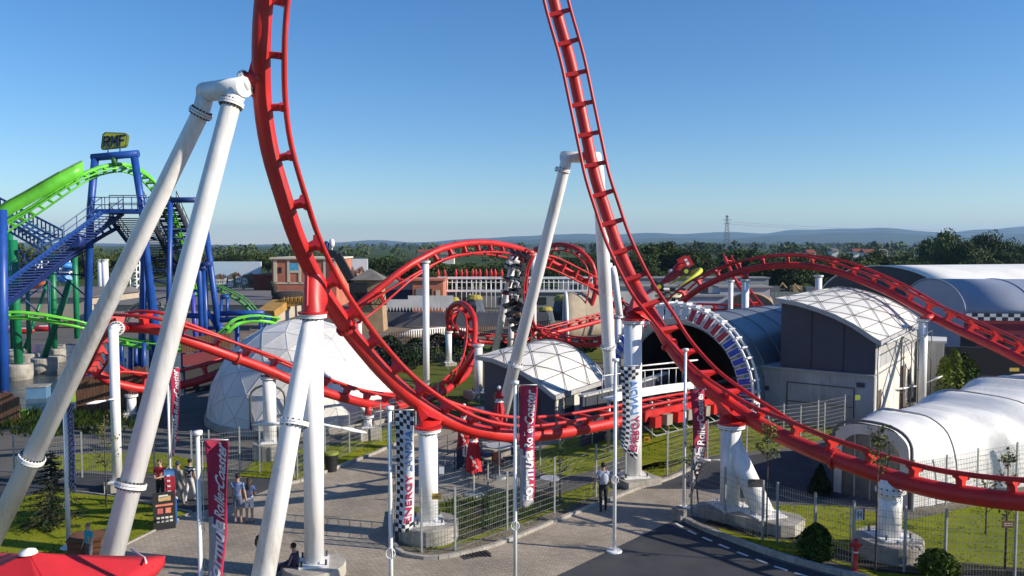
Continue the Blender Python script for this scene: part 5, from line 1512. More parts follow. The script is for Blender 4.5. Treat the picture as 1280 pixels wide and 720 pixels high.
# tan tower with pyramid roof
Yt = 92; xa, xb = X(443, Yt), X(477, Yt); zr, za = Z(350, Yt), Z(336, Yt)
root = thing('tower', ((xa + xb) / 2, Yt, 0), 'tan brick tower with a grey pyramid roof behind the loop track', 'tower')
brick = pm('tan_brick', (.40, .27, .15), .9, .2, 1.2, bump=.4)
cx = (xa + xb) / 2; hw = (xb - xa) / 2
MB().add([(cx - hw * 1.15, Yt, 0), (cx + hw * 1.15, Yt, 0), (cx + hw * 1.15, Yt + 2 * hw, 0), (cx - hw * 1.15, Yt + 2 * hw, 0), (cx - hw * .92, Yt + .2, zr), (cx + hw * .92, Yt + .2, zr), (cx + hw * .92, Yt + 2 * hw, zr), (cx - hw * .92, Yt + 2 * hw, zr)],
         [(0, 1, 5, 4), (1, 2, 6, 5), (2, 3, 7, 6), (3, 0, 4, 7)]).build('wall', brick, root)
c_ = V3(cx, Yt + hw, za)
MB().add([(cx - hw * 1.25, Yt - hw * .25, zr), (cx + hw * 1.25, Yt - hw * .25, zr), (cx + hw * 1.25, Yt + hw * 2.3, zr), (cx - hw * 1.25, Yt + hw * 2.3, zr), tuple(c_)], [(0, 1, 4), (1, 2, 4), (2, 3, 4), (3, 0, 4), (3, 2, 1, 0)]).build('roof', pm('roof_slate', (.17, .155, .14), .85, .2, 1), root)
MB().box((cx - hw * .48, Yt - .02, zr - 1.6), (hw * .9, .3, 2.4)).build('opening', DARK, root)
m = MB()
for k in range(6):
    x = cx - hw + k * hw * .4; m.beam(V3(x, Yt - .3, zr - 2.8), V3(x + hw * .4, Yt - .3, zr - 1.4), .08, .08); m.beam(V3(x + hw * .4, Yt - .3, zr - 2.8), V3(x, Yt - .3, zr - 1.4), .08, .08)
m.beam(V3(cx - hw, Yt - .3, zr - 1.4), V3(cx + hw * 1.4, Yt - .3, zr - 1.4), .12, .12); m.beam(V3(cx - hw, Yt - .3, zr - 2.8), V3(cx + hw * 1.4, Yt - .3, zr - 2.8), .12, .12)
m.build('lattice_railing', BLACK, root)
# dark crane-like chute rising behind the track
root = thing('dark_boom', (X(430, 110), 110, 0), 'black steel boom rising behind the loop track beside the backdrop', 'ride arm')
MB().beam(P(421, 318, 110), P(440, 352, 110), .9, 1.1).build('boom', BLACK, root)
MB().beam(P(440, 350, 110), V3(X(446, 110), 110, 0), .9, .9).build('mast', BLACK, root)
MB().beam(P(408, 316, 112), P(424, 319, 110), .9, 1.0).build('boom_head', BLACK, root)
# grey roofs at left
RG = pm('tin_roof', (.17, .155, .145), .8, .18, .25); WT = pm('tan_long_wall', (.46, .39, .30), .9, .15, .3)
def lowhall(label, x0, x1, y_eave, y_ridge, Y, dep, wm_=WT, roof=RG):
    a, b_ = X(x0, Y), X(x1, Y); ze = Z(y_eave, Y); zr = Z(y_ridge, Y + dep)
    root = thing('low_hall', ((a + b_) / 2, Y, 0), label, 'building')
    MB().box(((a + b_) / 2, Y + dep / 2, ze / 2), (b_ - a, dep, ze)).build('wall', wm_, root)
    MB().add([(a - .4, Y - .4, ze + .02), (b_ + .4, Y - .4, ze + .02), (b_ - 1, Y + dep, max(zr, ze + .3)), (a + 1, Y + dep, max(zr, ze + .3)), (a - .4, Y + dep + .4, ze + .02), (b_ + .4, Y + dep + .4, ze + .02)], [(0, 1, 2, 3), (3, 2, 5, 4), (1, 5, 2), (0, 3, 4)]).build('roof', roof, root)
    return root
lowhall('wide hall with dark grey roof and pale wall behind the blue columns', 118, 338, 381, 364, 100, 26)
lowhall('grey roofed hall beyond the wide one', 200, 345, 373, 362, 128, 12, TCD)
lowhall('tan walled hall at far left behind the palisade', -60, 112, 372, 358, 104, 14, WT)
root = thing('water_slide_chute', (X(375, 96), 96, 0), 'orange brown covered chute descending by the loop track bracket', 'water slide')
OC = pm('ochre_wood', (.42, .24, .06), .8, .2, 1)
MB().beam(P(352, 379, 96), P(384, 375, 96), 2.2, 1.0).build('trough', OC, root); MB().beam(P(332, 393, 92), P(352, 379, 96), 2.2, .9).build('trough', OC, root)
for px in (345, 358, 360, 378): MB().tube(V3(X(px, 96), 96, 0), P(px, 380, 96), .14, n=8).build('post', WHITE, root)
m = MB()
for k in range(6): m.tube(P(355 + k * 5, 378, 94.8), P(355 + k * 5, 371, 94.8), .05, n=5)
m.build('railing', OC, root)
root = thing('boat_prop', (X(360, 108), 108, 0), 'dark carved ship hull prop in front of the terracotta facade', 'prop')
m = MB(); m.path([P(338, 352, 108), P(343, 360, 108), P(343, 370, 108)], [.25, .5, .4], 8); m.path([P(342, 371, 108), P(355, 374, 108), P(378, 372, 108)], [.7, 1.1, .9], 8); m.build('hull', WD, root)
m = MB()
for k in range(9): m.tube(P(346 + k * 4, 372, 108), P(347 + k * 4, 363 + (k % 3) * 2, 108), .12, n=5)
m.build('rigging', pm('rust_brown', (.16, .09, .06), .9), root)

root = thing('sail_canopy', (X(540, 84), 84, 0), 'long thin white canopy on posts left of the corkscrew', 'canopy')
A = P(497, 419, 84); B_ = P(585, 412, 90)
MB().path([A, A.lerp(B_, .2), A.lerp(B_, .6), B_], [.08, .5, .55, .15], 10).build('cloth', PANEL, root)
for t in (.1, .4, .7, .95): p = A.lerp(B_, t); MB().tube(V3(p.x, p.y, 0), p, .07, n=6).build('post', GALV, root)
for i, (px, h) in enumerate([(409, 307), (416, 304)]):
    o = thing('mast', (X(px, 150), 150, 0), ['dark slim mast of a ride rising behind the loop track', 'pale slim mast of a ride rising behind the loop track'][i], 'mast')
    MB().tube((X(px, 150), 150, 0), (X(px, 150), 150, Z(h, 150)), .35, .12, 8).build('mast', [BLUED, PANEL][i], o); MB().ball((X(px, 150), 150, Z(h, 150)), .55, (1, 1, 1.6)).build('head', [BLUED, PANEL][i], o)
# ---------------------------------------------------------------- blue and green coaster at left
def bars(name, parent, mat, segs, r, n=10):
    m = MB()
    for a, b_ in segs: m.tube(a, b_, r, n=n)
    return m.build(name, mat, parent)
GY = 60.0
green = Track([(-40, 315, 56, .32, (0, -.3, -1)), (0, 283, 57, .32, (0, -.3, -1)), (40, 259, 57.5, .32, (0, -.3, -1)), (80, 232, 58, .32, (0, -.3, -1)), (110, 215, 59, .32, (0, -.3, -1)), (135, 207, 60, .32, (0, -.4, -1)), (158, 206, 61, .32, (0, -.5, -1)),
               (178, 214, 62.5, .32, (0, -.5, -1)), (194, 229, 64, .32, (0, -.4, -1)), (208, 250, 66, .32, (0, -.3, -1)), (222, 285, 68, .32, (0, 0, -1)), (236, 340, 70, .32, (0, 0, -1)), (244, 370, 72, .3, (0, .2, -1))], h=.42, gauge=.85, rail=.07, tie=.75, step=.6)
green.build('bright green track cresting under the blue gantry', mat=LIME, name='coaster_track', group='green coaster track sections', nsp=12)
root = thing('track_shroud', (X(50, 57), 57, 0), 'bright green side panel covering the climbing green track', 'track cover')
m = MB(); pts = [(-40, 300, 57), (0, 266, 57), (40, 243, 57.5), (80, 220, 58), (108, 206, 59)]
w_ = [P(*p) + V3(0, -.5, 0) for p in pts]
w_ = [Vector(q[:3]) for q in catmull([tuple(q) for q in w_], 1.0)]; n = len(w_)
m.add([p + V3(0, 0, .2) for p in w_] + [p + V3(0, 0, -.80) for p in w_], [(i, i + 1, n + i + 1, n + i) for i in range(n - 1)], True)
m.build('panel', LIME, root, solid=.08)
m = MB()
for i in range(len(w_) - 1): m.beam(w_[i] + V3(0, -.12, .2), w_[i + 1] + V3(0, -.12, .2), .22, .10)
m.build('lip', DGREEN, root)
lowg = Track([(-60, 400, 57, .3, (0, 0, 1)), (5, 397, 57, .3, (0, 0, 1)), (40, 398.5, 57.5, .3, (0, 0, 1)), (75, 404, 58, .3, (0, 0, 1)), (108, 411, 59, .3, (0, 0, 1)), (130, 424, 60, .3, (0, 0, 1)), (165, 432, 60, .3, (0, 0, 1)), (200, 436, 60, .3, (0, 0, 1)), (240, 438, 60, .3, (0, 0, 1)), (262, 432, 60, .3, (0, 0, 1)), (279, 421, 60, .32, (0, 0, 1)), (291, 409, 60, .32, (0, 0, 1)), (303, 403, 60.5, .32, (0, 0, 1)), (325, 401, 61, .32, (0, 0, 1)), (345, 404, 62, .32, (0, 0, 1))], h=.4, gauge=.85, rail=.07, tie=1.2, step=.6)
lowg.build('low lime green track running level across the pool posts', mat=LIME, group='green coaster track sections', nsp=10)
arcg = Track([(225, 368, 82, .3, (0, 0, 1)), (246, 361, 82, .3, (0, 0, 1)), (270, 363, 82, .3, (0, 0, 1)), (291, 372, 82, .3, (0, 0, 1)), (304, 380, 82, .3, (0, 0, 1)), (315, 392, 82, .3, (0, 0, 1))], h=.5, gauge=.95, rail=.08, tie=1.0, step=.6)
arcg.build('dark green arc of track in front of the grey roof', mat=pm('moss_green', (.07, .24, .06), .5), group='green coaster track sections', nsp=10)
arc2 = Track([(158, 408, 78, .28, (0, 0, 1)), (163, 396, 78, .28, (0, 0, 1)), (172, 387, 78, .28, (0, 0, 1)), (188, 382, 78, .28, (0, 0, 1)), (205, 384, 78, .28, (0, 0, 1))], h=.5, gauge=.9, rail=.07, tie=1.0, step=.6)
arc2.build('small grey arc of track against the pale wall', mat=pm('steel_grey', (.12, .13, .13), .5), group='green coaster track sections', nsp=8)

# gantry and sign
root = thing('gantry', (X(145, 60), 60, 0), 'blue portal gantry standing over the crest of the green track', 'gantry')
za = Z(195, 60)
bl = V3(X(117, 60), 60, 0); br = V3(X(170, 61), 61, 0)
MB().path([V3(X(106, 60), 60, 0), P(113, 262, 60), P(119, 197, 60)], .27, 14).build('post', BLUE, root)
MB().path([V3(X(196, 60), 60, 0), P(178, 262, 60), P(168, 197, 60)], .27, 14).build('post', BLUE, root)
MB().tube(P(115, 197, 60), P(173, 192, 60), .28, n=16).build('crossbeam', BLUE, root)
MB().tube(P(143, 196, 60), P(143, 206, 60), .25, .18, n=10).build('hanger', DGREEN, root)
SIGN = thing('station_sign', tuple(P(142, 190, 60)), 'yellow green slanted lettered sign on top of the blue gantry', 'sign')
m = MB()
m.tube(P(135, 192, 60), P(135, 185, 60), .05, n=6).build('strut', BLUED, SIGN); MB().tube(P(150, 190, 60), P(150, 184, 60), .05, n=6).build('strut', BLUED, SIGN)
corners = [(127, 187), (126, 184), (128, 168), (131, 165), (156, 166), (159, 169), (157.5, 181), (155, 184)]
m = MB().extrude([P(x, y, 60) for x, y in corners], V3(0, .35, 0)); m.build('board', pm('sign_dark', (.12, .16, .02), .6), SIGN)
corners2 = [(142.5 + (x - 142.5) * .9, 176 + (y - 176) * .86) for x, y in corners]
m = MB().extrude([P(x, y, 59.98) for x, y in corners2], V3(0, .06, 0)); m.build('sign_face', pm('sign_yellow', (.42, .46, .04), .6, .1, 1), SIGN)

# platform with railing and the stairs
root = thing('maintenance_platform', (X(150, 58), 58, 0), 'dark blue railed platform below the gantry', 'platform')
zp = Z(264, 58); a, b_ = X(112, 58), X(186, 58)
MB().box(((a + b_) / 2 + .3, 58.6, zp), (b_ - a, 2.2, .28)).build('deck', BLUE, root)
m = MB()
for yy in (57.5, 59.7):
    for z in (.55, 1.1): m.tube((X(103, 58) if yy > 58 else X(145, 58), yy, zp + z), (b_ + .3, yy, zp + z), .035, n=6)
    k = X(103, 58) if yy > 58 else X(145, 58)
    while k < b_ + .3: m.tube((k, yy, zp), (k, yy, zp + 1.1), .035, n=6); k += 1.0
m.build('railing', BLUED, root)
for (x, y) in ((113, 300), (175, 300)): pass
MB().beam(P(142, 270, 58), P(117, 297, 58), .14, .16).build('brace', BLUED, root)

def stairs(label, A, B_, width, perp, nst, mats=(BLUE, BLUED), rail=True, open_=True, thick=.32):
    """flight from A (top) to B_ (bottom)"""
    root = thing('staircase', ((A.x + B_.x) / 2, (A.y + B_.y) / 2, 0), label, 'stairs', 'blue maintenance stairs')
    perp = Vector(perp).normalized() * (width / 2)
    for sg in (-1, 1):
        MB().beam(A + perp * sg, B_ + perp * sg, .12, thick).build('stringer', mats[0] if sg < 0 else mats[1], root)
    m = MB(); t = (B_ - A)
    h = V3(t.x, t.y, 0).normalized()
    for k in range(nst):
        c = A + t * ((k + .5) / nst); m.beam(c - perp, c + perp, .34, .07)
    m.build('treads', mats[1], root)
    if rail:
        for sg in (-1, 1):
            m = MB()
            for z in (.55, 1.05): m.tube(A + perp * sg + V3(0, 0, z), B_ + perp * sg + V3(0, 0, z), .035, n=6)
            for k in range(0, 11): c = A + t * (k / 10) + perp * sg; m.tube(c, c + V3(0, 0, 1.05), .03, n=6)
            m.build('railing', mats[1], root)
    return root
stairs('long blue stair flight climbing to the gantry platform from the left', P(141, 266, 58), P(-20, 385, 54), 2.0, (0.3, 1, 0), 34)
stairs('dark lattice stair flight going down right of the gantry platform', P(160, 272, 60), P(213, 345, 66), 2.8, (1, 0.0, 0), 34, (BLUED, BLACK), True)
stairs('second dark lattice flight just behind the near leg', P(200, 255, 66), P(240, 345, 70), 3.0, (1, -.2, 0), 36, (BLUED, BLACK), True)
blift = Track([(-30, 410, 56, .3, (0, 0, 1)), (0, 388, 57, .3, (0, 0, 1)), (60, 343, 58.5, .3, (0, 0, 1)), (110, 306, 60, .3, (0, 0, 1)), (150, 283, 61, .3, (0, 0, 1))], h=.5, gauge=1.1, rail=.07, tie=.6, step=1)
blift.build('dark blue inclined track running just under the long stair flight', mat=BLUED, group='blue coaster track sections', nsp=8)
bdrop = Track([(196, 250, 67, .3, (0, .2, 1)), (206, 268, 68, .3, (0, .2, 1)), (222, 306, 70, .3, (0, .2, 1)), (240, 356, 72, .3, (0, .2, 1))], h=.5, gauge=2.0, rail=.08, tie=.55, step=1)
bdrop.build('wide dark steep ladder like track between the two white legs', mat=pm('lattice_dark', (.012, .02, .05), .6), group='blue coaster track sections', nsp=8)
root = thing('lattice_frame', (X(205, 64), 64, 0), 'dark blue lattice bracing under the platform between the white legs', 'steel frame')
m = MB()
for i in range(7):
    y0 = 285 + i * 13
    m.tube(P(184, y0, 63), P(250, y0 + 2, 66), .05, n=5)
    m.tube(P(186 if i % 2 else 248, y0, 64), P(248 if i % 2 else 186, y0 + 13, 64), .05, n=5)
m.build('bracing', BLUED, root)
root = thing('lattice_frame', (X(60, 60), 60, 0), 'blue lattice bracing between the columns below the long stair flight', 'steel frame')
m = MB()
for (a, b_) in (((5, 392), (62, 352)), ((5, 372), (110, 312)), ((10, 300), (60, 350)), ((30, 320), (80, 372)), ((60, 330), (110, 372)), ((5, 350), (50, 392)), ((100, 302), (108, 352)), ((60, 352), (62, 420)), ((5, 340), (110, 344))): m.tube(P(*a, 60), P(*b_, 60.5), .06, n=5)
m.build('bracing', BLUED, root)
# conveyor ladder behind
root = thing('lift_conveyor', (X(40, 66), 66, 0), 'dark blue ladder like lift structure crossing behind the green panel', 'lift structure')
A0, B0 = P(-15, 240, 68), P(78, 288, 66); A1, B1_ = P(-15, 262, 64), P(52, 300, 63)
def ladder(A, B_, dn, n_, mat, nm):
    m = MB(); m.beam(A, B_, .12, .14); m.beam(A + dn, B_ + dn, .12, .14)
    for k in range(n_ + 1): c = A.lerp(B_, k / n_); m.beam(c, c + dn, .08, .08)
    return m.build(nm, mat, root)
BL3 = pm('slate_blue', (.03, .10, .24), .5, .2, 1)
ladder(A0, B0, V3(0, 0, -.9), 18, BL3, 'side_frame'); ladder(A1, B1_, V3(0, 0, -.8), 14, BL3, 'side_frame')
m = MB()
for k in range(13): t = k / 12; m.beam(A0.lerp(B0, t) + V3(0, 0, -.6), A1.lerp(B1_, t) + V3(0, 0, -.4), .18, .12)
for q in (.25, .5, .75): m.beam(A0.lerp(A1, q) + V3(0, 0, -.5), B0.lerp(B1_, q) + V3(0, 0, -.5), .16, .12)
m.build('deck_grid', BL3, root)

# green columns on concrete blocks in the pool
def gcol(label, px, base_y, top, Y=None, r=.26, mat=GREEN, legs=(), blockr=.95, bh=1.15, group='green coaster columns', w=1):
    g_ = G(px, base_y) if Y is None else V3(X(px, Y), Y, 0)
    root = thing('steel_column', (g_.x, g_.y, 0), label, 'support column', group)
    t = P(top[0], top[1], g_.y)
    MB().tube(V3(g_.x, g_.y, bh), t, r, n=14).build('shaft', mat, root)
    if blockr:
        MB().lathe([(.01, bh), (blockr - .06, bh), (blockr, bh - .06), (blockr, .3), (blockr * .9, -.1)], (g_.x, g_.y, 0), 28, False).build('concrete_block', CONC, root)
    for (lx, ly, ty, tx, d_) in legs:
        f = G(lx, ly); MB().tube(V3(f.x, f.y, .9), P(tx, ty, f.y + d_), r * .85, n=12).build('brace', mat, root)
    return root
gcol('front green column on a round concrete block in the pool', 24, 474, (16, 300), legs=[], r=.3)
gcol('green column just behind the front one', 18, 452, (12, 290), r=.25)
gcol('green column with a slanting brace at the left pool', 37, 459, (34, 350), r=.16, legs=[(30, 452, 345, 62, 3)], blockr=.8)
gcol('green column second from the near leg, on its own block', 69, 452, (66, 318), r=.22, blockr=.85)
gcol('thick slanting green brace column beside the rightmost green one', 56, 465, (88, 350), r=.24, blockr=.95)
gcol('rightmost green column rising to the stair', 97, 438, (93, 305), r=.25, blockr=.0)
gcol('thin green column left behind the pool', 63, 425, (63, 330), r=.12, blockr=0, bh=0)
# blue columns
def bcol(label, a, b_, Yb=None, r=.25, mat=BLUE, extra=()):
    g_ = G(*b_) if Yb is None else V3(P(b_[0], b_[1], Yb).x, Yb, 0)
    root = thing('steel_column', (g_.x, g_.y, 0), label, 'support column', 'blue coaster columns')
    MB().tube(g_, P(a[0], a[1], g_.y), r, n=14).build('shaft', mat, root)
    for (p0, p1, rr) in extra: MB().tube(P(p0[0], p0[1], g_.y), P(p1[0], p1[1], g_.y), rr, n=10).build('brace', mat, root)
    MB().box(g_ + V3(0, 0, .1), (r * 3.5, r * 3.5, .3)).build('base_plate', mat, root)
    return root
bcol('tall blue column at the left edge of the picture', (2, 262), (5, 521), r=.28)
bcol('blue column leaning left beside the near leg', (182, 262), (176, 470), r=.26)
bcol('blue column leaning right behind the near leg', (179, 278), (202, 462), r=.26)
bcol('blue inner column between the two leaning ones', (190, 360), (190, 470), r=.22)
bcol('blue leg behind the second white leg, vertical', (255, 333), (259, 462), r=.24, extra=[((259, 388), (272, 412), .15), ((259, 410), (280, 410), .15)])
bcol('blue leg behind the second white leg, leaning to the right', (255, 270), (280, 462), r=.24)
bcol('purple blue column just right of the second white leg', (240, 362), (247, 455), r=.2, mat=pm('violet_blue', (.05, .05, .38), .4))
bcol('short double blue post above the level blue beams', (277, 372), (275, 445), r=.13, extra=[((284, 372), (284, 400), .13), ((276, 371), (286, 371), .2)])
bcol('blue post under the right end of the level beams', (338, 400), (340, 420), 62, r=.16)
for i, (px, yb) in enumerate([(152, 452), (163, 470), (170, 468), (180, 474), (137, 447)]):
    bcol(['short blue post far left under the red curve', 'short blue post, second under the red curve', 'short blue post in the middle under the red curve', 'short blue post rightmost under the red curve', 'stub blue post left of the slim white column'][i], (px, 428), (px, yb), r=.16)
root = thing('beam_frame', (X(310, 64), 64, 0), 'level blue double beams on posts left of the dome', 'steel frame')
bars('beams', root, BLUE, [(P(276, 392, 64), P(330, 391, 64)), (P(276, 400, 63), P(338, 397, 62)), (P(276, 396, 64), P(225, 394, 64))], .22)
bars('posts', root, BLUE, [(P(x, 396, 63), V3(X(x, 63), 63, 0)) for x in (326, 333, 342, 296, 228)], .18)
root = thing('beam_frame', (X(235, 66), 66, 0), 'high level blue crossbeam between the two big white legs', 'steel frame')
bars('beams', root, BLUED, [(P(213, 250, 62), P(246, 250, 62)), (P(250, 332, 62), P(264, 330, 62)), (P(246, 335, 62), P(258, 335, 62))], .22)
bars('posts', root, BLUE, [(P(213, 250, 62), V3(X(208, 62), 62, 0)), (P(246, 250, 62), V3(X(252, 62), 62, 0))], .2)
# drive motor disc
root = thing('drive_wheel', tuple(P(97, 302, 57)), 'blue round housing hanging under the stair', 'machinery')
MB().tube(P(90, 300, 56.5), P(99, 302, 57.5), .55, n=20).build('housing', BLUED, root)

# lime boxes and pool edge timber
for (px, py, w_, h_, Y, lab) in [(3, 523, 2.6, .75, 45.5, 'lime green block at the foot of the left edge column'), (102, 489, 1.3, 1.1, 49, 'lime green box hanging by the wooden wall')]:
    o = thing('lime_box', tuple(P(px, py, Y)), lab, 'box')
    MB().box(P(px, py, Y), (w_, 1.0, h_), .3).build('box', pm('lime_matt', (.28, .50, .06), .8, .2, 2), o)
    MB().box(V3(P(px, py, Y).x, Y + .3, P(px, py, Y).z / 2), (.2, .2, P(px, py, Y).z)).build('post', WD, o)
root = thing('timber_wall', (X(120, 46), 46, 0), 'brown plank wall below the red hairpin curve', 'fence')
BW = pm('warm_planks', (.20, .10, .055), .85, .3, 2, stretch=(6, 6, .4))
m = MB(); x = X(94, 46)
while x < X(176, 46): h = 2.3 + rnd.uniform(-.1, .25) + (x - X(94, 46)) * .12; m.box((x, 46 + (x - X(94, 46)) * .1, h / 2), (.16, .06, h)); x += .18
m.build('planks', BW, root)
root = thing('timber_wall', (X(0, 46), 44, 0), 'dark plank wall at the left edge under the lime block', 'fence')
m = MB(); x = X(-30, 44)
while x < X(22, 44): h = 1.7 + rnd.uniform(-.15, .25); m.box((x, 44, h / 2), (.16, .06, h)); x += .18
m.build('planks', BW, root)
root = thing('station_wall', (X(245, 52), 52, 0), 'dark red sign band on a brown slatted balcony beside the dome', 'wall')
m = MB(); A = P(228, 468, 53); B_ = P(288, 456, 56)
m.beam(V3(A.x, A.y, 2.3), V3(B_.x, B_.y, 2.3), .15, .8); m.build('band', pm('maroon', (.11, .012, .018), .8, .2, 1), root)
m = MB()
for k in range(34): c = A.lerp(B_, k / 33); m.box((c.x, c.y, 3.3), (.1, .06, 1.0))
m.build('slats', BW, root)
m = MB(); m.beam(V3(A.x, A.y + .3, .9), V3(B_.x, B_.y + .3, .9), .2, 1.8); m.build('lower_wall', DARK, root)
# low pool clutter: raft blocks, blue liner box
for (px, py, s_, mt, lab) in [(48, 497, 1.1, pm('liner_blue', (.10, .22, .36), .6), 'blue open box at the edge of the pool'), (112, 448, 1.2, CONC, 'pale concrete block in the pool by the near leg'), (73, 440, 1.0, CONC, 'pale concrete block behind the slanting green brace'), (8, 450, 1.1, CONC, 'pale concrete block at the left edge of the pool')]:
    g_ = G(px, py); o = thing('block', (g_.x, g_.y, 0), lab, 'block')
    m = MB(); m.box(g_ + V3(0, 0, s_ * .35), (s_ * 1.1, s_ * .9, s_ * .7), .25); m.build('block', mt, o)
    MB().box(g_ + V3(0, 0, s_ * .72), (s_ * 1.2, s_, .06), .25).build('cap', CONCD, o)

# water slides and frames in the far left
root = thing('water_slide', (X(75, 118), 118, 0), 'blue tube water slide winding above the far left buildings', 'water slide')
SB = pm('slide_blue', (.03, .22, .60), .4, .1, .5)
MB().path([P(62, 333, 118), P(75, 330, 118), P(90, 333, 118), P(84, 337, 120), P(66, 345, 120), P(78, 350, 119), P(86, 348, 118)], .55, 10).build('tube', SB, root)
bars('frame', root, WHITE, [(V3(X(x, 119), 119, 0), P(x, 325, 119)) for x in (45, 52, 60, 75, 87)] + [(P(40, y, 119), P(90, y, 119)) for y in (330, 340, 350)] + [(P(40 + 10 * k, 350, 119), P(50 + 10 * k, 330, 119)) for k in range(4)], .12, 6)
root = thing('water_slide', (X(70, 110), 110, 0), 'orange slide end pieces behind the green columns', 'water slide')
MB().path([P(40, 357, 110), P(55, 356, 110), P(68, 359, 110)], .5, 10).build('tube', pm('slide_orange', (.62, .17, .04), .5), root)
for (px, yt, yb, Y, r_, lab) in [(128, 325, 375, 130, .5, 'left white chimney pipe behind the blue column'), (133, 325, 375, 130, .5, 'right white chimney pipe behind the blue column')]:
    o = thing('chimney', (X(px, Y), Y, 0), lab, 'chimney'); MB().tube((X(px, Y), Y, 0), (X(px, Y), Y, Z(yt, Y)), r_, n=12).build('pipe', WHITE, o); MB().ring((X(px, Y), Y, Z(yt, Y)), (0, 0, 1), r_ + .1, .3).build('collar', FLANGE, o)
root = thing('scaffold_tower', (X(174, 120), 120, 0), 'white lattice tower between the blue columns', 'tower')
segs = []
for x in (168, 180):
    for yy in (119, 121): segs.append((V3(X(x, 120), yy, 0), V3(X(x, 120), yy, Z(322, 120))))
for k in range(8): z = 1 + k * 1; segs.append((V3(X(168, 120), 119, z), V3(X(180, 120), 119, z + 1))); segs.append((V3(X(168, 120), 119, z), V3(X(180, 120), 119, z)))
bars('frame', root, WHITE, segs, .1, 5)
# scattered pool-side rocks and red kayaks
for i, (px, py, mt) in enumerate([(12, 415, RED), (30, 417, RED), (55, 414, RED), (100, 408, RED)]):
    g_ = G(px, py); o = thing('dinghy', (g_.x, g_.y, 0), ['red dinghy at the far left shore', 'red dinghy, second along the shore', 'red dinghy behind the green columns', 'red dinghy nearest the white leg'][i], 'boat', 'red dinghies on the shore')
    m = MB().path([g_ + V3(-1.2, 0, .4), g_ + V3(-.8, 0, .3), g_ + V3(.8, 0, .3), g_ + V3(1.2, 0, .4)], [.1, .35, .35, .1], 8); m.build('hull', mt, o)
    MB().box(g_ + V3(0, 0, .6), (.9, .4, .12)).build('seat', WHITE, o)
# ---------------------------------------------------------------- lettering
def text_data(s, size=1.0, shear=0.0, bold=0.0, spacing=1.0, extr=0.0):
    cu = bpy.data.curves.new('lettering', 'FONT'); cu.body = s; cu.size = size; cu.shear = shear; cu.offset = bold; cu.space_character = spacing; cu.extrude = extr; cu.resolution_u = 3
    o = bpy.data.objects.new('lettering', cu); col.objects.link(o)
    dg = bpy.context.evaluated_depsgraph_get(); me = bpy.data.meshes.new_from_object(o.evaluated_get(dg))
    vs = [v.co.copy() for v in me.vertices]; fs = [tuple(p.vertices) for p in me.polygons]
    bpy.data.objects.remove(o); bpy.data.curves.remove(cu); bpy.data.meshes.remove(me)
    xs = [v.x for v in vs]; ys = [v.y for v in vs]
    x0, x1, y0, y1 = min(xs), max(xs), min(ys), max(ys)
    return [((v.x - x0) / (x1 - x0), (v.y - y0) / (y1 - y0)) for v in vs], fs, (x1 - x0) / (y1 - y0)

def lettering(s, fn, mat, parent, name='lettering', **kw):
    """fn(a, b): a along the reading direction 0..1, b up the letters 0..1"""
    vs, fs, asp = text_data(s, **kw)
    m = MB(); m.add([fn(a, b) for a, b in vs], fs)
    return m.build(name, mat, parent)

# sign on the gantry
def sg(a, b):
    return P(129.3 + 26.8 * a, 183 - 2.0 * a - (12.2 + .4 * a) * b, 59.95)
INK = pm('sign_ink', (.02, .025, .09), .5)
def strokes(lst, w_):
    m = MB()
    for pl in lst:
        for (a, b_), (c_, d_) in zip(pl[:-1], pl[1:]):
            A, B_ = sg(a + b_ * .03, b_), sg(c_ + d_ * .03, d_); t = (B_ - A).normalized() * w_ * .45; m.beam(A - t, B_ + t, w_, .05, (0, 1, 0))
    return m
for lt in ([[(.02, 0), (.02, .95), (.2, .95), (.26, .8), (.26, .62), (.2, .48), (.04, .48)], [(.13, .46), (.26, 0)]],
           [[(.38, 0), (.38, .95), (.5, .35), (.62, .95), (.62, 0)]],
           [[(.75, 0), (.75, .95), (.97, .95)], [(.75, .5), (.93, .5)]]): strokes(lt, .115).build('letter', INK, SIGN)

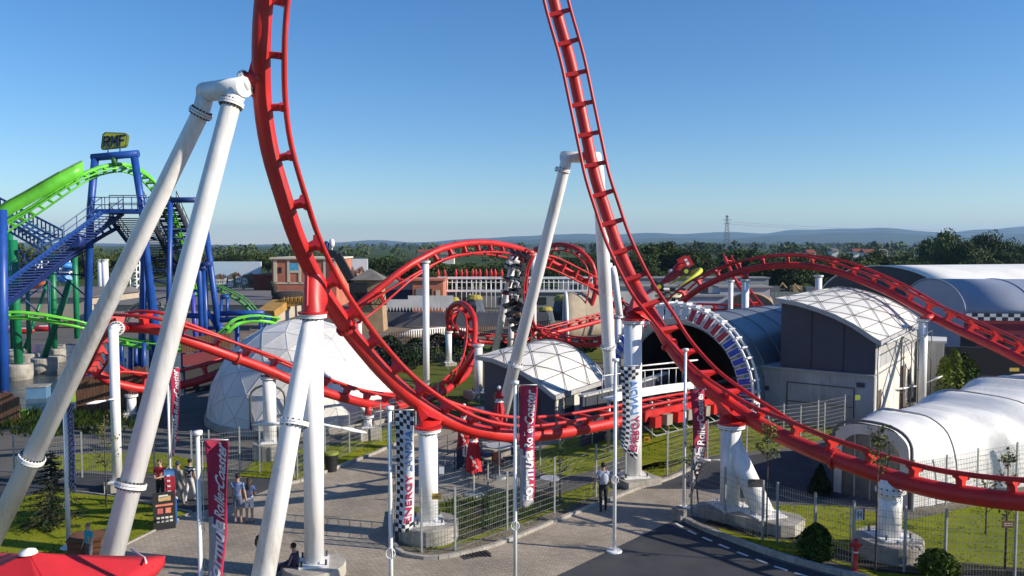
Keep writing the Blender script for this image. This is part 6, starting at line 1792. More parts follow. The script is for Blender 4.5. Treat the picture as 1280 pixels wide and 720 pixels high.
# ---------------------------------------------------------------- flag poles with banners
CRIM = pm('banner_crimson', (.42, .02, .07), .75, .12, 1.2); BWHT = pm('banner_white', (.70, .70, .72), .75, .1, 1.5); BBLK = pm('banner_black', (.015, .015, .02), .7); BSHD = pm('banner_white_shaded', (.36, .34, .50), .75, .1, 1.5); BPUR = pm('banner_purple', (.12, .04, .20), .75, .2, 3); BGR = pm('banner_grey', (.40, .38, .40), .75, .2, 2)  # the violet tinted cloth is banner white with shade mixed into its colour
TXR = pm('text_red', (.55, .02, .08), .7); TXB = pm('text_blue', (.10, .28, .62), .7, .2, 2); TXW = pm('text_white', (.80, .80, .80), .7)
def banner(px, ytop, Y, foot_y, fx0, fx1, fy0, fy1, style, label, bow=0.0, depth=.3, taper=.0, r=.055, flip=False, polelabel='', seed=0):
    top = P(px, ytop, Y)
    root = thing('flag_pole', (top.x, Y, 0), polelabel, 'flag pole', 'white flag poles with banners')
    MB().tube((top.x, Y, 0), top, r, r * .85, 16).build('pole', WHITE, root)
    MB().lathe([(.01, .05), (r * 1.9, .04), (r * 1.9, -.04), (.01, -.05)], top, 16).build('cap', WHITE, root)
    MB().lathe([(.01, .06), (.24, .06), (.26, .03), (.26, 0)], (top.x, Y, 0), 20, False).build('base_plate', WHITE, root)
    zt = P(px, fy0, Y).z; zb = P(px, fy1, Y).z
    xa = P(fx0, fy0, Y).x; w = P(fx1, fy0, Y).x - xa
    # top arm and side cord
    m = MB(); m.tube((top.x, Y, zt + .02), (xa + w * 1.02, Y, zt + .02), .016, n=8); m.tube((top.x + .09, Y, zt + .1), (top.x + .09, Y, zb - .2), .008, n=5)
    for k in range(6):
        z = zt - (zt - zb) * k / 5; m.tube((top.x, Y - .0, z), (xa, Y, z - .02), .008, n=5)
    m.build('rigging', GALV, root)
    m = MB().path([V3(top.x + math.cos(a) * .11, Y - .06, zb - .55 + math.sin(a) * .13) for a in [k * PI / 6 for k in range(13)]], .012, 6); m.build('cord_loop', WHITE, root)
    def F(v, u, lift=0):
        # v across 0..1, u down 0..1
        ww = w * (1 - taper * u ** 2)
        x = xa + v * ww + bow * math.sin(PI * u) * w + .05 * w * math.sin(7 * u + seed) * v
        y = Y + depth * w * (math.sin(2.6 * u + 3.2 * v + seed) * .45 + .25 * math.sin(9 * u + 2 * v + seed)) * (.3 + .7 * v)
        z = zt - (zt - zb) * u + .05 * w * math.sin(5 * v + seed) - (taper * .35 * (1 - v) * u ** 3 * w if not flip else -.6 * (1 - v) * u ** 4 * w * 1.6)
        return V3(x, y - lift, z)
    fl = thing('banner', (top.x, Y, zb), label, 'banner', 'tall banners on white poles')
    nu, nv = (30, 5) if style != 'red' else (40, 8)
    if style == 'check':
        mats = [BWHT, BBLK, BSHD]; 
    elif style == 'dimmed': mats = [BSHD, BBLK, BWHT]  # the white banner in shade, that shade painted as a violet tint
    else: mats = [CRIM, BGR, BPUR]
    m = MB(); m.v = [tuple(F(i / nv, j / nu)) for j in range(nu + 1) for i in range(nv + 1)]
    for j in range(nu):
        for i in range(nv):
            if style in ('check', 'dimmed'):
                chk = i < 2 or j < 4 or j > nu - 4
                ii = i if True else 0; jj = j // 1
                m.mat = 1 if (chk and (i + j) % 2 == 0 and (True)) else 0
                if style == 'check' and m.mat == 0 and 8 < j < 20 and i > 4: m.mat = 2 if False else 0
            else:
                m.mat = 1 if (j > nu * .5 and i < (j - nu * .45) * .34) else 2 if (3 + 2 * math.sin(j * .5)) < i < (4.2 + 2 * math.sin(j * .5 + .4)) and j > nu * .35 else 0
            q = j * (nv + 1) + i; m.f.append((q, q + nv + 1, q + nv + 2, q + 1)); m.sm.append(True); m.mi.append(m.mat)
    o = m.build('cloth', mats, fl, solid=.006)
    L = .025
    s1 = dict(bold=.02)
    if style in ('check', 'dimmed'):
        t1, t2 = (TXR, TXB) if style == 'check' else (BBLK, BBLK)  # shaded banner gets black letters, shade painted over the red and blue
        mir = (lambda b: b) if not flip else (lambda b: 1 - b)
        lettering('ENERGY', lambda a, b: F(.93 - .42 * mir(b), .92 - .40 * a, L), t1, fl, **s1)
        lettering('LANDIA', lambda a, b: F(.93 - .42 * mir(b), .50 - .36 * a, L), t2, fl, **s1)
    else:
        lettering('Formuła', lambda a, b: F(.92 - .74 * b, .97 - .44 * a, L), TXW, fl, shear=.3, bold=.03)
        lettering('RollerCoaster', lambda a, b: F(.90 - .60 * b, .52 - .50 * a, L), TXW, fl, shear=.3, bold=.02)
    return fl
banner(247, 541, 16.0, 0, 254.5, 285, 551, 733, 'red', 'crimson banner with slanted white lettering at the lower left, nearest and largest', .12, .8, .35, .05, polelabel='white pole of the largest crimson banner at the lower left', seed=.4)
banner(487, 510, 18.5, 0, 493, 517, 513.5, 662, 'check', 'checkered banner with red and blue lettering beside the fenced column', .10, .9, .15, .055, polelabel='white pole of the checkered banner beside the fenced column', seed=1.3)
banner(644, 478, 21.9, 0, 650.5, 671, 482, 632, 'red', 'crimson banner with white lettering in front of the middle pavilion', -.05, .9, .2, .055, polelabel='white pole of the crimson banner before the middle pavilion', seed=2.0)
banner(769.5, 450, 25.6, 0, 775, 798, 458, 578, 'check', 'checkered banner hanging before the thick column, lettering seen from behind', .15, .3, .0, .06, flip=True, polelabel='white pole standing at the edge of the asphalt before the thick column', seed=3.0)
banner(857, 437, 29.9, 0, 862, 882, 487, 622, 'red', 'small crimson banner curling away beside the tunnel ring', .25, .6, .75, .06, polelabel='white pole at the road kerb before the tunnel', seed=4.1)
banner(209, 446, 31.0, 0, 212, 223, 460, 570, 'red', 'narrow crimson banner hanging behind the big white leg', .1, .6, .6, .05, polelabel='white pole behind the red shirted person', seed=5.0)
banner(80, 486, 25.9, 0, 83, 92, 505, 610, 'dimmed', 'shaded lilac checkered banner, shade put into its cloth colour, between the two big white legs', .1, .4, .1, .075, polelabel='shaded white pole on the lawn between the big white legs', seed=1.0)

# ---------------------------------------------------------------- fences
def fence(pts, h, label, px=True, vs=.10, vr=.0032, hs=.2, hr=.0045, post_r=.03, step=2.5, posts_at=None, double=True):
    w_ = [G(*p) if px else Vector((p[0], p[1], 0)) for p in pts]
    root = thing('mesh_fence', (w_[0].x, w_[0].y, 0), label, 'fence', 'grey wire mesh fences')
    P_ = []
    for i in range(len(w_) - 1):
        L = (w_[i + 1] - w_[i]).length; k = max(1, round(L / step))
        for j in range(k): P_.append(w_[i].lerp(w_[i + 1], j / k))
    P_.append(w_[-1])
    for p in P_:
        MB().box(p + V3(0, 0, h / 2 + .04), (post_r * 2, post_r * 2, h + .08), .4).build('post', GALV, root)
    for i in range(len(P_) - 1):
        a, b_ = P_[i], P_[i + 1]; m = MB(); L = (b_ - a).length; d = (b_ - a) / L
        z = .06
        while z < h: m.beam(a + V3(0, 0, z), b_ + V3(0, 0, z), hr * 2, hr * 2); z += hs
        k = .05
        while k < L: m.beam(a + d * k + V3(0, 0, .04), a + d * k + V3(0, 0, h), vr * 2, vr * 2, (1, 0, 0)); k += vs
        m.build('mesh_panel', FENCEM, root)
    return root
fence([(864, 642), (906, 655), (953, 676), (971, 679), (1018, 695), (1066, 708), (1130, 716), (1181, 721), (1268, 724), (1380, 726)], 2.0, 'mesh fence along the road kerb in front of the wide footing', step=3.2, vs=.085)
fence([(496, 655), (500, 678), (527, 691), (569, 689), (634, 664), (693, 642), (745, 622), (782, 607)], 2.05, 'mesh fence round the planted corner with the concrete footing', step=2.6)
fence([(834, 595), (884, 578), (933, 566), (1000, 556), (1030, 551)], 1.9, 'mesh fence across the lawn behind the stout white support', step=2.6)
fence([(960, 555), (979, 553), (1022, 547), (1086, 531)], 1.9, 'mesh fence before the grey wall of the hall', step=3)
fence([(1141, 640), (1182, 632), (1221, 622), (1270, 612), (1330, 600)], 1.9, 'mesh fence on the lawn beside the white tent wall', step=2.0)
fence([(372, 601), (437, 566), (476, 552), (520, 540)], 1.9, 'mesh fence between the paving and the dome lawn', step=3)
fence([(240, 598), (262, 597), (300, 592), (325, 591), (350, 592), (368, 597)], 2.0, 'mesh fence by the path in front of the dome', step=2.0)
fence([(18, 600), (60, 603), (103, 597), (193, 598), (215, 600)], 1.9, 'mesh fence along the path behind the big white legs', step=3)
fence([(545, 630), (610, 612), (648, 596), (700, 570), (740, 556)], 1.1, 'low mesh fence beside the closed red umbrellas', step=2.5)
fence([(1150, 500), (1178, 500), (1222, 498), (1290, 505)], 1.6, 'grey mesh fence behind the tent roof by the shrubs', step=3)
fence([(440, 452), (500, 447), (560, 462), (640, 470)], 1.4, 'thin fence on the grass round the corkscrew foot', step=3.5, vs=.3)
fence([(486, 500), (548, 515), (600, 520), (652, 510), (668, 505)], 1.6, 'thin fence behind the loop bottom on the lawn', step=3.5, vs=.3)

# signs on fences
def plate(px, py, Y, w, h, mat, label, parts=(), rz=0, name='sign', cat='sign'):
    c = P(px, py, Y); o = thing(name, tuple(c), label, cat)
    MB().box(c, (w, .02, h), rz).build('board', mat, o)
    for (dx, dz, ww, hh, mt) in parts: MB().box(c + V3(dx, -.018, dz), (ww, .01, hh), rz).build('panel', mt, o)
    return o, c
SY = pm('sign_bright_yellow', (.75, .42, .02), .6); SDK = pm('sign_green_dark', (.01, .03, .02), .6)
o, c = plate(545.5, 620.5, 25.8, .30, .20, SY, 'small yellow orange notice on the fence before the white column', [(0, 0, .16, .05, pm('sign_brown', (.25, .12, .01), .6))])
plate(552, 588, 28, .18, .26, TXW, 'small white paper notice on the rail behind the fenced column')
o, c = plate(1074, 643, 25.35, .36, .36, pm('hyd_red', (.30, .03, .03), .6), 'red and white hydrant sign with a black letter on the fence', [(0, 0, .22, .35, TXW)])
lettering('H', lambda a, b: c + V3(-.065 + .13 * a, -.03, -.11 + .22 * b), SDK, o, bold=.03)
MB().tube(V3(c.x - .25, c.y + .06, 0), V3(c.x - .25, c.y + .06, c.z + .2), .02, n=8).build('post', GALV, o)
plate(1260, 655.5, 23.7, .36, .22, pm('sign_wood', (.16, .085, .035), .7), 'dull brown notice on the fence near the right edge', [(0, .03, .26, .02, CRM), (0, -.03, .26, .02, CRM)])
plate(1072, 497, 41.0, .26, .26, pm('sign_lime', (.45, .55, .05), .6), 'small lime notice on the fence in front of the hall wall')
plate(809, 549, 40.0, .30, .26, SY, 'small yellow notice on the lawn behind the thick white column', [(0, 0, .15, .12, pm('sign_brown', (.25, .12, .01), .6))])
plate(1268, 462, 50, .6, .22, pm('sign_amber', (.55, .38, .06), .6), 'amber notice on the dark wall near the right edge')
# ---------------------------------------------------------------- lamps mounted on columns
def lamparm(a, b_, label):
    o = thing('lamp_arm', tuple(a), label, 'lamp', 'white wing lamps fixed to the columns')
    m = MB(); m.path([a, a.lerp(b_, .5), a.lerp(b_, .55)], [.035, .035, .03], 8); m.build('arm', WHITE, o)
    MB().path([a.lerp(b_, .5), a.lerp(b_, .7), b_], [.035, .07, .03], 10).build('lamp_head', WHITE, o)
lamparm(P(796, 458, 34), P(872, 450, 38), 'white wing lamp reaching right from the thick white column')
lamparm(P(391, 528, 24.6), P(458, 541, 26), 'white wing lamp reaching right from the tall double column')
lamparm(P(391, 528, 24.6), P(315, 531, 26), 'white wing lamp reaching left from the tall double column')
lamparm(P(1148, 482, 49), P(1120, 487, 47), 'white wing lamp reaching left from the column by the hall')
lamparm(P(1154, 480, 49), P(1178, 470, 49), 'white upturned wing lamp right of the column by the hall')
lamparm(P(147, 498, 32), P(108, 505, 31), 'white wing lamp reaching left from the slim elbow column')
lamparm(P(598, 443, 54), P(640, 440, 56), 'white wing lamp under the corkscrew')
lamparm(P(910, 575, 29.5), P(868, 576, 30), 'white wing lamp left of the stout support')
# ---------------------------------------------------------------- umbrellas, bins, boards
UMB = pm('umbrella_red', (.55, .015, .025), .7, .12, 1.2); UMW = pm('umbrella_white', (.75, .73, .70), .7)
def closed_umbrella(px, py_top, Y, H, label):
    t = P(px, py_top, Y); z1 = t.z; z0 = max(.0, z1 - H); x, y = t.x, Y
    o = thing('umbrella', (x, y, 0), label, 'umbrella', 'closed red cafe umbrellas')
    MB().tube((x, y, 0), (x, y, z1 + .05), .03, n=10).build('pole', WHITE, o)
    m = MB(); prof = [(.30, z1 - H * .86), (.26, z1 - H * .6), (.19, z1 - H * .32), (.13, z1 - H * .20), (.17, z1 - H * .14), (.05, z1)]
    vs = []; n = 24
    for r, z in prof:
        for k in range(n):
            a = 2 * PI * k / n; q = r * (1 + .28 * math.cos(8 * a + z)); vs.append((x + math.cos(a) * q, y + math.sin(a) * q, z - .05 * math.cos(4 * a)))
    m.add(vs, [(j * n + k, j * n + (k + 1) % n, (j + 1) * n + (k + 1) % n, (j + 1) * n + k) for j in range(len(prof) - 1) for k in range(n)], True)
    c = m.build('canopy', UMB, o)
    MB().lathe([(.20, z1 - H * .23), (.155, z1 - H * .21), (.155, z1 - H * .18), (.19, z1 - H * .16)], (x, y, 0), 16).build('strap', UMW, o)
    MB().ball((x, y, z1 + .08), .09).build('tip', UMW, o)
    m = MB()
    for k in range(3): m.beam(V3(x - .12 + k * .1, y - .32, z1 - H * (.5 + k * .1)), V3(x - .02 + k * .1, y - .34, z1 - H * (.56 + k * .1)), .07, .05, (0, 1, 0))
    m.build('print', UMW, c)
    MB().lathe([(.01, .1), (.38, .07), (.40, 0)], (x, y, 0), 20, False).build('base', GALV, o)
closed_umbrella(624, 487, 34.0, 2.3, 'closed red umbrella standing left of the second crimson banner')
closed_umbrella(580, 509, 36.0, 2.3, 'closed red umbrella half hidden behind the loop bottom')
closed_umbrella(592, 538, 31.5, 1.9, 'closed red umbrella with a white emblem just under the loop track')
closed_umbrella(829, 424, 62.0, 2.2, 'closed red umbrella far off by the grey wooden wall near the ring')
# low wooden wall beside
root = thing('timber_wall', (X(815, 62), 63, 0), 'weathered grey plank wall left of the tunnel ring', 'fence')
m = MB(); x = X(797, 63)
while x < X(846, 63): m.box((x, 63, 1.5), (.2, .08, 3.0 + rnd.uniform(-.15, .15))); x += .23
m.build('planks', pm('weathered_planks', (.22, .20, .16), .9, .3, 2, stretch=(5, 5, .4)), root)
# round white cafe table tops
def table(px, py, r, label, h=.74, mt=None):
    g_ = G(px, py); o = thing('table', (g_.x, g_.y, 0), label, 'table', 'round cafe tables')
    MB().lathe([(.01, h), (r, h), (r, h - .03), (.01, h - .03)], (g_.x, g_.y, 0), 26, False).build('tabletop', mt or pm('tabletop_grey', (.45, .46, .48), .4), o)
    MB().tube((g_.x, g_.y, 0), (g_.x, g_.y, h), .035, n=10).build('stem', BLACK, o)
    MB().lathe([(.01, .04), (.28, .03), (.28, 0)], (g_.x, g_.y, 0), 18, False).build('foot', BLACK, o)
table(601, 528, .8, 'big round pale table top behind the loop bottom'); table(624, 576, .6, 'round table beside the brick path railing'); table(688, 612, .42, 'small pale round table in the fenced strip by the second banner', .5); table(602, 590, .55, 'dark cloth covered round table behind the fence corner', .8, pm('navy_cloth', (.03, .04, .08), .8))
# chairs near the tables
def chair(px, py, rz, label, mt):
    g_ = G(px, py); o = thing('chair', (g_.x, g_.y, 0), label, 'chair', 'cafe chairs by the tables', rz=0)
    M_ = Matrix.Rotation(rz, 3, 'Z')
    q = lambda x, y, z: g_ + M_ @ V3(x, y, z)
    MB().box(q(0, 0, .45), (.44, .44, .04), rz).build('seat', mt, o)
    MB().box(q(0, .21, .72), (.42, .04, .36), rz).build('backrest', mt, o)
    for a, b_ in ((-1, -1), (1, -1), (1, 1), (-1, 1)): MB().tube(q(a * .19, b_ * .19, 0), q(a * .19, b_ * .19, .45 if b_ < 0 else .9), .014, n=6).build('leg', BLACK, o)
OR_ = pm('orange_seat', (.55, .13, .03), .6)
chair(622, 592, .3, 'orange chair right of the dark cloth table', OR_); chair(590, 601, 2.6, 'dark chair in front of the dark cloth table', BLACK); chair(636, 585, -1.2, 'dark chair right of the orange one', BLACK); chair(612, 602, 2.9, 'dark chair on the near side of the dark table', BLACK)
# railing of the queue, behind
root = thing('queue_railing', (G(590, 585).x, G(590, 585).y, 0), 'dark handrail with panels beside the dark cloth table', 'railing')
m = MB()
for a, b_ in (((556, 598), (602, 572)), ((602, 572), (650, 552)), ((545, 575), (600, 552))):
    A, B_ = G(*a), G(*b_)
    for z in (.5, 1.0): m.tube(A + V3(0, 0, z), B_ + V3(0, 0, z), .025, n=6)
    for k in range(5): c = A.lerp(B_, k / 4); m.tube(c, c + V3(0, 0, 1.0), .025, n=6)
m.build('rails', CABLE, root)
m = MB()
A, B_ = G(571, 590), G(602, 572)
for k in range(3): a = A.lerp(B_, k / 3); b_ = A.lerp(B_, (k + .85) / 3); m.beam(a + V3(0, 0, .5), b_ + V3(0, 0, .5), .03, .8)
m.build('panels', pm('navy_cloth', (.03, .04, .08), .8), root)
# big red parasol in the bottom left corner
pk = P(27, 684, 16.6); 
root = thing('market_umbrella', (pk.x, pk.y, 0), 'large open red square umbrella in the bottom left corner', 'umbrella')
cc = [P(206, 695, 17.9), P(240, 1010, 13.2), P(-260, 760, 15.0), P(-100, 700, 19.0)]
cz = min(c_.z for c_ in cc[:1]); ctr = V3(pk.x, pk.y, pk.z)
ux = V3(1, .28, 0).normalized(); uy = V3(-ux.y, ux.x, 0); cx_ = V3(cc[0].x, cc[0].y, 0) - V3(pk.x, pk.y, 0)
hs = 2.25
crn = [V3(cc[0].x, cc[0].y, cc[0].z)]
A0_ = V3(cc[0].x, cc[0].y, cc[0].z)
# square canopy: far right corner A0_, sides run left and towards the viewer
s1 = V3(-.98, .05, 0).normalized(); s2 = V3(-.05, -.98, 0).normalized(); side = 3.6
C_ = [A0_, A0_ + s1 * side * 1.1, A0_ + s1 * side * 1.1 + s2 * side, A0_ + s2 * side]
apex = (C_[0] + C_[2]) / 2 + V3(0, 0, .75)
m = MB()
for i in range(4):
    a, b_ = C_[i], C_[(i + 1) % 4]
    def fn(u, v, a=a, b_=b_):
        e = a.lerp(b_, u); p = e.lerp(apex, v); return p - V3(0, 0, .04 * math.sin(PI * u) * (1 - v) + .03 * math.sin(PI * v) * 1.0)
    m.grid(fn, 10, 8)
m.build('canopy', UMB, root, solid=.01)
m = MB()
for i in range(4):
    a, b_ = C_[i], C_[(i + 1) % 4]
    m.grid(lambda u, v, a=a, b_=b_: a.lerp(b_, u) - V3(0, 0, .04 * math.sin(PI * u) + v * (.24 + .03 * math.sin(u * 30))), 20, 2)
m.build('valance', UMB, root, solid=.01)
MB().tube(V3(apex.x, apex.y, 0), apex, .035, n=12).build('pole', WHITE, root)
MB().lathe([(.18, -.02), (.15, .04), (.01, .09)], apex, 18).build('cap', UMW, root)
for c_ in C_: MB().tube(apex - V3(0, 0, .1), c_ - V3(0, 0, .02), .014, n=6).build('rib', WHITE, root)
MB().path([C_[0] + V3(-.75, -.05, .18), C_[0] + V3(-.3, -.35, .10), C_[0] + V3(-.1, -.7, .12)], .022, 6).build('edge_cord', UMW, root)
MB().lathe([(.01, .1), (.45, .08), (.45, 0)], (apex.x, apex.y, 0), 20, False).build('base', CONC, root)
# wooden planter box near the teal child
g_ = G(108, 705); o = thing('wooden_crate', (g_.x, g_.y, 0), 'reddish brown wooden crate behind the teal shirted child', 'crate')
cm = pm('crate_wood', (.14, .055, .025), .85, .3, 2, stretch=(1, 1, 6))
MB().box(g_ + V3(0, .1, .42), (.95, .8, .84), .25).build('body', cm, o)
m = MB()
for k in range(5): m.box(g_ + V3(0, .1, .06 + k * .18), (.97, .82, .015), .25)
m.build('gaps', BLACK, o); MB().box(g_ + V3(0, .1, .86), (1.02, .86, .05), .25).build('lid', cm, o)
# litter bin
g_ = G(414, 589); o = thing('litter_bin', (g_.x, g_.y, 0), 'black litter bin with a yellow green rim beside the dome path', 'bin')
MB().lathe([(.01, 0), (.24, 0), (.31, .78), (.01, .78)], g_, 20, False).build('body', BLACK, o); MB().lathe([(.33, .76), (.34, .84), (.26, .87), (.01, .87)], g_, 20).build('rim', pm('bin_rim', (.22, .24, .03), .6), o)
# hydrant
g_ = G(1069, 713); o = thing('fire_hydrant', (g_.x, g_.y, 0), 'slim red fire hydrant beside the road kerb', 'hydrant')
MB().lathe([(.01, 0), (.10, 0), (.10, .03), (.065, .05), (.065, .62), (.085, .64), (.085, .68), (.06, .70), (.10, .74), (.11, .88), (.075, .96), (.02, 1.0), (.001, 1.0)], g_, 18).build('body', RED, o)
MB().tube(g_ + V3(-.17, 0, .80), g_ + V3(.17, 0, .80), .05, n=12).build('outlet', RED, o); MB().lathe([(.067, .56), (.07, .56), (.07, .6), (.067, .6)], g_, 16).build('band', WHITE, o)
# A-board and slim coloured board
g_ = G(206, 662); o = thing('sandwich_board', (g_.x, g_.y, 0), 'black food menu board standing on the paving edge below the red shirted person', 'menu board')
Mx = Matrix.Rotation(.45, 3, 'Z') @ Matrix.Rotation(-.12, 3, 'X')
q = lambda x, y, z: g_ + Mx @ V3(x, y, z)
MB().box(q(0, 0, .65), (.72, .03, 1.3), M=Mx).build('board', BLACK, o)
for (x, z, w_, h_, c_) in [(.02, 1.08, .4, .16, (.55, .35, .15)), (-.02, 1.16, .3, .1, (.6, .6, .55)), (0, .86, .56, .07, (.65, .2, .12)), (-.13, .66, .18, .18, (.55, .12, .10)), (.13, .66, .18, .18, (.62, .55, .5))] + [(-.2 + .14 * k, .42 - .12 * j, .1, .07, (.6, .58, .5)) for k in range(4) for j in range(2)]:
    MB().box(q(x, -.025, z), (w_, .01, h_), M=Mx).build('picture', pm('pic_%d' % int(c_[0] * 100 + c_[1] * 10), c_, .6, .3, 12), o)
MB().box(g_ + Matrix.Rotation(.45, 3, 'Z') @ V3(0, .32, .6), (.7, .03, 1.25), M=Matrix.Rotation(.45, 3, 'Z') @ Matrix.Rotation(.14, 3, 'X')).build('rear_leg', BLACK, o)
g_ = G(216, 655); o = thing('advert_board', (g_.x, g_.y, 0), 'narrow red and blue upright advert board behind the menu board', 'advert board')
for z0_, z1_, c_ in ((0, .95, (.04, .16, .50)), (.95, 1.75, (.45, .03, .05)), (1.75, 2.0, (.10, .28, .60))):
    MB().box(g_ + V3(-.05 * (z0_ + z1_) / 2, 0, (z0_ + z1_) / 2), (.34, .05, z1_ - z0_ - .002), .2).build('board', pm('ad_%d' % int(z0_ * 100), c_, .6, .25, 6), o)
for k in range(9): MB().box(g_ + V3(-.02 - .05 * (.25 + k * .19), -.045, .25 + k * .19), (.1, .02, .06), .2).build('print', TXW, o)
# small white bollard/blocks
g_ = G(846, 650); o = thing('kerb_block', (g_.x, g_.y, 0), 'dark kerb end block at the foot of the white pole', 'block'); MB().box(g_ + V3(.1, 0, .22), (.35, .5, .44), .5).build('block', CONCD, o)
# power pylon far off and overhead lines
def pylon(px, yt, yb, Y, label):
    o = thing('power_pylon', (X(px, Y), Y, 0), label, 'pylon', 'far power pylons')
    x = X(px, Y); H = Z(yt, Y); wb = H * .09; m = MB(); wt = H * .012
    for k in range(12):
        z0_, z1_ = H * k / 12, H * (k + 1) / 12; a = wb + (wt - wb) * k / 12; b_ = wb + (wt - wb) * (k + 1) / 12
        for sx, sy in ((-1, -1), (1, -1), (1, 1), (-1, 1)): m.beam(V3(x + sx * a, Y + sy * a, z0_), V3(x + sx * b_, Y + sy * b_, z1_), H * .006, H * .006)
        for sy in (-1, 1):
            m.beam(V3(x - a, Y + sy * a, z0_), V3(x + b_, Y + sy * b_, z1_), H * .004, H * .004); m.beam(V3(x + a, Y + sy * a, z0_), V3(x - b_, Y + sy * b_, z1_), H * .004, H * .004)
    m.build('tower', pm('pylon_grey', (.10, .11, .12), .6), o)
    m = MB()
    for z, w_ in ((.78, .09), (.88, .11), (.97, .05)): m.beam(V3(x - H * w_, Y, H * z), V3(x + H * w_, Y, H * z), H * .008, H * .01)
    m.build('arms', pm('pylon_grey', (.10, .11, .12), .6), o)
pylon(907, 269, 310, 900, 'tall power pylon standing beyond the tree belt')
pylon(103, 296, 312, 900, 'small pylon beyond the trees at left')
o = thing('power_line', (X(1000, 900), 900, 0), 'thin overhead wires running right from the tall pylon', 'power line')
m = MB()
for dy in (0, 7):
    pts = [P(907 + k * 30, 277 + dy * .4 + k * 1.05 + (3 * math.sin(PI * min(1, k / 10)) if k < 10 else 0), 900) for k in range(13)]
    m.path(pts, .08, 4)
m.build('wires', pm('pylon_grey', (.10, .11, .12), .6), o)
# houses in the plain
r = random.Random(5)
for i, (px, py, Y) in enumerate([(668, 314, 640), (684, 313, 700), (1082, 314, 520), (1098, 313, 560), (1068, 315, 600), (752, 316, 700), (1040, 316, 640), (530, 316, 520), (725, 315, 800), (560, 320, 420), (760, 318, 470), (1010, 318, 480)]):
    x = X(px, Y); w_ = r.uniform(5, 8); o = thing('house', (x, Y, 0), ['white walled house far out on the plain left of the middle', 'small red roofed house far out on the plain', 'cream house among trees right of the pylon'][i % 3], 'house', 'tiny houses out on the plain')
    MB().box((x, Y, 2.5), (w_, 7, 5)).build('wall', LWALL if i % 2 else PANEL, o)
    MB().add([(x - w_ * .55, Y - 5, 5), (x + w_ * .55, Y - 5, 5), (x + w_ * .55, Y + 5, 5), (x - w_ * .55, Y + 5, 5), (x - w_ * .5, Y, 7.2), (x + w_ * .5, Y, 7.2)], [(0, 1, 5, 4), (2, 3, 4, 5), (1, 2, 5), (3, 0, 4)]).build('roof', TCD if i % 3 else RG, o)
# site machinery behind the hill track
for (px, py, Y, lab) in [(962, 356, 140, 'dark truck parked on the ground behind the hill crest'), (990, 356, 142, 'tan excavator behind the hill crest'), (1006, 357, 138, 'small grey machine behind the hill crest')]:
    x = X(px, Y); o = thing('machine', (x, Y, 0), lab, 'vehicle')
    MB().box((x, Y, 1.1), (3.6, 2.0, .8)).build('chassis', BLACK, o); MB().box((x + .6, Y, 2.1), (1.6, 1.8, 1.3)).build('cab', pm('machine_tan', (.35, .25, .10), .6) if 'tan' in lab else pm('machine_grey', (.12, .13, .14), .6), o)
    MB().path([V3(x - .5, Y, 1.5), V3(x - 1.8, Y, 3.2), V3(x - 2.9, Y, 1.6)], .2, 6).build('arm', pm('machine_tan', (.35, .25, .10), .6), o)
    for a in (-1.2, 1.2): MB().tube((x + a, Y - 1.1, .55), (x + a, Y + 1.1, .55), .55, n=14).build('wheel', BLACK, o)
root = thing('sheet_fence', (X(985, 112), 112, 0), 'grey green sheet metal fence behind the tan barrel roof', 'fence')
m = MB(); x = X(955, 112)
while x < X(1050, 112): m.box((x, 112, Z(365, 112) / 2), (.5, .1, Z(365, 112))); x += .55
m.build('sheets', pm('sheet_metal', (.20, .24, .23), .6, .3, .4), root)
# ---------------------------------------------------------------- people
def skin_body(joints, bones, root=0):
    """joints: name -> (pos, radius); returns evaluated mesh verts, faces"""
    names = list(joints); idx = {n: i for i, n in enumerate(names)}
    me = bpy.data.meshes.new('skel'); me.from_pydata([tuple(joints[n][0]) for n in names], [(idx[a], idx[b]) for a, b in bones], [])
    o = bpy.data.objects.new('skel', me); col.objects.link(o)
    md = o.modifiers.new('skin', 'SKIN'); md.use_smooth_shade = True
    sv = me.skin_vertices[0].data
    for n in names:
        r = joints[n][1]; r = r if isinstance(r, tuple) else (r, r); sv[idx[n]].radius = r; sv[idx[n]].use_root = (n == 'pelvis')
    ss = o.modifiers.new('ss', 'SUBSURF'); ss.levels = 2; ss.render_levels = 2
    dg = bpy.context.evaluated_depsgraph_get(); me2 = bpy.data.meshes.new_from_object(o.evaluated_get(dg))
    vs = [v.co.copy() for v in me2.vertices]; fs = [tuple(p.vertices) for p in me2.polygons]
    bpy.data.objects.remove(o); bpy.data.meshes.remove(me); bpy.data.meshes.remove(me2)
    return vs, fs

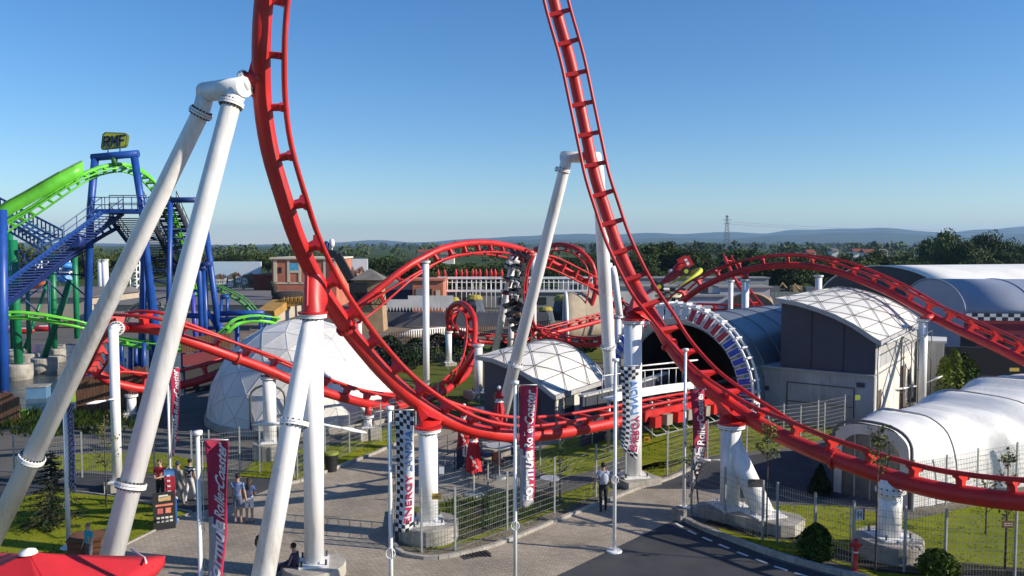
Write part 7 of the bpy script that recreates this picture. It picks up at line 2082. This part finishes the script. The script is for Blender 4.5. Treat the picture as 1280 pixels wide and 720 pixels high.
def person(loc, rz, label, shirt, legs, skin=(.45, .27, .19), hair=(.03, .02, .015), H=1.75, pose='stand', sleeves='short', shorts=False, arms=None, longhair=False, step=0.0, stripes=None, group=None, bag=None, shoe=(.05, .05, .05), lean=0.0, female=False):
    s = H / 1.75; J = {}
    sh = .165 if female else .185
    sit = pose == 'sit'; pz = .28 if sit else .95
    up = lambda z: pz + (z - .95)
    J['pelvis'] = (V3(0, 0, up(.95)), (.155, .115)); J['spine'] = (V3(0, .01 + lean * .3, up(1.13)), (.13, .10)); J['chest'] = (V3(0, lean * .7, up(1.33)), (.165, .115))
    J['neckb'] = (V3(0, lean - .005, up(1.46)), .062); J['neck'] = (V3(0, lean + .01, up(1.53)), .05); J['head'] = (V3(0, lean + .03, up(1.62)), (.078, .09)); J['crown'] = (V3(0, lean + .02, up(1.70)), (.066, .075))
    bones = [('pelvis', 'spine'), ('spine', 'chest'), ('chest', 'neckb'), ('neckb', 'neck'), ('neck', 'head'), ('head', 'crown')]
    A = arms or {-1: [(-.23, .0, 1.14), (-.25, .08, .90)], 1: [(.23, .0, 1.14), (.25, .08, .90)]}
    hands = {}
    for sg, n in ((-1, 'l'), (1, 'r')):
        J['sh' + n] = (V3(sg * sh, lean * .9, up(1.41)), .062)
        e = V3(*A[sg][0]) ; w = V3(*A[sg][1]); e.z = up(e.z); w.z = up(w.z)
        J['el' + n] = (e, .043); J['wr' + n] = (w, .028); d = (w - e).normalized(); hp = w + d * .07
        J['ha' + n] = (hp, (.036, .018)); hands[sg] = (w, hp, d)
        bones += [('chest', 'sh' + n), ('sh' + n, 'el' + n), ('el' + n, 'wr' + n), ('wr' + n, 'ha' + n)]
        hx = sg * .085
        if sit:
            J['hi' + n] = (V3(hx, .04, pz - .02), .10); J['kn' + n] = (V3(sg * .13, .42 - (.06 if sg > 0 else 0), pz + .16), .06); J['an' + n] = (V3(sg * .12, .74, .08), .042); J['to' + n] = (V3(sg * .13, .90, .05), .036)
        else:
            f = step * sg
            J['hi' + n] = (V3(hx, 0, .90), .095); J['kn' + n] = (V3(sg * .095, f * .5 + .02, .50), .06); J['an' + n] = (V3(sg * .10, f - .01, .09), .040); J['to' + n] = (V3(sg * .115, f + .15, .035), (.038, .03))
        bones += [('pelvis', 'hi' + n), ('hi' + n, 'kn' + n), ('kn' + n, 'an' + n), ('an' + n, 'to' + n)]
    vs, fs = skin_body(J, bones)
    segs = [(a, b, J[a][0], J[b][0]) for a, b in bones]
    def bone(p):
        best = None
        for a, b, pa, pb in segs:
            t = max(0, min(1, (p - pa).dot(pb - pa) / max(1e-6, (pb - pa).length_squared))); d = (p - (pa + (pb - pa) * t)).length
            if best is None or d < best[0]: best = (d, a, b, t)
        return best
    m = MB(); m.v = [tuple(v) for v in vs]
    nose = J['head'][0] + V3(0, .1, -.01)
    for f in fs:
        c = sum((vs[i] for i in f), V3(0, 0, 0)) / len(f); _, a, b, t = bone(c)
        k = 0
        if b in ('head', 'crown', 'neck') or a in ('neck',): k = 0
        elif a in ('spine', 'chest') or b in ('chest', 'spine'): k = 1
        elif b.startswith('sh'): k = 1
        elif b.startswith('el'): k = 1 if (sleeves == 'long' or t < .62) else 0
        elif b.startswith('wr'): k = 1 if sleeves == 'long' else 0
        elif b.startswith('ha'): k = 0
        elif b.startswith('hi'): k = 2
        elif b.startswith('kn'): k = 2 if (not shorts or t < .72) else 0
        elif b.startswith('an'): k = 2 if not shorts else 0
        elif b.startswith('to'): k = 3
        if b in ('spine',) and t < .35: k = 2
        if k == 1 and stripes and int((c.z - pz) * 16) % 2: k = 4
        m.f.append(f); m.sm.append(True); m.mi.append(k)
    # fingers and thumb, curled a little
    m.mat = 0
    for sg, (w, hp, d) in hands.items():
        side = d.cross(V3(0, 0, 1)); side = side.normalized() if side.length > .1 else V3(0, 1, 0)
        nrm = side.cross(d).normalized()
        for k, L in enumerate((.065, .075, .07, .055)):
            b0 = hp + d * .012 + side * (-.027 + .018 * k); m.path([b0, b0 + d * L * .5 + nrm * .006, b0 + d * L * .9 + nrm * .022], [.0095, .009, .007], 6)
        tb = w + d * .03 + side * -.03; m.path([tb, tb - side * .025 + d * .025, tb - side * .03 + d * .055 + nrm * .01], [.012, .011, .008], 6)
    hd = J['head'][0]
    m.path([hd + V3(0, .085, .015), hd + V3(0, .108, -.012), hd + V3(0, .09, -.022)], [.008, .014, .008], 6)
    for sg in (-1, 1): m.ball(hd + V3(sg * .082, .0, .0), .022, (.5, .8, 1.2), 6, 5)
    m.mat = 5
    for sg in (-1, 1): m.ball(hd + V3(sg * .032, .082, .012), .010, n=6, m=4)
    m.mat = 6; m.box(hd + V3(0, .088, -.045), (.045, .012, .01))
    mk = lambda nm, c: pm('%s_%02d%02d%02d' % (nm, int(c[0] * 99), int(c[1] * 99), int(c[2] * 99)), c, .8, .2, 9)
    mats = [mk('skin', skin), mk('cloth', shirt), mk('cloth', legs), mk('shoe', shoe), mk('cloth', stripes or shirt), mk('eye', (.02, .02, .02)), mk('lip', (.35, .12, .10))]
    root = thing('person', (0, 0, 0), label, 'person', group)
    m.build('body', mats, root)
    h = MB(); hc = hd + V3(0, -.012, .045)
    h.ball(hc, .094, (.93, 1.0, .98), 16, 10)
    hv = []
    for (x, y, z) in h.v:
        if y > hc.y + .05 and z < hc.z + .01: y = hc.y + .05
        if z < hd.z - .05: z = hd.z - .05
        hv.append((x, y, z))
    h.v = hv
    if longhair: h.path([hc + V3(0, -.06, .02), hc + V3(0, -.10, -.12), hc + V3(.01, -.12, -.26), hc + V3(.0, -.11, -.36)], [.06, .075, .06, .025], 10)
    h.build('hair', mk('hair', hair), root)
    if bag:
        b = MB(); b.ball(V3(0, -.20, up(1.24)), .16, (.85, .5, 1.25), 12, 8); b.build('backpack', mk('bag', bag), root)
        b = MB()
        for sg in (-1, 1): b.path([V3(sg * .1, -.12, up(1.42)), V3(sg * .11, 0, up(1.49)), V3(sg * .11, .12, up(1.38)), V3(sg * .10, .09, up(1.15))], .016, 6)
        b.build('straps', mk('bag', bag), root)
    root.location = loc; root.rotation_euler = (0, 0, rz); root.scale = (s, s, s)
    return root
# facing +Y locally; rz turns it
person(G(754, 641), .12, 'person in a grey blue patterned shirt with a rucksack seen from behind beside the fence', (.34, .40, .52), (.012, .014, .022), H=1.9, bag=(.42, .46, .54), step=.07, hair=(.01, .01, .01), arms={-1: [(-.27, .0, 1.15), (-.30, .06, .93)], 1: [(.27, 0, 1.15), (.30, .08, .94)]})
person(G(298, 655), -.1, 'person in a blue striped shirt and shorts standing left in the couple on the paving', (.13, .18, .36), (.12, .14, .22), H=1.83, shorts=True, stripes=(.20, .26, .45), hair=(.01, .01, .01), shoe=(.6, .6, .6), arms={-1: [(-.24, .0, 1.13), (-.22, .10, .9)], 1: [(.24, 0, 1.13), (.28, .02, .88)]})
person(G(312, 654), .1, 'person with long hair, blue top and white shorts standing right in the couple', (.06, .10, .22), (.72, .70, .72), H=1.66, shorts=True, longhair=True, hair=(.03, .018, .012), female=True, arms={-1: [(-.21, .0, 1.14), (-.25, .02, .92)], 1: [(.23, .02, 1.14), (.10, .20, 1.12)]})
person(G(325, 728), -1.5, 'child with a long dark ponytail and grey top beside the slanting white leg', (.42, .38, .36), (.03, .03, .05), H=1.45, longhair=True, hair=(.02, .012, .01), female=True)
person(G(371, 722) + V3(0, 0, .0), 1.35, 'person in dark patterned clothes sitting on the paving at the tall double column', (.022, .020, .05), (.03, .03, .07), H=1.72, pose='sit', sleeves='long', stripes=(.04, .03, .07), hair=(.01, .01, .01), arms={-1: [(-.22, .16, 1.13), (-.15, .36, 1.02)], 1: [(.22, .16, 1.13), (.15, .36, 1.02)]}, lean=.08)
person(G(201, 632), 2.95, 'person in a red polo shirt holding something white, facing the viewer', (.50, .02, .03), (.035, .03, .03), H=1.82, arms={-1: [(-.24, .02, 1.14), (-.06, .22, 1.10)], 1: [(.24, .02, 1.14), (.06, .22, 1.10)]}, skin=(.55, .34, .25), hair=(.10, .07, .04))
person(G(223, 634), -.5, 'person in a pale grey jacket walking behind the narrow advert board', (.32, .30, .27), (.26, .25, .24), H=1.78, sleeves='long', hair=(.03, .04, .08), step=.18)
person(G(238, 628), -.3, 'person in a black and white striped top and white trousers left of the first pole', (.65, .65, .65), (.62, .60, .60), H=1.72, stripes=(.03, .03, .03), hair=(.012, .01, .01), step=.16, longhair=False)
person(G(112, 711), 2.6, 'child in a teal shirt beside the wooden crate near the red umbrella', (.01, .36, .45), (.1, .1, .12), H=1.45, skin=(.55, .33, .24), hair=(.22, .15, .09))
person(G(596, 590), .3, 'person in a white and green shirt behind the loop track by the railing', (.55, .58, .55), (.05, .05, .07), H=1.7, hair=(.02, .02, .02), stripes=(.03, .20, .08))
person(G(578, 470), 1.0, 'distant person in a white top on the grass by the corkscrew', (.6, .6, .6), (.1, .1, .2), H=1.7)
# ---------------------------------------------------------------- light, sky, air, camera
az = Vector((1, -.23, 0)).normalized(); EL = R(25)
sd = Vector((az.x * math.cos(EL), az.y * math.cos(EL), math.sin(EL)))
w = bpy.data.worlds.new('World'); scene.world = w; w.use_nodes = True
nt = w.node_tree; bg = nt.nodes['Background']
sky = nt.nodes.new('ShaderNodeTexSky'); sky.sky_type = 'NISHITA'; sky.sun_disc = False
sky.sun_elevation = EL; sky.sun_rotation = math.atan2(az.x, az.y); sky.altitude = 200; sky.air_density = 1.0; sky.dust_density = .15; sky.ozone_density = 4.5
hs_ = nt.nodes.new('ShaderNodeHueSaturation'); hs_.inputs['Saturation'].default_value = 1.2; hs_.inputs['Hue'].default_value = .504
nt.links.new(sky.outputs[0], hs_.inputs['Color']); nt.links.new(hs_.outputs[0], bg.inputs['Color']); bg.inputs['Strength'].default_value = .108
sl = bpy.data.lights.new('sun', 'SUN'); sl.energy = 5.0; sl.angle = R(.53); sl.color = (1.0, .90, .76)
so = bpy.data.objects.new('sun', sl); col.objects.link(so); so.rotation_euler = (-sd).to_track_quat('-Z', 'Y').to_euler(); so.location = sd * 60

def haze():
    m = bpy.data.materials.new('haze_air'); m.use_nodes = True; nt = m.node_tree
    for n in list(nt.nodes):
        if n.type == 'BSDF_PRINCIPLED': nt.nodes.remove(n)
    out = [n for n in nt.nodes if n.type == 'OUTPUT_MATERIAL'][0]
    v = nt.nodes.new('ShaderNodeVolumePrincipled'); v.inputs['Density'].default_value = HAZE; v.inputs['Color'].default_value = (.42, .66, 1, 1); v.inputs['Anisotropy'].default_value = 0.1
    nt.links.new(v.outputs[0], out.inputs['Volume'])
    o = MB().box((0, 5900, 149), (24000, 14200, 304)).build('haze', m); tag(o, 'thin blue air haze over the whole plain', 'haze'); o['kind'] = 'stuff'
HAZE = 7.5e-5
haze()
cam = bpy.data.cameras.new('camera'); co = bpy.data.objects.new('camera', cam); col.objects.link(co)
cam.sensor_width = 36; cam.lens = 36 * FPX / 1280; cam.clip_start = .1; cam.clip_end = 40000
co.location = (0, 0, CAM_H); co.rotation_euler = (PI / 2 - PITCH, 0, 0); scene.camera = co
scene.view_settings.view_transform = 'Standard'; scene.view_settings.look = 'None'; scene.view_settings.exposure = 0.45; scene.view_settings.gamma = 1
scene.cycles.max_bounces = 6; scene.cycles.diffuse_bounces = 3; scene.cycles.glossy_bounces = 3; scene.cycles.transparent_max_bounces = 12; scene.cycles.volume_bounces = 0
scene.cycles.use_denoising = True
